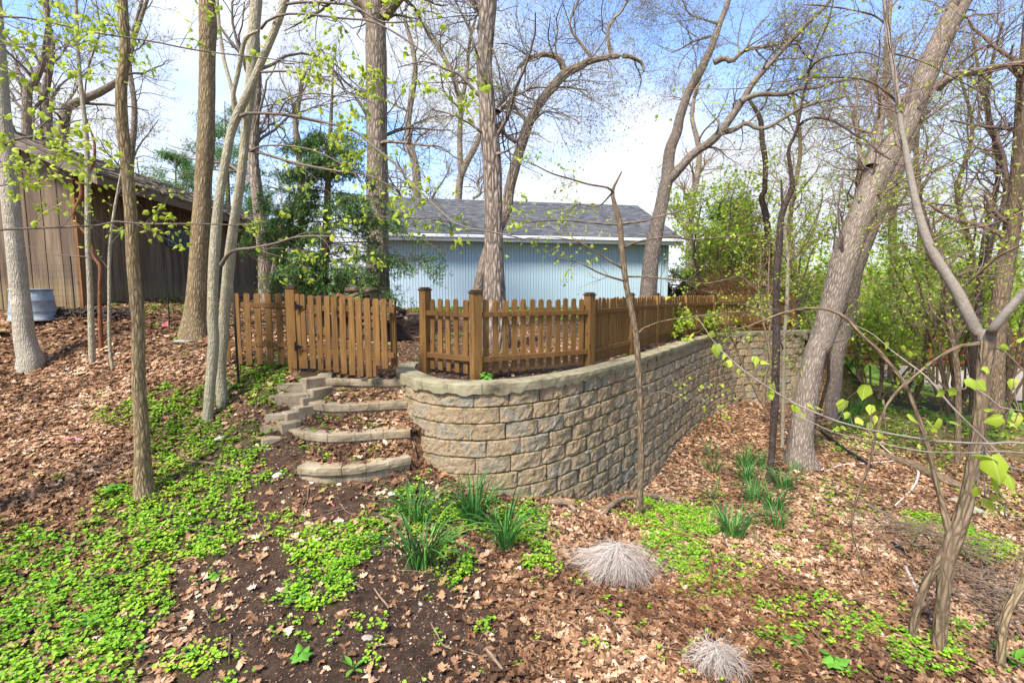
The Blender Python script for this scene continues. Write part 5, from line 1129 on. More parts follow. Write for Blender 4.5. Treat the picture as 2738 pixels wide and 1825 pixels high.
lb2 = limbs(T, [T.path('F', [(1240, 915, 60), (1215, 830, 46), (1200, 770, 38), (1165, 640, 31), (1130, 500, 28), (1085, 360, 27), (1030, 220, 26), (960, 120, 24), (880, 30, 21), ('C', 830, 1530, 20), ('C', 760, 1450, 19), ('C', 690, 1415, 17), ('C', 640, 1403, 16), ('C', 540, 1410, 14), ('C', 430, 1440, 12), ('C', 330, 1480, 9), ('C', 230, 1505, 6)], 4.0, 4.6),
                 T.path('F', [(1215, 960, 66), (1165, 1040, 52), (1110, 1140, 46), (1072, 1270, 43), (1052, 1400, 42), (1030, 1470, 60)], 4.0, 4.1),
                 T.path('F', [(1385, 20, 30), (1310, 28, 22), (1240, 48, 20), (1150, 105, 18), (1060, 180, 20), (990, 240, 18), (935, 320, 16), (890, 450, 15), (865, 560, 13), (805, 730, 12), (782, 850, 9), (805, 960, 7), (845, 1130, 5)], 4.05, 4.3),
                 T.path('C', [(1160, 1090, 12), (1230, 1060, 11), (1300, 1040, 10), (1420, 1020, 9), (1568, 960, 8)], 4.2, 3.9),
                 T.path('C', [(1310, 1290, 16), (1380, 1230, 14), (1450, 1170, 14), (1568, 1110, 12), (1700, 1050, 10)], 4.15, 3.7),
                 T.path('C', [(1008, 500, 12), (985, 460, 12), (930, 410, 11), (860, 370, 9), (780, 355, 8), (650, 352, 7), (520, 365, 6), (380, 385, 5), (260, 405, 4), (0, 405, 3)], 4.5, 4.6),
                 T.path('C', [(955, 240, 12), (1040, 260, 9), (1150, 300, 8), (1260, 360, 7), (1420, 440, 6), (1568, 470, 5)], 4.6, 4.3),
                 T.path('C', [(940, 110, 12), (880, 70, 9), (780, 45, 8), (680, 30, 7), (560, 20, 6)], 4.6, 4.8),
                 T.path('C', [(1030, 700, 10), (980, 660, 8), (930, 700, 5), (880, 690, 4)], 4.4, 4.5), T.path('F', [(1420, 30, 22), (1480, 60, 16), (1530, 110, 14), (1600, 180, 12)], 4.05, 3.8)], 10, 34, 'branch', .06)
lv = T.twigs(lb2[0][3:9], lb2[1][3:9], [dict(k=11, lo=.1, hi=.99, L=.55, up=.05, rf=.5, n=7, wig=.15, rmax=.006), dict(k=4, lo=.15, hi=.98, L=.26, n=5, rf=.6, rmax=.003)]); T.leaves(lv[1][0], 1, .035, M['lime'], single=120, single_mat=M['limeo'])
P1 = lb1[0][:, 25:]; R1 = lb1[1][:, 25:]
lv = T.twigs(P1, R1, [dict(k=12, lo=.1, hi=.99, L=1.4, up=.2, rf=.3, n=9, wig=.14, rmax=.008), dict(k=6, lo=.15, hi=.98, L=.6, n=6, rf=.55, rmax=.004), dict(k=3, lo=.2, hi=1, L=.25, n=4, rf=.6)], name='upper_twigs', mat=M['twig_red']); T.leaves(lv[2][0], 1, .028, M['bud'], HRT, name='upper_leaves')
# --- right bottom bent trunk
b0 = np.array([*W(2665, 1870, 3.9)[:2], 0]); b0[2] = gz(b0[0], b0[1])
T = Tree('linden_tree', 'bent mossy trunk cut by the right edge of the photo at the bottom', base=b0, bark='bark_tan')
T.trunk(rooted(T.path('F', [(1430, 1700, 64), (1442, 1568, 58), (1460, 1450, 55), (1470, 1330, 50), (1495, 1230, 54), (1545, 1150, 58), (1585, 1060, 58), (1600, 900, 54), (1625, 700, 50), (1660, 400, 48), (1690, 100, 46)], 3.9, 4.2)), 60, 18, .1)
# --- sapling in front of the wall
b0 = GH('E', 1376, 800)
T = Tree('sapling', 'slender crooked sapling standing alone in front of the curved wall', base=b0, bark='bark_mid'); Yb = float(b0[1])
P, R = T.trunk(rooted(T.path('E', [(1376, 800, 42), (1380, 740, 34), (1386, 600, 31), (1386, 400, 31), (1380, 200, 31), (1366, 0, 31), ('B', 1345, 1420, 30), ('B', 1320, 1300, 28), ('B', 1302, 1150, 27), ('B', 1290, 1020, 27), ('B', 1272, 950, 24), ('B', 1258, 872, 15), ('B', 1290, 800, 8), ('B', 1300, 780, 5)], Yb)), 70, 12, .10, flare=.1)
BR = [T.path('B', [(1262, 880, 14), (1235, 855, 10), (1150, 840, 9), (1075, 818, 8), (980, 790, 7), (900, 750, 5), (850, 735, 4)], Yb, Yb - .4), T.path('B', [(1292, 1025, 10), (1150, 1015, 7), (1000, 1003, 6), (850, 1012, 5), (760, 985, 3)], Yb, Yb - .5), T.path('B', [(1312, 1228, 13), (1225, 1175, 9), (1160, 1135, 8), (1080, 1095, 6), (950, 1080, 4), (820, 1090, 3)], Yb, Yb - .4),
      T.path('B', [(1318, 1280, 13), (1260, 1265, 10), (1190, 1240, 8), (1100, 1195, 6), (1000, 1180, 4)], Yb, Yb - .3), T.path('B', [(1290, 1020, 12), (1390, 1010, 9), (1470, 985, 8), ('C', 40, 950, 7), ('C', 180, 880, 5), ('C', 260, 860, 3)], Yb, Yb + .4), T.path('B', [(1312, 1125, 12), (1380, 1100, 10), (1500, 1080, 8), ('C', 60, 1090, 7), ('C', 200, 1080, 6), ('C', 400, 1060, 4)], Yb, Yb + .4),
      T.path('B', [(1330, 1260, 10), (1420, 1262, 8), (1568, 1278, 7), ('C', 120, 1290, 5), ('C', 260, 1260, 4)], Yb, Yb + .3), T.path('I', [(240, 605, 14), (262, 580, 11), (400, 530, 10), (560, 510, 9), (700, 490, 8), (850, 478, 6), (1000, 465, 5), (1150, 462, 3)], Yb, Yb + .5), T.path('I', [(262, 1000, 8), (330, 965, 7), (400, 955, 6), (480, 990, 6), (600, 1005, 5), (740, 1060, 3)], Yb, Yb - .2),
      T.path('B', [(1255, 880, 10), (1190, 940, 6), (1100, 930, 5), (1060, 960, 3)], Yb, Yb + .2)]
lb = limbs(T, BR, 7, 20, 'branch')
lv = T.twigs(lb[0], lb[1], [dict(k=8, lo=.25, hi=.99, L=.55, up=.05, rf=.5, n=6, wig=.15, rmax=.005), dict(k=4, lo=.15, hi=.98, L=.24, n=5, rf=.6, rmax=.0025)]); T.leaves(lv[1][0], 2, .042, M['lime'], single=280, single_mat=M['limeo'], droop=.1)
# --- branches reaching in from a tree outside the right edge, very near
T = Tree('linden_tree', 'tree outside the right edge whose near branches carry the largest lime leaves', base=(2.75, 1.75, -2.4), bark='bark_smooth')
gz0 = gz(2.75, 1.75)
T.trunk(np.array([[2.75, 1.75, gz0 - .1, .10], [2.8, 1.75, -.5, .09], [2.85, 1.8, 1.2, .08], [2.9, 1.85, 3, .06], [3.0, 1.9, 5, .03]]), 40, 14, .07)
BR = [T.path('I', [('F', 1900, 500, 20), ('F', 1568, 476, 17), ('F', 1400, 478, 16), ('F', 1200, 468, 14), ('F', 1050, 448, 13), ('F', 850, 412, 11), ('F', 700, 370, 9), ('F', 560, 312, 8), (1200, 1040, 13), (1050, 952, 11), (870, 830, 9), (780, 750, 8), (700, 670, 6), (640, 580, 5), (585, 500, 4)], 1.95, 2.3),
      T.path('F', [(1900, 540, 14), (1568, 520, 12), (1300, 520, 10), (1100, 512, 9), (900, 472, 8), (720, 432, 6), (600, 380, 5), (520, 345, 3)], 2.0, 2.4),
      T.path('F', [(1900, 640, 16), (1568, 600, 14), (1480, 545, 12), (1400, 470, 12), (1240, 310, 11), (1130, 180, 10), (1040, 110, 8), (960, 50, 6), (880, -20, 5), (800, -60, 3)], 2.0, 2.5),
      T.path('F', [(1900, 800, 16), (1568, 815, 12), (1500, 760, 11), (1450, 690, 10), (1400, 560, 9), (1385, 480, 7)], 1.6, 1.5), T.path('F', [(1900, 400, 10), (1568, 330, 7), (1420, 270, 6), (1330, 215, 4)], 1.8, 1.9)]
for r in BR: r[0, :3] = [2.78, 1.76, r[0, 2]]
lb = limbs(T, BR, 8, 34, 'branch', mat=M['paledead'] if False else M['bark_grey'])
big = [(60, -5, 60, 2.3), (130, 10, 55, 2.3), (170, 45, 62, 2.3), (195, 80, 40, 2.3), (240, 125, 50, 2.3), (275, 150, 36, 2.3), (345, 95, 46, 2.25), (375, 115, 46, 2.25), (390, 160, 36, 2.25), (425, 225, 60, 2.2), (405, 255, 46, 2.2), (520, 315, 56, 2.2), (570, 360, 46, 2.2), (590, 310, 50, 2.2), (620, 320, 36, 2.2), (705, 432, 40, 2.2), (740, 405, 30, 2.2), (760, 305, 66, 2.1), (775, 350, 40, 2.1), (810, 375, 46, 2.1),
       (845, 235, 76, 1.9), (875, 320, 50, 2.1), (880, 370, 50, 2.1), (865, 395, 40, 2.1), (910, 440, 40, 2.1), (930, 290, 36, 2.1), (955, 30, 40, 2.3), (1045, 365, 66, 2.05), (1130, 390, 56, 2.0), (1150, 415, 40, 2.0), (1195, 390, 66, 2.0), (1225, 395, 60, 2.0), (1120, 125, 36, 2.2), (1205, 250, 46, 1.9), (1255, 240, 46, 1.9), (1310, 200, 56, 1.9), (1350, 210, 66, 1.9), (1400, 145, 46, 1.9), (1385, 330, 36, 1.9),
       (1470, 385, 80, 1.85), (1520, 415, 66, 1.85), (1540, 360, 60, 1.85), (1500, 440, 40, 1.85), (1095, 490, 30, 2.0), (1325, 565, 104, 1.25), (1420, 575, 130, 1.2), (1395, 610, 76, 1.25), (1370, 600, 56, 1.25), (1430, 660, 78, 1.25), (1480, 640, 86, 1.22), (1500, 670, 70, 1.25), (1345, 705, 90, 1.25), (1415, 755, 66, 1.28), (1448, 750, 60, 1.28), (1390, 740, 40, 1.28), (1460, 50, 40, 1.9), (1520, 200, 50, 1.9), (1530, 20, 40, 1.9), (1010, 45, 36, 2.3), (1040, 70, 30, 2.2)]
pos = np.array([W(*src('F', x, y - w_ * .35), Yd) for x, y, w_, Yd in big]); sz = np.array([w_ / 1.7043 / FPX * Yd * .90 for x, y, w_, Yd in big])
ax = T.g.normal(0, .45, pos.shape); ax[:, 2] -= .55; ax[:, 1] -= .3; nr = T.g.normal(0, .45, pos.shape); nr[:, 2] += .95; nr[:, 1] -= .25
T.put_leaves(pos, ax, nr, sz, M['lime'], HRT, 'leaves', 200, M['limeo'])
# leaf stalks joining the near leaves to their branch
Pall = lb[0].reshape(-1, 3); a = Acc()
d = np.linalg.norm(pos[:, None] - Pall[None], axis=2).argmin(1); q = Pall[d]; mid_ = (q + pos) / 2 + [0, 0, -.01]
V, Q, bk = tubes(np.stack([q, mid_, pos], 1), np.full((len(pos), 3), .0014), 4); a.add(V, Q, bk=bk); o = a.build('leaf_stalks', M['twig'], T.root, True); o['kind'] = 'stuff'
# ------------------------------------------------------------------ leaf litter, chips and ground cover
def scatter(n, x0, x1, y0, y1, g):
    """random points that the photograph's side of the slope could show"""
    x = g.uniform(x0, x1, n); y = g.uniform(y0, y1, n); px, _, _ = proj(np.stack([x, y, np.full(n, -1.)], -1)); k = (px > -260) & (px < 3000); x, y = x[k], y[k]
    z = gh(x, y); return x, y, z
def slope_n(x, y):
    e = .08; zx = gh(x + e, y) - gh(x - e, y); zy = gh(x, y + e) - gh(x, y - e); n = np.stack([-zx / (2 * e), -zy / (2 * e), np.ones_like(x)], 1); n[:, :2] = np.clip(n[:, :2], -1.2, 1.2); return n
g4 = np.random.default_rng(44)
acc = Acc()
for (n, y0, y1, xr, sz) in ((86000, 2.3, 7.5, 8, 1), (42000, 7.5, 12, 12, 1.1), (26000, 12, 22, 20, 1.5)):
    x, y, z = scatter(n, -xr, xr, y0, y1, g4); ok, gr, li, so_, m = dens(x, y, z)
    steps_ = (x > -3.2) & (x < -1.6) & (y > 5.7) & (y < 7.3)
    k = ok & (g4.random(len(x)) < np.clip(li * (1 - .55 * gr) + .035 * (1 - m) * so_, 0, 1) * np.where(m, .75, 1)); x, y, z = x[k], y[k], z[k]; m = m[k]
    N = len(x); nr = slope_n(x, y); tilt = g4.uniform(.05, .75, N)[:, None]; nr = nr / np.linalg.norm(nr, axis=1, keepdims=True) + g4.normal(0, .62, (N, 3)) * tilt
    th = g4.uniform(0, 2 * np.pi, N); ax = np.stack([np.cos(th), np.sin(th), g4.normal(0, .25, N)], 1)
    s = (.040 + .095 * g4.random(N) ** 1.5) * sz * np.where(m, .65, 1); pt = (n2(x, y, 1.7, 3, 99) - .5) * .9 + (n2(x, y, .5, 2, 98) - .5) * .5; p = np.stack([x, y, z + g4.uniform(.004, .032, N)], 1)
    w = g4.integers(len(LIT), size=N)
    for i, (tv, tf) in enumerate(LIT): inst(acc, tv, tf, p[w == i], ax[w == i], nr[w == i], s[w == i], np.clip(g4.normal(.5, .24, (w == i).sum()) + pt[w == i], 0, 1))
tag(acc.build('leaf_litter', M['litter'], None, False), kind='stuff')
# chips and crumbs of bark on the bare soil
acc = Acc(); x, y, z = scatter(60000, -5, 5, 2.3, 8.5, g4); ok, gr, li, so_, m = dens(x, y, z); k = ok & (g4.random(len(x)) < .25 + .75 * so_) & ~(m & (x > -1.7) & (y < 6)); x, y, z = x[k], y[k], z[k]; N = len(x)
nr = slope_n(x, y) + g4.normal(0, .5, (N, 3)); th = g4.uniform(0, 6.3, N); ax = np.stack([np.cos(th), np.sin(th), g4.normal(0, .3, N)], 1)
inst(acc, np.array([(-.3, -.5, 0), (.3, -.5, .05), (.2, .5, 0), (-.25, .45, .06)], float), np.array([[0, 1, 2], [0, 2, 3]]), np.stack([x, y, z + .006], 1), ax, nr, g4.uniform(.006, .024, N), np.clip(g4.normal(.5, .25, N), 0, 1))
tag(acc.build('bark_mulch', M['chip'], None, False), kind='stuff')
# green ground cover: little plants of a few round leaves each
acc = Acc()
for (n, y0, y1, xr, s0, per) in ((76000, 2.3, 7.6, 7, .92, 5), (16000, 7.6, 13, 11, 1.35, 3), (18000, 13, 24, 20, 2.3, 3)):
    x, y, z = scatter(n, -xr, xr, y0, y1, g4); ok, gr, li, so_, m = dens(x, y, z); k = ok & (g4.random(len(x)) < gr * 1.25 * sstep(.30, .58, n2(x, y, 9, 2, 93)) * np.where(m & (y < 14), .5, 1)); x, y, z = x[k], y[k], z[k]; N = len(x)
    hh = g4.uniform(.01, .075, N); pt = (n2(x, y, 2.2, 3, 88) - .5) * 1.1
    for j in range(per):
        th = g4.uniform(0, 6.3, N); ax = np.stack([np.cos(th), np.sin(th), g4.normal(.1, .2, N)], 1); rr = g4.uniform(.004, .026, N)
        p = np.stack([x, y, z + hh * g4.uniform(.5, 1.1, N)], 1) + ax * rr[:, None] * [1, 1, 0]; nr = g4.normal(0, .33, (N, 3)); nr[:, 2] += 1
        w = g4.integers(3, size=N); s = g4.uniform(.010, .040, N) * s0
        for i, (tv, tf) in enumerate(CLO): inst(acc, tv, tf, p[w == i], ax[w == i], nr[w == i], s[w == i], np.clip(g4.normal(.5, .22, (w == i).sum()) + pt[w == i], 0, 1))
tag(acc.build('ground_cover', M['clover'], None, False), kind='stuff')

# ------------------------------------------------------------------ daffodil clumps
def blade(seed):
    r = np.random.default_rng(seed); n = 7; t = np.linspace(0, 1, n); lean = r.uniform(.10, 1.15); w = .015 * (1 - .75 * t ** 3)
    y = lean * t ** 1.7 * .75; z = t * (1 - .45 * lean * t ** 2.2) ; xs = r.normal(0, .04) * t
    V = np.stack([np.concatenate([xs - w, xs * 1, xs + w]), np.concatenate([y, y + .01, y]), np.concatenate([z, z - .005, z])], 1)
    F = np.array([[i + k * n, i + 1 + k * n, i + 1 + (k + 1) * n, i + (k + 1) * n] for i in range(n - 1) for k in (0, 1)]); return V, F
BLD = [blade(s) for s in range(8)]; BLM = [meshdata('blade', v, f, M['daffo'], True) for v, f in BLD]
def daffodil(reg, x, y, hgt, n, label, single, spread=.10, group=None, p=None):
    p = GH(reg, x, y) if p is None else p; root = empty('daffodil_clump', p, label, 'daffodils', group); r = g4
    acc = Acc()
    for i in range(n):
        th = r.uniform(0, 6.3); rr = spread * math.sqrt(r.random()); s = hgt * r.uniform(.65, 1.12); q = np.array([p[0] + math.cos(th) * rr, p[1] + math.sin(th) * rr, p[2] - .01]); k = int(r.integers(8)); yaw = th - math.pi / 2 + r.normal(0, .5)
        if single: obj('blade', BLM[k], root, rel(root, q), (0, 0, yaw), (s * 1.1, s * 1.5, s * 1.3))
        else: acc.add(xf(BLD[k][0] * s, q, yaw), BLD[k][1], rnd=np.full(21, r.random()))
    if not single: o = acc.build('blades', M['daff'], root, True); o['kind'] = 'stuff'
daffodil('E', 352, 835, .44, 40, 'daffodil clump nearest the bottom step, thin and upright', True, .09)
daffodil('E', 625, 830, .50, 78, 'darkest fullest daffodil clump against the foot of the curved wall', True, .13)
daffodil('E', 385, 1035, .50, 66, 'sprawling daffodil clump nearest the camera', True, .13)
daffodil('E', 765, 950, .48, 50, 'daffodil clump just right of and below the darkest clump', True, .09)
for (x, y, h, n, lab) in ((140, 545, .42, 26, 'small daffodil clump closest to the far part of the wall'), (145, 610, .40, 24, 'small daffodil clump just below the one nearest the far wall'), (295, 580, .50, 60, 'upper left clump of the large daffodil patch'), (300, 650, .50, 60, 'middle left clump of the large daffodil patch'), (330, 745, .50, 50, 'lower left clump of the large daffodil patch'),
                          (470, 690, .50, 70, 'daffodil clump right of the dark crooked trunk foot'), (420, 780, .48, 60, 'lower right clump of the large daffodil patch'), (240, 905, .52, 80, 'big isolated daffodil clump below the large patch'), (440, 860, .46, 40, 'faint daffodil clump at the bottom right of the patch'), (150, 730, .36, 18, 'thin daffodil tuft left of the large patch'),
                          (535, 610, .34, 26, 'daffodil tuft at the foot of the massive leaning trunk'), (375, 590, .44, 34, 'daffodil tuft left of the dark crooked trunk')):
    daffodil('F', x, y, h, n, lab, False, .13)
for i in range(7): 
    x, y = 740 + 22 * (i % 4) + g4.normal(0, 8), 300 + 38 * (i // 2); daffodil('F', x, y, .55, 34, 'dark daffodil clump on the bank beyond the leaning trunks, ' + ('topmost', 'second from the top', 'third from the top', 'middle', 'third from the bottom', 'second from the bottom', 'lowest')[i], False, .2, 'far daffodil clumps')
daffodil('E', 1380, 802, .30, 26, 'daffodil tuft at the foot of the slender sapling', False, .05)
# ------------------------------------------------------------------ bleached wiry heaps
def heap(reg, x, y, wid, hgt, n, label):
    p = GH(reg, x, y); root = empty('dead_grass_heap', p, label, 'dead plant'); r = g4
    th = r.uniform(0, 6.3, n); L_ = wid * np.sqrt(r.uniform(.12, 1.0, n)) * r.uniform(.55, 1.15, n) * (.80 + .22 * np.sin(2 * th + 1) + .12 * np.sin(5 * th)); t = np.linspace(0, 1, 7)[None]
    c0 = p + [.02, .10, hgt * .85]; sx = c0[0] + np.cos(th)[:, None] * L_[:, None] * t ** .9 ; sy = c0[1] + np.sin(th)[:, None] * L_[:, None] * t ** .9 * .85
    base = gh(sx, sy); top = c0[2] + r.normal(0, .03, n)[:, None]; q = t ** r.uniform(1.3, 2.6, n)[:, None]; sz = np.maximum(top * (1 - q) + (base + .02 + r.uniform(0, .10, n)[:, None]) * q, base + .008)
    P = np.stack([sx, sy, sz], -1); P[:, 1:] += np.cumsum(r.normal(0, .016, P[:, 1:].shape), 1); R = np.full(P.shape[:2], .0019) * np.linspace(1.2, .5, 7)
    a = Acc(); V, Q, bk = tubes(P, R, 3); a.add(V, Q, bk=bk)
    P2, R2 = spawn(P, R, 3, .3, .95, .16 * wid / .45, (20, 45), 0, 4, .8, .2, lt=0, g=r); P2[..., 2] = np.maximum(P2[..., 2], gh(P2[..., 0], P2[..., 1]) + .006); V, Q, bk = tubes(P2, R2, 3); a.add(V, Q, bk=bk)
    o = a.build('stems', M['paledead'], root, True); o['kind'] = 'stuff'
heap('E', 1275, 1110, .60, .34, 520, 'large bleached wiry heap of dead stems in the right foreground')
heap('F', 165, 1568, .32, .20, 220, 'small bleached wiry tuft at the bottom edge of the photo')

# ------------------------------------------------------------------ sticks, stones and odds and ends on the ground
def drape(reg, pts, lift=1.0, jit=0):
    out = []
    for p in pts:
        q = GH(reg, p[0], p[1]); dep = proj(q)[2]; r_ = p[2] / 1.7043 / FPX * dep / 2; out.append([q[0], q[1], q[2] + r_ * lift + .01, r_])
    return np.array(out)
def stick(name, label, cat, reg, pts, mat='dead', n=16, sides=8, disp=.2, lift=1, parent=None):
    C_ = catmull(drape(reg, pts, lift), n); V, Q, bk = tubes(C_[None, :, :3], C_[None, :, 3], sides, disp, 12)
    cap = [np.arange(sides)[None, ::-1].copy(), (np.arange(sides) + (n - 1) * sides)[None]]
    o = part(name, V, [Q] + cap, M[mat], None, True, {'bk': ('FLOAT_VECTOR', bk)}); tag(o, label, cat); return o
stick('fallen_branch', 'long arched stick lying in green ground cover below the twin trunks', 'branch', 'D', [(680, 545, 4), (790, 558, 8), (880, 572, 9), (960, 580, 10), (1050, 603, 11), (1120, 632, 10), (1185, 668, 6)])
stick('fallen_branch', 'dark stick crossing the leaf litter left of the tan trunk', 'branch', 'D', [(170, 540, 5), (300, 570, 7), (420, 585, 7), (530, 572, 4)], 'dead')
stick('fallen_branch', 'short dark stick among the green leaves at bottom left', 'branch', 'D', [(0, 1530, 12), (60, 1440, 11), (130, 1350, 9), (230, 1270, 6), (380, 1200, 3)], 'twig')
stick('fallen_branch', 'curved pale stick at the bottom left corner', 'branch', 'D', [(115, 1800, 6), (160, 1440, 7), (190, 1500, 6), (205, 1568, 5)], 'dead')
stick('log', 'weathered brown log piece lying at the foot of the wall', 'log', 'E', [(965, 762, 26), (1010, 768, 34), (1055, 775, 34), (1090, 800, 22)], 'dead', 18, 10, .5)
stick('log', 'crooked root like log curving behind the sapling foot', 'log', 'E', [(1218, 808, 26), (1250, 780, 32), (1300, 745, 26), (1380, 735, 22), (1450, 735, 26), (1510, 745, 26), (1568, 765, 18)], 'dead', 30, 10, .4)
for reg, pts, lab in (('E', [(22, 1105, 9), (70, 1122, 10), (122, 1150, 7)], 'short brown stick below the green patch near the centre'), ('E', [(172, 1148, 9), (200, 1190, 10), (235, 1228, 8)], 'short stick beside the nearest daffodil clump'),
                      ('E', [(430, 1310, 8), (460, 1360, 9), (490, 1410, 10), (560, 1432, 9), (645, 1450, 6)], 'bent grey stick near the bottom centre'), ('E', [(680, 1425, 15), (715, 1470, 18), (755, 1520, 12)], 'stubby peeled stick at the bottom centre'),
                      ('E', [(835, 1280, 6), (920, 1288, 7), (1005, 1308, 5)], 'thin straight stick left of the bleached heap'), ('E', [(1130, 1180, 8), (1200, 1250, 9), (1270, 1320, 9), (1330, 1345, 7), (1450, 1355, 6), (1568, 1378, 4)], 'long dark stick running out from under the bleached heap'),
                      ('E', [(1070, 1250, 6), (1130, 1215, 6), (1170, 1190, 4)], 'yellow straw like stick beside the bleached heap'), ('F', [(810, 748, 13), (880, 780, 15), (960, 825, 15), (1040, 880, 12)], 'dark straight rail lying on the right hand slope'),
                      ('F', [(1025, 1045, 14), (1060, 1120, 14), (1100, 1200, 15), (1150, 1300, 12)], 'pale broken limb behind the nearest forked trunk'), ('F', [(660, 610, 4), (740, 580, 6), (860, 575, 6), (990, 560, 5)], 'pale thin twig below the massive leaning trunk'),
                      ('F', [(980, 765, 6), (1050, 700, 8), (1078, 655, 9), (1080, 600, 9), (1000, 560, 7), (900, 480, 6)], 'pale crooked branch standing out of the slope'), ('F', [(830, 1090, 6), (900, 1010, 5), (830, 870, 6), (790, 760, 8)], 'thin dark branch lying down the right slope')):
    stick('fallen_branch', lab, 'branch', reg, pts, 'paledead' if 'pale' in lab and 'peeled' not in lab else ('twig' if 'dark' in lab else 'dead'), 16, 7, .2)
stick('log', 'large mossy dark log lying on the bank at the right', 'log', 'F', [(890, 525, 40), (960, 550, 48), (1080, 600, 52), (1200, 655, 54), (1300, 690, 46)], 'bark_dark' if False else 'twig', 30, 12, .3) if False else None
C_ = catmull(drape('F', [(890, 525, 26), (960, 550, 34), (1080, 600, 38), (1200, 655, 38), (1310, 695, 30)], .5), 26); V, Q, bk = tubes(C_[None, :, :3], C_[None, :, 3], 14, .3, 9)
o = part('log', V, [Q, np.arange(14)[None, ::-1].copy()], M['bark_mid'], None, True, {'bk': ('FLOAT_VECTOR', bk)}); tag(o, 'large dark log lying on the green bank at the right', 'log')
stick('drain_pipe', 'black corrugated pipe lying on the slope beside the massive trunk', 'pipe', 'F', [(640, 430, 13), (700, 475, 14), (760, 520, 15), (830, 565, 15), (882, 602, 15)], 'pipe', 30, 10, .1)
stick('pipe_piece', 'short black piece of pipe half buried in leaves on the right slope', 'pipe', 'F', [(965, 940, 16), (990, 960, 18), (1030, 985, 18)], 'pipe', 10, 8, .3)
def rock(reg, x, y, w_, mat, lab, flat=.55):
    p = GH(reg, x, y); s = w_ / 1.7043 / FPX * proj(p)[2] / 2; r = g4
    th = np.linspace(0, 2 * np.pi, 9, endpoint=False); V = [[0, 0, -.3]]; 
    for k, (z, rr) in enumerate(((-.1, .9), (.35, 1.), (.75, .7))): V += [[math.cos(t) * rr * r.uniform(.8, 1.15), math.sin(t) * rr * r.uniform(.75, 1.05), z * r.uniform(.8, 1.2)] for t in th]
    V += [[0, 0, .9]]; V = np.array(V) * [s, s * .8, s * flat]; F3 = [[0, 1 + (i + 1) % 9, 1 + i] for i in range(9)] + [[28, 19 + i, 19 + (i + 1) % 9] for i in range(9)]
    F4 = [[1 + k * 9 + i, 1 + k * 9 + (i + 1) % 9, 1 + (k + 1) * 9 + (i + 1) % 9, 1 + (k + 1) * 9 + i] for k in (0, 1) for i in range(9)]
    o = obj('stone', meshdata('stone', V, [np.array(F3), np.array(F4)], M[mat]), None, p, (0, 0, r.uniform(0, 3))); tag(o, lab, 'stone')
rock('D', 1270, 628, 56, 'stone', 'pale buff stone below the lowest step, leftmost of three'); rock('D', 1420, 656, 30, 'stone', 'pinkish white stone below the lowest step, middle of three'); rock('D', 1546, 672, 30, 'stone', 'white pebble below the lowest step, rightmost of three')
rock('D', 1005, 462, 48, 'stone', 'pale round stone among green leaves below the twin trunks'); rock('D', 745, 1068, 26, 'stone', 'small white stone in the middle of the bare soil'); rock('E', 262, 706, 60, 'stone', 'flat bluish white stone left of the daffodils', .2); rock('E', 140, 1368, 56, 'greystone', 'flat grey green stone on the bare soil at bottom centre', .35); rock('E', 382, 1210, 28, 'greystone', 'reddish pebble under the nearest daffodils')
rock('F', 1270, 745, 90, 'greystone', 'pale flat rock on the bank behind the forked trunk', .35); rock('F', 1350, 790, 90, 'greystone', 'grey rock just right of the forked trunk', .4); rock('F', 1300, 735, 40, 'greystone', 'small rock touching the forked trunk on the bank'); rock('D', 820, 1060 - 0, 16, 'stone', 'tiny pebble on the bare soil left of centre')
rock('A', 830, 1558, 90, 'greystone', 'flat pale stone at the foot of the thickest tan trunk', .25)
stick('marking_ribbon', 'pink marking ribbon lying on the leaf litter at the left', 'ribbon', 'D', [(255, 462, 4), (300, 466, 7), (345, 458, 9), (352, 472, 10), (400, 468, 4), (442, 470, 3)], 'pink', 16, 5, .5, 1.5)
stick('marking_ribbon', 'tiny pink ribbon scrap below the steps', 'ribbon', 'D', [(1488, 755, 3), (1510, 762, 4), (1524, 770, 3)], 'pink', 6, 5, .3)
p = GH('A', 768, 1498); V = np.array([(0, 0, 0), (.012, 0, .0), (.012, 0, .16), (0, 0, .16), (-.10, .01, .06), (.012, 0, .13)]); 
fr = empty('marker_flag', p, 'small pink marker flag in front of the thickest tan trunk', 'flag')
a = Acc(); V, Q, bk = tubes(np.array([[[0, 0, -.05], [0, 0, .07], [.005, 0, .16]]]) + p, np.full((1, 3), .002), 5); a.add(V, Q, bk=bk); a.build('stake', M['twig'], fr)
u, v = np.meshgrid(np.linspace(0, 1, 5), np.linspace(0, 1, 4), indexing='ij'); Vf = np.stack([p[0] - .11 * u, p[1] + .012 * np.sin(u * 5), p[2] + .04 + .10 * v * (1 - .45 * u)], -1).reshape(-1, 3); i = np.arange(20).reshape(5, 4); part('cloth', Vf, np.stack([i[:-1, :-1], i[1:, :-1], i[1:, 1:], i[:-1, 1:]], -1).reshape(-1, 4), M['pink'], fr)
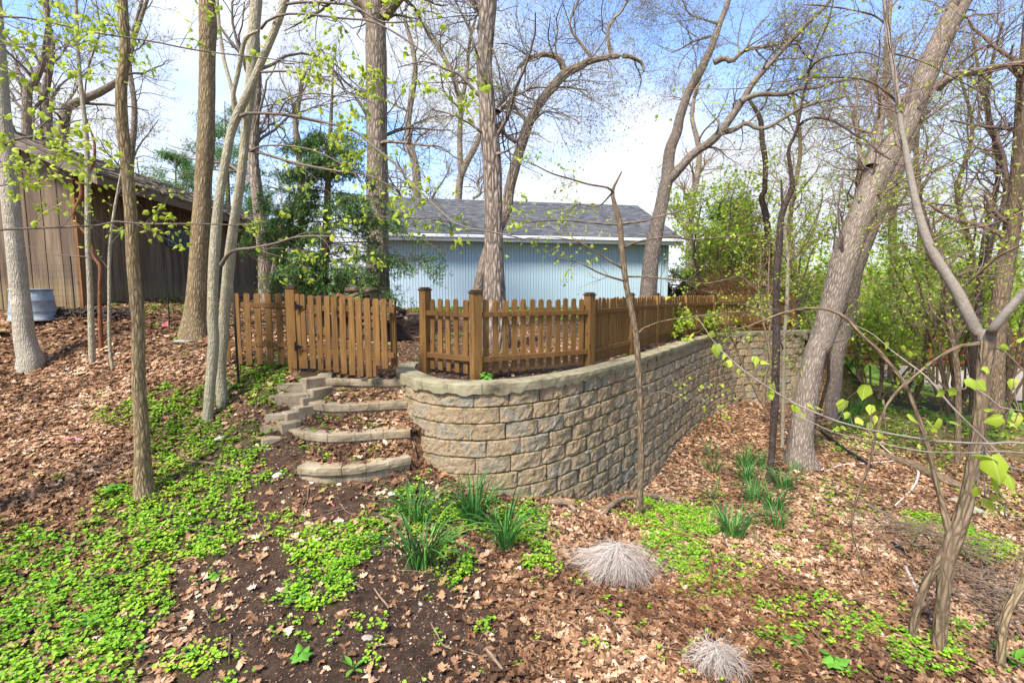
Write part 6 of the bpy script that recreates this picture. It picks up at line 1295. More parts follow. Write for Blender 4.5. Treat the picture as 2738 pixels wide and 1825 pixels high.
# thin twigs littered about, and the brush pile at lower right
acc = Acc(); x, y, z = scatter(1500, -7, 8, 2.4, 11, g4); N = len(x); k = g4.random(N) < np.where(x > .5, .9, .45); x, y, z = x[k], y[k], z[k]; N = len(x); th = g4.uniform(0, 6.3, N); L_ = g4.uniform(.08, .75, N) * np.where(x > 1, 1.3, .7)
t = np.linspace(-.5, .5, 6)[None]; wx = x[:, None] + np.cos(th)[:, None] * L_[:, None] * t + np.cumsum(g4.normal(0, .008, (N, 6)), 1); wy = y[:, None] + np.sin(th)[:, None] * L_[:, None] * t + np.cumsum(g4.normal(0, .008, (N, 6)), 1)
P = np.stack([wx, wy, gh(wx, wy) + .012 + g4.uniform(0, .05, N)[:, None]], -1); V, Q, bk = tubes(P, g4.uniform(.0015, .0055, N)[:, None] * np.linspace(1.2, .5, 6), 4); acc.add(V, Q, bk=bk)
tag(acc.build('fallen_twigs', M['dead'], None, True), kind='stuff')
acc = Acc(); c = [GH('F', a_, b_) for a_, b_ in ((1010, 900), (1150, 960), (1340, 1020), (1800, 1080), (1330, 1150), (1480, 1050), (1420, 1220), (1520, 1180), (1500, 1300), (1100, 900))]
n = 260; ci = g4.integers(len(c), size=n); cc = np.array(c)[ci] + g4.normal(0, .28, (n, 3)) * [1, 1, 0]; th = g4.uniform(0, 3.14, n); L_ = g4.uniform(.15, 1.2, n)
wx = cc[:, :1] + np.cos(th)[:, None] * L_[:, None] * t + np.cumsum(g4.normal(0, .025, (n, 6)), 1); wy = cc[:, 1:2] + np.sin(th)[:, None] * L_[:, None] * t + np.cumsum(g4.normal(0, .018, (n, 6)), 1)
P = np.stack([wx, wy, gh(wx, wy) + g4.uniform(.01, .20, n)[:, None] + g4.normal(0, .02, (n, 6))], -1); V, Q, bk = tubes(P, g4.uniform(.002, .0085, n)[:, None] * np.linspace(1.2, .5, 6), 4); acc.add(V, Q, bk=bk)
tag(acc.build('brush_pile', M['dead'], None, True), kind='stuff')
# red brown bramble canes arching near the bleached heap
for j, (reg, pts, lab) in enumerate((('F', [(-150, 1010, 5), (-60, 900, 6), (40, 895, 7), (110, 930, 7), (150, 990, 7), (145, 1060, 8), (100, 1130, 8)], 'arching red brown bramble cane above the large bleached heap'), ('F', [(150, 1010, 7), (140, 1100, 9), (130, 1170, 11)], 'short upright bramble stub right of the large bleached heap'),
                                     ('E', [(1335, 930, 9), (1345, 870, 8), (1380, 850, 7), (1440, 850, 6), (1530, 880, 4)], 'bramble cane bending over beside the sapling foot'))):
    q0 = GH(reg, *pts[-1][:2]) if j != 2 else GH(reg, *pts[0][:2]); rows = []
    for (x, y, w_) in pts: sx, sy = src(reg, x, y); w3 = W(sx, sy, q0[1]); rows.append([*w3, w_ / 1.7043 / FPX * q0[1] / 2])
    C_ = catmull(rows, 24); V, Q, bk = tubes(C_[None, :, :3], C_[None, :, 3], 6, .1); tag(part('bramble_cane', V, Q, M['vine'], None, True, {'bk': ('FLOAT_VECTOR', bk)}), lab, 'bramble')
# tangle of fine red canes on the litter
acc = Acc(); n = 260; c = GH('F', 150, 1230); cc = c + g4.normal(0, 1, (n, 3)) * [.75, .4, 0]; th = g4.normal(0, .9, n); L_ = g4.uniform(.25, .9, n); t = np.linspace(-.5, .5, 7)[None]
wx = cc[:, :1] + np.cos(th)[:, None] * L_[:, None] * t + np.cumsum(g4.normal(0, .02, (n, 7)), 1); wy = cc[:, 1:2] + np.sin(th)[:, None] * L_[:, None] * t + np.cumsum(g4.normal(0, .02, (n, 7)), 1); P = np.stack([wx, wy, gh(wx, wy) + .02 + (.25 - t ** 2) * g4.uniform(0, .7, n)[:, None] * L_[:, None]], -1)
V, Q, bk = tubes(P, np.full(P.shape[:2], .0024), 4); acc.add(V, Q, bk=bk); tag(acc.build('dead_canes', M['vine'], None, True), kind='stuff')

# ------------------------------------------------------------------ broad leaved seedlings
BROAD = [heartleaf(20, .2), heartleaf(21, .4)]; LANCE = (np.array([(0, 0, 0), (.16, .3, .05), (.17, .6, .03), (0, 1, -.1), (-.17, .6, .03), (-.16, .3, .05), (0, .5, -.02)], float), np.array([[0, 1, 6], [1, 2, 6], [2, 3, 6], [3, 4, 6], [4, 5, 6], [5, 0, 6]]))
M['broad'] = m_leaf('seedling_leaf', [(0, (.07, .22, .02)), (1, (.17, .38, .04))], .3, attr=False); M['broada'] = m_leaf('seedling_leaf_mass', [(0, (.07, .22, .02)), (1, (.17, .38, .04))], .3)
SB = [meshdata('leaf', v, f, M['broad'], True) for v, f in BROAD]; SLn = meshdata('leaf', *LANCE, M['broad'], True)
def seedling(reg, x, y, size, n, lance, lab, p=None):
    p = GH(reg, x, y) if p is None else p; root = empty('seedling', p, lab, 'plant')
    for i in range(n):
        th = i * 2.4 + g4.uniform(-.4, .4); h = .02 + size * g4.uniform(.3, 1.0) * (1 - .4 * i / n); r = size * g4.uniform(.15, .55); s = size * g4.uniform(.7, 1.1) * (1.25 if lance else .75)
        obj('leaf', SLn if lance else SB[i % 2], root, (math.cos(th) * r * .4, math.sin(th) * r * .4, h * (.25 if lance else .8)), (g4.uniform(.05, .7) if lance else g4.normal(.05, .25), g4.normal(0, .2), th - math.pi / 2), (s, s, s))
    P = np.array([[[0, 0, -.02], [0, 0, size * .4], [.005, 0, size * .8]]]) + p; V, Q, bk = tubes(P, np.full((1, 3), .0025), 5); part('stem', V, Q, M['broada'], root, True, {'rnd': ('FLOAT', np.zeros(len(V)))})
for a_ in (('D', 1372, 1470, .10, 8, 0, 'round leaved seedling on bare soil near the bottom, right of centre left'), ('E', 78, 1510, .085, 7, 1, 'pointed leaved seedling at the bottom left of centre'), ('D', 880, 1450, .07, 9, 0, 'low round leaved seedling on soil at the bottom'), ('D', 258, 1140, .12, 6, 1, 'lance leaved seedling in ground cover at the left'), ('D', 395, 1320, .12, 7, 1, 'lance leaved seedling right of the other lance leaved one'),
           ('D', 450, 1800, .12, 6, 1, 'lowest lance leaved seedling at the bottom left'), ('D', 345, 970, .10, 6, 1, 'small lance leaved plant left of the tan trunk foot'), ('D', 520, 700, .13, 16, 0, 'dense leafy plant against the left foot of the tan trunk'), ('D', 200, 900, .10, 10, 1, 'serrated leafy weed at the edge of the left litter'), ('F', 690, 1500, .13, 12, 0, 'leafy green seedling at the bottom right of the litter'), ('F', 515, 1390, .11, 8, 0, 'small leafy seedling in litter below the red canes'),
           ('F', 1520, 1480, .16, 10, 1, 'dark leafy weed at the bottom right corner'), ('D', 1390, 1200, .08, 9, 0, 'round leaved seedling at the right edge of the soil path'), ('D', 975, 1100, .07, 7, 0, 'small round seedling in the middle soil'), ('D', 645, 1420, .06, 6, 0, 'small seedling at the bottom left soil'), ('D', 775, 552, .08, 5, 0, 'bright seedling beside the long arched stick'), ('E', 660, 1800, .05, 5, 0, 'tiny seedling in litter at bottom centre')): seedling(*a_)
seedling('G', 935, 862, .17, 9, 0, 'leafy weed growing between the top two steps', p=np.array([*Wz(*src('G', 935, 865), -.34)[:2], -.36]))
seedling('H', 655, 748, .13, 12, 0, 'bright weed growing between the coping and the corner fence post', p=np.array([*Wz(*src('H', 655, 750), 0.0)[:2], -.05]))

# ------------------------------------------------------------------ conifers
def conifer(name, label, base, top, spec, mat, bark, sz=.045, per=26, g=None, seed=0, needle=NEED, droop=-.10):
    """spec: rows (height fraction, left reach, right reach, depth reach); drooping whorls of sprays"""
    T = Tree(name, label, base=base, bark=bark, twig='bark_dark' if False else 'twig'); base = np.array(base, float); top = np.array(top, float); H = top[2] - base[2]
    rows = np.array([[*base, .11 * H / 6], [*(base * .5 + top * .5), .07 * H / 6], [*top, .008]]); rows[0, 2] -= .2; T.trunk(rows, 40, 12, .12)
    n = int(spec[0][4]) if len(spec[0]) > 4 else 70; spec = np.array([q[:4] for q in spec], float); r = np.random.default_rng(seed + 3)
    hf = spec[0, 0] + (spec[-1, 0] - spec[0, 0]) * r.uniform(0, 1, n) ** 1.25; th = r.uniform(0, 2 * np.pi, n); lr = np.where(np.cos(th) > 0, np.interp(hf, spec[:, 0], spec[:, 2]), np.interp(hf, spec[:, 0], spec[:, 1])); dr = np.interp(hf, spec[:, 0], spec[:, 3])
    L_ = np.sqrt((lr * np.cos(th)) ** 2 + (dr * np.sin(th)) ** 2) * r.uniform(.65, 1.1, n); p0 = base + (top - base) * hf[:, None]; t = np.linspace(0, 1, 9)[None]
    P = np.stack([p0[:, :1] + np.cos(th)[:, None] * L_[:, None] * t, p0[:, 1:2] + np.sin(th)[:, None] * L_[:, None] * t, p0[:, 2:] + L_[:, None] * (.22 * t + (droop - .22) * t ** 2 * r.uniform(.6, 1.5, n)[:, None])], -1) + np.cumsum(r.normal(0, .015, (n, 9, 3)), 1)
    R = (.006 + .012 * L_ / 2)[:, None] * np.linspace(1, .2, 9); a = Acc(); V, Q, bk = tubes(P, R, 5); a.add(V, Q, bk=bk)
    P2, R2 = spawn(P, R, 14, .12, 1, .62 * float(L_.mean()) / 1.3, (35, 70), -.10, 6, .5, .10, -.04, .3, .006, .45, g=r); P2[..., 2] = P2[:, :1, 2] + (P2[..., 2] - P2[:, :1, 2]) * .4 - .12 * np.linspace(0, 1, 6) ** 2; V, Q, bk = tubes(P2, R2, 3); a.add(V, Q, bk=bk)
    o = a.build('branches', T.twig, T.root, True); o['kind'] = 'stuff'
    P3, R3 = spawn(P2, R2, 6, .1, 1, .26 * float(L_.mean()) / 1.3, (30, 60), -.12, 4, .6, .1, -.05, .4, g=r)
    pp = np.concatenate([leaves_on(q, k, sz, jit=.5, droop=.25, lo=.05, g=r)[0] for q, k in ((P2, per // 3), (P3, per // 4))]); qs = [leaves_on(q, k, sz, jit=.5, droop=.25, lo=.05, g=r) for q, k in ((P2, per // 3), (P3, per // 4))]
    pos = np.concatenate([q[0] for q in qs]); ax = np.concatenate([q[1] for q in qs]); nr = np.concatenate([q[2] for q in qs]); s = np.concatenate([q[3] for q in qs]); acc = Acc()
    tip = np.clip(r.normal(.42, .25, len(pos)), 0, 1); inst(acc, *needle, pos, ax, nr, s, tip); o = acc.build('needles', mat, T.root, False); o['kind'] = 'stuff'; return T
WN = (np.array([(0, 0, 0), (.12, .40, .03), (0, 1, -.04), (-.12, .40, .03)], float), np.array([[0, 1, 2], [0, 2, 3]]))
conifer('hemlock_tree', 'dark drooping hemlock behind the garden gate', W(860, 855, 10.6), W(893, 150, 10.6),
        [(.12, .5, 1.5, 1.2, 84), (.22, .8, 2.3, 1.5), (.36, 1.6, 2.8, 1.6), (.46, 1.8, 2.0, 1.4), (.56, 1.3, 1.1, .9), (.66, .8, .7, .5), (.72, .3, .3, .3)], M['hemlock'], 'bark_mid', .070, 44, seed=4, needle=WN)
conifer('spruce_tree', 'dark evergreen beyond the right end of the blue garage', W(1950, 860, 21), W(1955, 520, 21), [(.08, 2.6, 2.4, 2.5, 90), (.3, 3.0, 2.4, 2.5), (.55, 2.1, 1.8, 2), (.8, .9, 1.0, 1), (.98, .3, .3, .3)], M['hemlock'], 'bark_dark', .17, 26, seed=5, needle=WN)
conifer('cedar_tree', 'small yellow green cedar between the shed and the gate', W(815, 850, 20), W(812, 715, 20), [(.08, .6, .5, .6, 40), (.5, .5, .5, .5), (.95, .1, .1, .1)], M['pine'], 'bark_mid', .12, 16, seed=6, needle=WN, droop=.3)
for k, (x0, x1, yt, Yd, lab, w_) in enumerate(((470, 470, 400, 24, 'soft green pine rising behind the shed roof', 2.2), (620, 600, 270, 26, 'tall soft green pine behind the twin grey trunks', 3.2), (690, 690, 520, 30, 'low soft green pine right of the twin grey trunks', 2.2), (1960, 2000, 640, 26, 'young green pine among bushes beyond the dark evergreen', 1.6))):
    conifer('pine_tree', lab, W(x0, 800, Yd), W(x1, yt, Yd), [(.20, w_, w_, w_, 48), (.6, w_, w_, w_ * .6), (.98, .6, .6, .6)], M['pine'], 'bark_mid', .24, 11, seed=10 + k, needle=(WN[0] * [.55, 1, 1], WN[1]), droop=.25)

# ------------------------------------------------------------------ shrubs and young trees of the understory
def shrub(name, label, cat, x, y, Yd, h, w_, n, lmat='under', ls=.07, per=2, group=None, twig='twig_red', seed=0, wp=None, stems=7, lo=.12):
    p = W(x, y, Yd) if wp is None else np.array(wp, float); p[2] = gz(p[0], p[1]); T = Tree(name, label, cat, p, group, 'bark_mid', twig); r = T.g
    th = r.uniform(0, 6.3, stems); P0 = np.stack([np.tile(p, (stems, 1))] * 2, 1); P0[:, 1] = p + np.stack([np.cos(th) * w_ * .12, np.sin(th) * w_ * .12, np.full(stems, h * .1)], 1); P0[:, 0, 2] -= .1
    P, R = spawn(P0, np.full((stems, 2), .008 * h + .006), 1, .9, 1, h * .95, (0, 24), .25, 9, 1, .10, 0, .25, lt=0, g=r); V, Q, bk = tubes(P, R, 6); part('stems', V, Q, T.bark, T.root, True, {'bk': ('FLOAT_VECTOR', bk)})['kind'] = 'stuff'
    lv = T.twigs(P, R, [dict(k=n, lo=lo, hi=1, L=w_ * .75, up=.1, rf=.5, n=6, wig=.15, ang=(30, 75), rmax=.012), dict(k=5, lo=.15, hi=1, L=w_ * .33, n=5, rf=.5, wig=.15, rmax=.006), dict(k=3, lo=.2, hi=1, L=w_ * .16, n=4, rf=.5)])
    T.leaves(lv[2][0], per, ls, M[lmat], TINYS); return T
TINYS = [(np.array([(0, 0, 0), (.42, .35, .08), (.30, .75, .02), (0, 1, -.12), (-.30, .75, .02), (-.42, .35, .08)], float), np.array([[0, 1, 2], [0, 2, 3], [0, 3, 4], [0, 4, 5]]))]
US = [(1880, 17.5, 4.6, 1.8, 12, 'leafy young tree beyond the fence right of the garage'), (1990, 18.8, 4.6, 2.0, 12, 'bushy young tree behind the far fence panels'), (2090, 18.5, 5.0, 2.0, 14, 'young tree behind the crooked dark trunk'), (2180, 22, 4.6, 2.2, 14, 'bright green bush glimpsed left of the massive leaning trunk'),
      (2350, 15, 3.4, 1.7, 12, 'leafy bush just right of the massive leaning trunk'), (2440, 15, 4.6, 1.6, 8, 'leafy bush before the red timber wall, left one'), (2560, 13.5, 4.6, 1.5, 8, 'leafy bush behind the fork of the nearest trunk'), (2680, 12.5, 4.6, 1.5, 8, 'leafy bush near the right edge behind the pale curved stem'), (2380, 20, 5.2, 2.2, 10, 'taller leafy young tree right of the leaning trunks'),
      (2520, 19, 5.0, 2.1, 10, 'taller leafy young tree above the red timber wall'), (2660, 18, 5.2, 2.1, 10, 'taller leafy young tree near the right edge'), (2240, 24, 5.5, 2.8, 14, 'far young tree between the leaning trunks'), (2790, 14, 4.2, 2.2, 14, 'leafy bush cut by the right edge'), (2430, 29, 6, 3, 14, 'hazy far tree behind the red timber wall')]
for i, (x, Yd, h, w_, n, lab) in enumerate(US): shrub('young_tree' if h > 3.5 else 'bush', lab, 'tree' if h > 3.5 else 'bush', x, 900, Yd, h, w_, n, ls=.060 * (1 + Yd / 24), per=2, seed=i, lo=.58 if (x > 2370 and Yd < 21) else .15)
p_ = W(2060, 1090, 12.4); shrub('young_tree', 'airy young tree on the low ground before the far end of the wall', 'tree', 0, 0, 0, 5.0, 1.5, 9, ls=.06, per=2, wp=p_, stems=3, lo=.45)
p_ = W(2160, 1120, 11.2); shrub('young_tree', 'airy young tree just left of the massive leaning trunk foot', 'tree', 0, 0, 0, 4.6, 1.3, 8, ls=.055, per=2, wp=p_, stems=2, lo=.5)
shrub('vine_tangle', 'reddish bare vine tangle growing over the far fence panels', 'vine', 0, 0, 0, 2.3, 1.3, 16, 'bud', .03, 1, wp=(6.9, 15.3, 0), stems=14, twig='vine')
for (x, y, Yd, h, w_, lab) in ((1735, 905, 9.4, .55, .5, 'bright leafy perennial growing between coping and fence, nearer one'), (1800, 890, 10.9, .5, .5, 'bright leafy perennial between coping and fence, second from the sapling'), (1870, 880, 12.2, .6, .6, 'bright leafy perennial between coping and fence, farthest one')):
    p = Wz(x, y, 0.0); q = COP[np.argmin(np.hypot(COP[:, 0] - p[0], COP[:, 1] - p[1]))]; n_ = offset_line(COP, -.42)[np.argmin(np.hypot(COP[:, 0] - p[0], COP[:, 1] - p[1]))]
    shrub('perennial_plant', lab, 'plant', 0, 0, 0, h, w_, 6, 'under', .085, 1, wp=(n_[0], n_[1], 0), stems=9)
# bare far oaks left of the shed and beyond: reach the sky with fine twigs
def bare(label, x, y, Yd, w0, pts, k1=12, L=4, mat='bark_oakfar', leaf='bud', lsz=.09, twig='twig', nm='oak_tree'):
    T = Tree(nm, label, base=W(x, y, Yd), bark=mat, twig=twig); rows = T.path('S', [(x, y + 40, w0)] + pts, Yd); P, R = T.trunk(rows, 40, 12, .12)
    lv = T.twigs(P, R, [dict(k=k1, lo=.40 if leaf == 'under' else .25, hi=.99, L=L, up=.35, rf=.45, n=9, wig=.2, rmax=.12), dict(k=7, lo=.15, hi=.98, L=L * .5, n=7, rf=.5, wig=.2, rmax=.04), dict(k=6, lo=.15, hi=.98, L=L * .24, n=5, rf=.5, wig=.2, rmax=.015), dict(k=2, lo=.2, hi=1, L=L * .1, n=4, rf=.6, rmax=.008)]); T.leaves(lv[2][0], 2, lsz, M[leaf], [TINY] if leaf == 'bud' else TINYS, jit=.4); return T
bare('crooked bare oak above the left part of the shed roof', 70, 900, 19, 34, [(72, 300, 30), (85, 235, 26), (110, 180, 22), (130, 90, 18), (125, 0, 14), (140, -150, 10)], 14, 4)
bare('second bare oak above the shed roof, right of the crooked one', 130, 900, 22, 40, [(125, 340, 36), (115, 275, 32), (130, 200, 24), (140, 120, 18), (120, 20, 14), (100, -120, 10)], 14, 4.5)
bare('slanting bare oak above the shed ridge', 120, 900, 24, 44, [(170, 340, 34), (200, 280, 28), (270, 245, 24), (330, 200, 18), (360, 100, 14), (400, -20, 10)], 12, 4.5)
bare('bare tree between the tan trunk and the thickest trunk, far off', 330, 900, 26, 26, [(345, 500, 22), (360, 300, 18), (345, 150, 14), (380, 0, 10)], 12, 4.5)
bare('bare far tree right of the pale oak', 1110, 900, 30, 26, [(1115, 500, 24), (1090, 350, 18), (1110, 180, 14), (1080, 40, 10)], 12, 5)
bare('bare far tree behind the hemlock', 800, 900, 30, 24, [(805, 500, 20), (790, 350, 16), (810, 200, 12)], 12, 4.5)
bare('bare far tree seen over the right end of the garage roof', 1850, 900, 30, 26, [(1845, 600, 22), (1870, 420, 16), (1850, 300, 12), (1880, 180, 8)], 14, 4.2, twig='twig_red')
bare('dark upright trunk behind the bushes near the right edge', 2660, 1060, 10.5, 58, [(2665, 900, 56), (2690, 700, 54), (2720, 500, 50), (2740, 200, 44), (2760, 0, 40)], 11, 2.6, 'bark_mid', 'under', .045, 'twig_red')
bare('dark leaning stem at right edge of the bushes', 2600, 1060, 11.5, 24, [(2615, 800, 22), (2640, 600, 20), (2670, 450, 16), (2640, 250, 12), (2680, 60, 8)], 18, 2.2, 'bark_dark', 'under', .05, 'twig_red', 'black_cherry_tree')
bare('slim stem behind the pale curved stem', 2560, 1200, 9.5, 22, [(2560, 1000, 20), (2530, 820, 20), (2520, 700, 18), (2480, 600, 14), (2450, 480, 10)], 16, 1.8, 'bark_mid', 'under', .05, 'twig_red', 'black_cherry_tree')
bare('straight far trunk above the red timber wall', 2385, 1000, 22, 30, [(2390, 800, 28), (2385, 600, 26), (2390, 400, 22), (2370, 200, 18), (2380, 0, 14)], 16, 3.6, 'bark_oakfar', 'under', .09, 'twig_red')
bare('second straight far trunk right of the first above the timber wall', 2460, 1000, 23, 24, [(2455, 800, 22), (2462, 600, 20), (2450, 400, 16), (2470, 200, 12)], 16, 3.4, 'bark_mid', 'under', .09, 'twig_red')
bare('bent reddish tree at the upper right between the trunks', 2560, 1000, 14, 26, [(2540, 850, 24), (2600, 700, 20), (2560, 520, 16), (2600, 350, 12), (2560, 180, 8)], 14, 3.0, 'bark_mid', 'under', .045, 'twig_red')
bare('thin reddish tree leaning left at the far upper right', 2700, 1000, 13, 30, [(2690, 850, 26), (2640, 700, 22), (2690, 500, 18), (2640, 300, 14), (2600, 100, 8)], 14, 2.8, 'bark_mid', 'under', .045, 'twig_red')
bare('thin far tree just right of the massive leaning trunk', 2300, 1000, 18, 22, [(2290, 800, 20), (2285, 600, 18), (2300, 420, 14), (2280, 300, 10)], 18, 3, 'bark_mid', 'under', .08, 'twig_red')
bare('thin far tree just left of the massive leaning trunk', 2120, 960, 20, 24, [(2130, 800, 20), (2110, 600, 18), (2140, 400, 12), (2120, 250, 8)], 18, 3.2, 'bark_mid', 'under', .08, 'twig_red')
# far woodland that reads as one mass
acc = Acc(); N = 7000; x = np.concatenate([g4.uniform(-70, -26, 1800), g4.uniform(8, 75, N - 1800)]); y = np.concatenate([g4.uniform(38, 70, 1800), g4.uniform(32, 62, N - 1800)]); k = (x > .42 * y) | (x < -.55 * y); x, y = x[k], y[k]; z = gh(x, y) + g4.uniform(0, 1, len(x)) ** 1.5 * np.where(x > 0, 6.5, 5.5); N = len(x)
p = np.repeat(np.stack([x, y, z], 1), 9, 0) + g4.normal(0, .8, (N * 9, 3)); ax = g4.normal(0, 1, p.shape); nr = g4.normal(0, .6, p.shape); nr[:, 2] += .6; inst(acc, *TINYS[0], p, ax, nr, g4.uniform(.14, .34, len(p)))
tag(acc.build('distant_woods', M['under'], None, False), kind='stuff')

# ------------------------------------------------------------------ far things at the right: red timber wall, roof, old fence
tw = empty('timber_wall', W(2500, 960, 27), 'low wall of red stained horizontal logs beyond the driveway', 'wall')
for k in range(6):
    z = -2.75 + k * .32; x = W(2240, 950, 27)[0]
    while x < 33:
        L_ = float(g4.uniform(2.0, 3.2)); P = np.array([[[x, 27 + k * .10, z], [x + L_ / 2, 27 + k * .10, z + g4.normal(0, .01)], [x + L_ - .04, 27 + k * .10, z]]]); V, Q, bk = tubes(P, np.full((1, 3), .165), 10); c_ = [np.arange(10)[None, ::-1].copy(), np.arange(20, 30)[None]]
        part('log', V, [Q] + c_, M['redlog'], tw, True); x += L_
hs = empty('neighbour_house', (24, 44, -1.5), 'low house with a brownish pink roof behind the right hand bushes', 'house')
M['pinkroof'] = m_simple('brown_pink_shingle', (.22, .13, .11), .9, 0, .2, 3); part('wall', boxv(17, 40, 42, 50, -3, 1.0), BOXF, M['drive'], hs)
part('roof', np.array([(16.5, 41.4, .9), (40.5, 41.4, .9), (40.5, 46, 3.0), (16.5, 46, 3.0), (16.5, 50.6, .9), (40.5, 50.6, .9)]), np.array([[0, 1, 2, 3], [3, 2, 5, 4]]), M['pinkroof'], hs)
of = empty('board_fence', W(1880, 790, 22), 'dark weathered board fence beyond the right end of the garage', 'fence'); pA, pB = W(1786, 765, 21.2), W(1975, 768, 22.5); dd = (pB - pA)[:2]; L_ = np.hypot(*dd); dd /= L_; yw = math.atan2(dd[1], dd[0])
bmz = [meshdata('fence_board', *bevbox(.105, .022, h, .003), M['oldwood']) for h in (1.25, 1.28, 1.22)]
for j in range(int(L_ / .125)): obj('fence_board', bmz[j % 3], of, rel(of, (pA[0] + dd[0] * (.06 + j * .125), pA[1] + dd[1] * (.06 + j * .125), .18)), (0, g4.normal(0, .006), yw))
for z in (.45, 1.25): railb(of, np.array([pA[0], pA[1] + .05, z]), np.array([pB[0], pB[1] + .05, z]), .08, .04, 'rail', 'oldwood')
railb(of, np.array([pA[0] - .1, pA[1] - .03, 1.50]), np.array([pB[0] + .1, pB[1] - .03, 1.48]), .06, .10, 'top_rail', 'oldwood')
for s in (0, L_ * .5, L_): post(of, pA[0] + dd[0] * s, pA[1] + dd[1] * s, .1, 1.62, yw, .12).data.materials[0] = M['oldwood']
# ------------------------------------------------------------------ around the shed
p = W(118, 836, 9.3); p[2] = gz(p[0], p[1]); bt = empty('metal_tub', p, 'upturned galvanised metal tub before the shed wall', 'tub'); n = 28; th = np.linspace(0, 2 * np.pi, n, endpoint=False)
def lathe(name, prof, mat, parent, c, close=True):
    V = []; 
    for r_, z in prof: V += [[c[0] + r_ * math.cos(t_), c[1] + r_ * math.sin(t_), c[2] + z] for t_ in th]
    m = len(prof); F = [[k * n + i, k * n + (i + 1) % n, (k + 1) * n + (i + 1) % n, (k + 1) * n + i] for k in range(m - 1) for i in range(n)]; fc = [np.array(F)]
    if close: fc.append(np.arange((m - 1) * n, m * n)[None])
    return part(name, V, fc, mat, parent, True)
ptub = W(90, 846, 9.1); gzt = gz(ptub[0], ptub[1])
lathe('body', [(.355, 0), (.36, .03), (.345, .03), (.335, .16), (.338, .17), (.334, .18), (.315, .36), (.318, .37), (.314, .38), (.295, .55), (.285, .56)], M['galv'], bt, (ptub[0], ptub[1], gzt))
lathe('rim', [(.29, .55), (.31, .56), (.31, .585), (.29, .59), (.0 + .2, .575)], M['galv'], bt, (ptub[0], ptub[1], gzt))
pl = W(135, 823, 9.5); V, F = bevbox(.5, .14, .03, .004); o = part('wood_plank', xf(V, (pl[0], pl[1], gz(pl[0], pl[1]) + .10), -.15), F, M['plank']); tag(o, 'pale new plank lying on the ground right of the metal tub', 'plank')
pl = W(10, 852, 8.6); V, F = bevbox(.6, .13, .03, .004); o = part('wood_plank', xf(V, (pl[0] - .1, pl[1], gz(pl[0], pl[1]) + .03), -.7), F, M['plank']); tag(o, 'pale plank at the left edge in front of the shed', 'plank')
# garden edging of dark soil and roots before the shed
acc = Acc(); n_ = 420; c0, c1 = GH('A', 150, 1445), GH('A', 560, 1452); u = g4.random(n_)[:, None]; cc = c0 * (1 - u) + c1 * u + g4.normal(0, 1, (n_, 3)) * [.1, .09, 0]; th = g4.uniform(0, 6.3, n_); LL = g4.uniform(.08, .3, n_); t = np.linspace(-.5, .5, 5)[None]
wx = cc[:, :1] + np.cos(th)[:, None] * LL[:, None] * t; wy = cc[:, 1:2] + np.sin(th)[:, None] * LL[:, None] * t * .5; P = np.stack([wx, wy, gh(wx, wy) + g4.uniform(.0, .12, n_)[:, None] + g4.normal(0, .015, (n_, 5))], -1); V, Q, bk = tubes(P, g4.uniform(.006, .02, n_)[:, None] * np.ones(5), 5, .3); acc.add(V, Q, bk=bk); tag(acc.build('root_mulch', M['bark_dark'], None, True), kind='stuff')
# wire fence in front of the shed
wfn = empty('wire_fence', W(200, 820, 9.2), 'thin rusty wire mesh fence running before the shed wall', 'fence'); a = Acc(); xs = np.linspace(-11.0, -6.2, 60); yy = 9.35 + (xs + 11) * .02; zg = gh(xs, yy)
P = np.stack([np.stack([xs, yy, zg + .12 * k], -1) for k in range(1, 9)]); V, Q, bk = tubes(P, np.full(P.shape[:2], .0016), 3); a.add(V, Q, bk=bk); P = np.stack([np.stack([xs, yy, zg], -1), np.stack([xs, yy, zg + .97], -1)], 1); V, Q, bk = tubes(P, np.full(P.shape[:2], .0016), 3); a.add(V, Q, bk=bk); a.build('mesh', M['rust'], wfn)
for x in (-10.2, -8.4, -6.6):
    zg_ = gz(x, 9.36); V, Q, bk = tubes(np.array([[[x, 9.36, zg_ - .1], [x, 9.36, zg_ + .5], [x, 9.36, zg_ + 1.15]]]), np.full((1, 3), .012), 6); part('post', V, Q, M['rust'], wfn, True)
# leaning steel post at the fence
p0, p1 = W(*src('G', 92, 655), 7.0), W(*src('G', 58, 95), 7.05); p0[2] = gz(p0[0], p0[1]) - .15; V, Q, bk = tubes(np.array([[p0, (p0 + p1) / 2, p1]]), np.full((1, 3), .016), 6); o = part('steel_post', V, [Q, np.arange(12, 18)[None]], M['rust'], None, True); tag(o, 'thin leaning rusty steel post at the left end of the short fence', 'post')
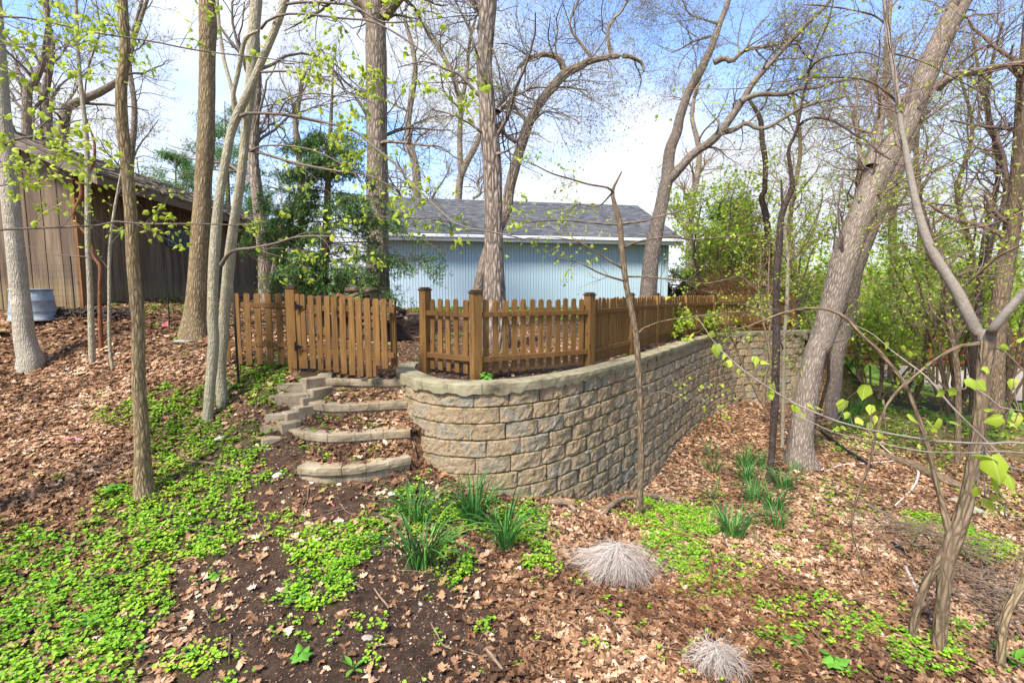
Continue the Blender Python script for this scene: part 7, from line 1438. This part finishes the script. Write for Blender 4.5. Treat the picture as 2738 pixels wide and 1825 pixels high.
# thin downpipe on the far part of the shed and a dark hutch beyond
# woodpile of old bark and logs behind the gate
wp_ = empty('wood_pile', W(870, 850, 9.9), 'heap of rotting bark slabs and logs behind the gate', 'woodpile'); 
for k in range(46):
    u = g4.random(); x = -4.15 + 1.75 * u + g4.normal(0, .05); y = 9.9 + g4.normal(0, .25); hz = (.05 + .62 * (1 - abs(2 * u - .9) ** 2)) * g4.random(); L_ = g4.uniform(.25, .8); yaw = g4.normal(0, .5); pit = g4.normal(0, .2); zc = gz(x, y) + .25 + max(0, hz) + .22
    rr = g4.uniform(.03, .085); P = np.array([[[x - L_ / 2 * math.cos(yaw), y - L_ / 2 * math.sin(yaw), zc - pit * L_ / 2], [x, y, zc], [x + L_ / 2 * math.cos(yaw), y + L_ / 2 * math.sin(yaw), zc + pit * L_ / 2]]]); V, Q, bk = tubes(P, np.array([[rr, rr * 1.1, rr * .8]]), 8, .5); part('log', V, [Q, np.arange(8)[None, ::-1].copy(), np.arange(16, 24)[None]], M[('bark_mid', 'dead', 'vine', 'bark_dark')[k % 4]], wp_, False, {'bk': ('FLOAT_VECTOR', bk)})
for k in range(3): part('soil_mound', *(lambda V, F: (V, F))(xf(np.array([(math.cos(t_) * r_, math.sin(t_) * r_ * .5, z_) for r_, z_ in ((.75, 0), (.6, .3), (.3, .5), (.02, .55)) for t_ in np.linspace(0, 6.283, 12, endpoint=False)]) * [1, 1, .75], (-4.0 + .6 * k, 10.1, gz(-4 + .6 * k, 10.1) + .0)), np.array([[j * 12 + i, j * 12 + (i + 1) % 12, (j + 1) * 12 + (i + 1) % 12, (j + 1) * 12 + i] for j in range(3) for i in range(12)])), m_simple('mound_soil', (.05, .03, .02), .95) if k == 0 else bpy.data.materials['mound_soil'], wp_, True)
ht = empty('hutch', W(793, 800, 19), 'small dark hutch seen behind the gate hinge post', 'hutch'); hp = W(795, 760, 19)
part('body', boxv(hp[0] - .2, hp[0] + .32, 19, 19.5, .4, 1.42), BOXF, M['oldwood'], ht); part('lid', boxv(hp[0] - .26, hp[0] + .40, 18.9, 19.6, 1.425, 1.49), BOXF, M['iron'], ht)
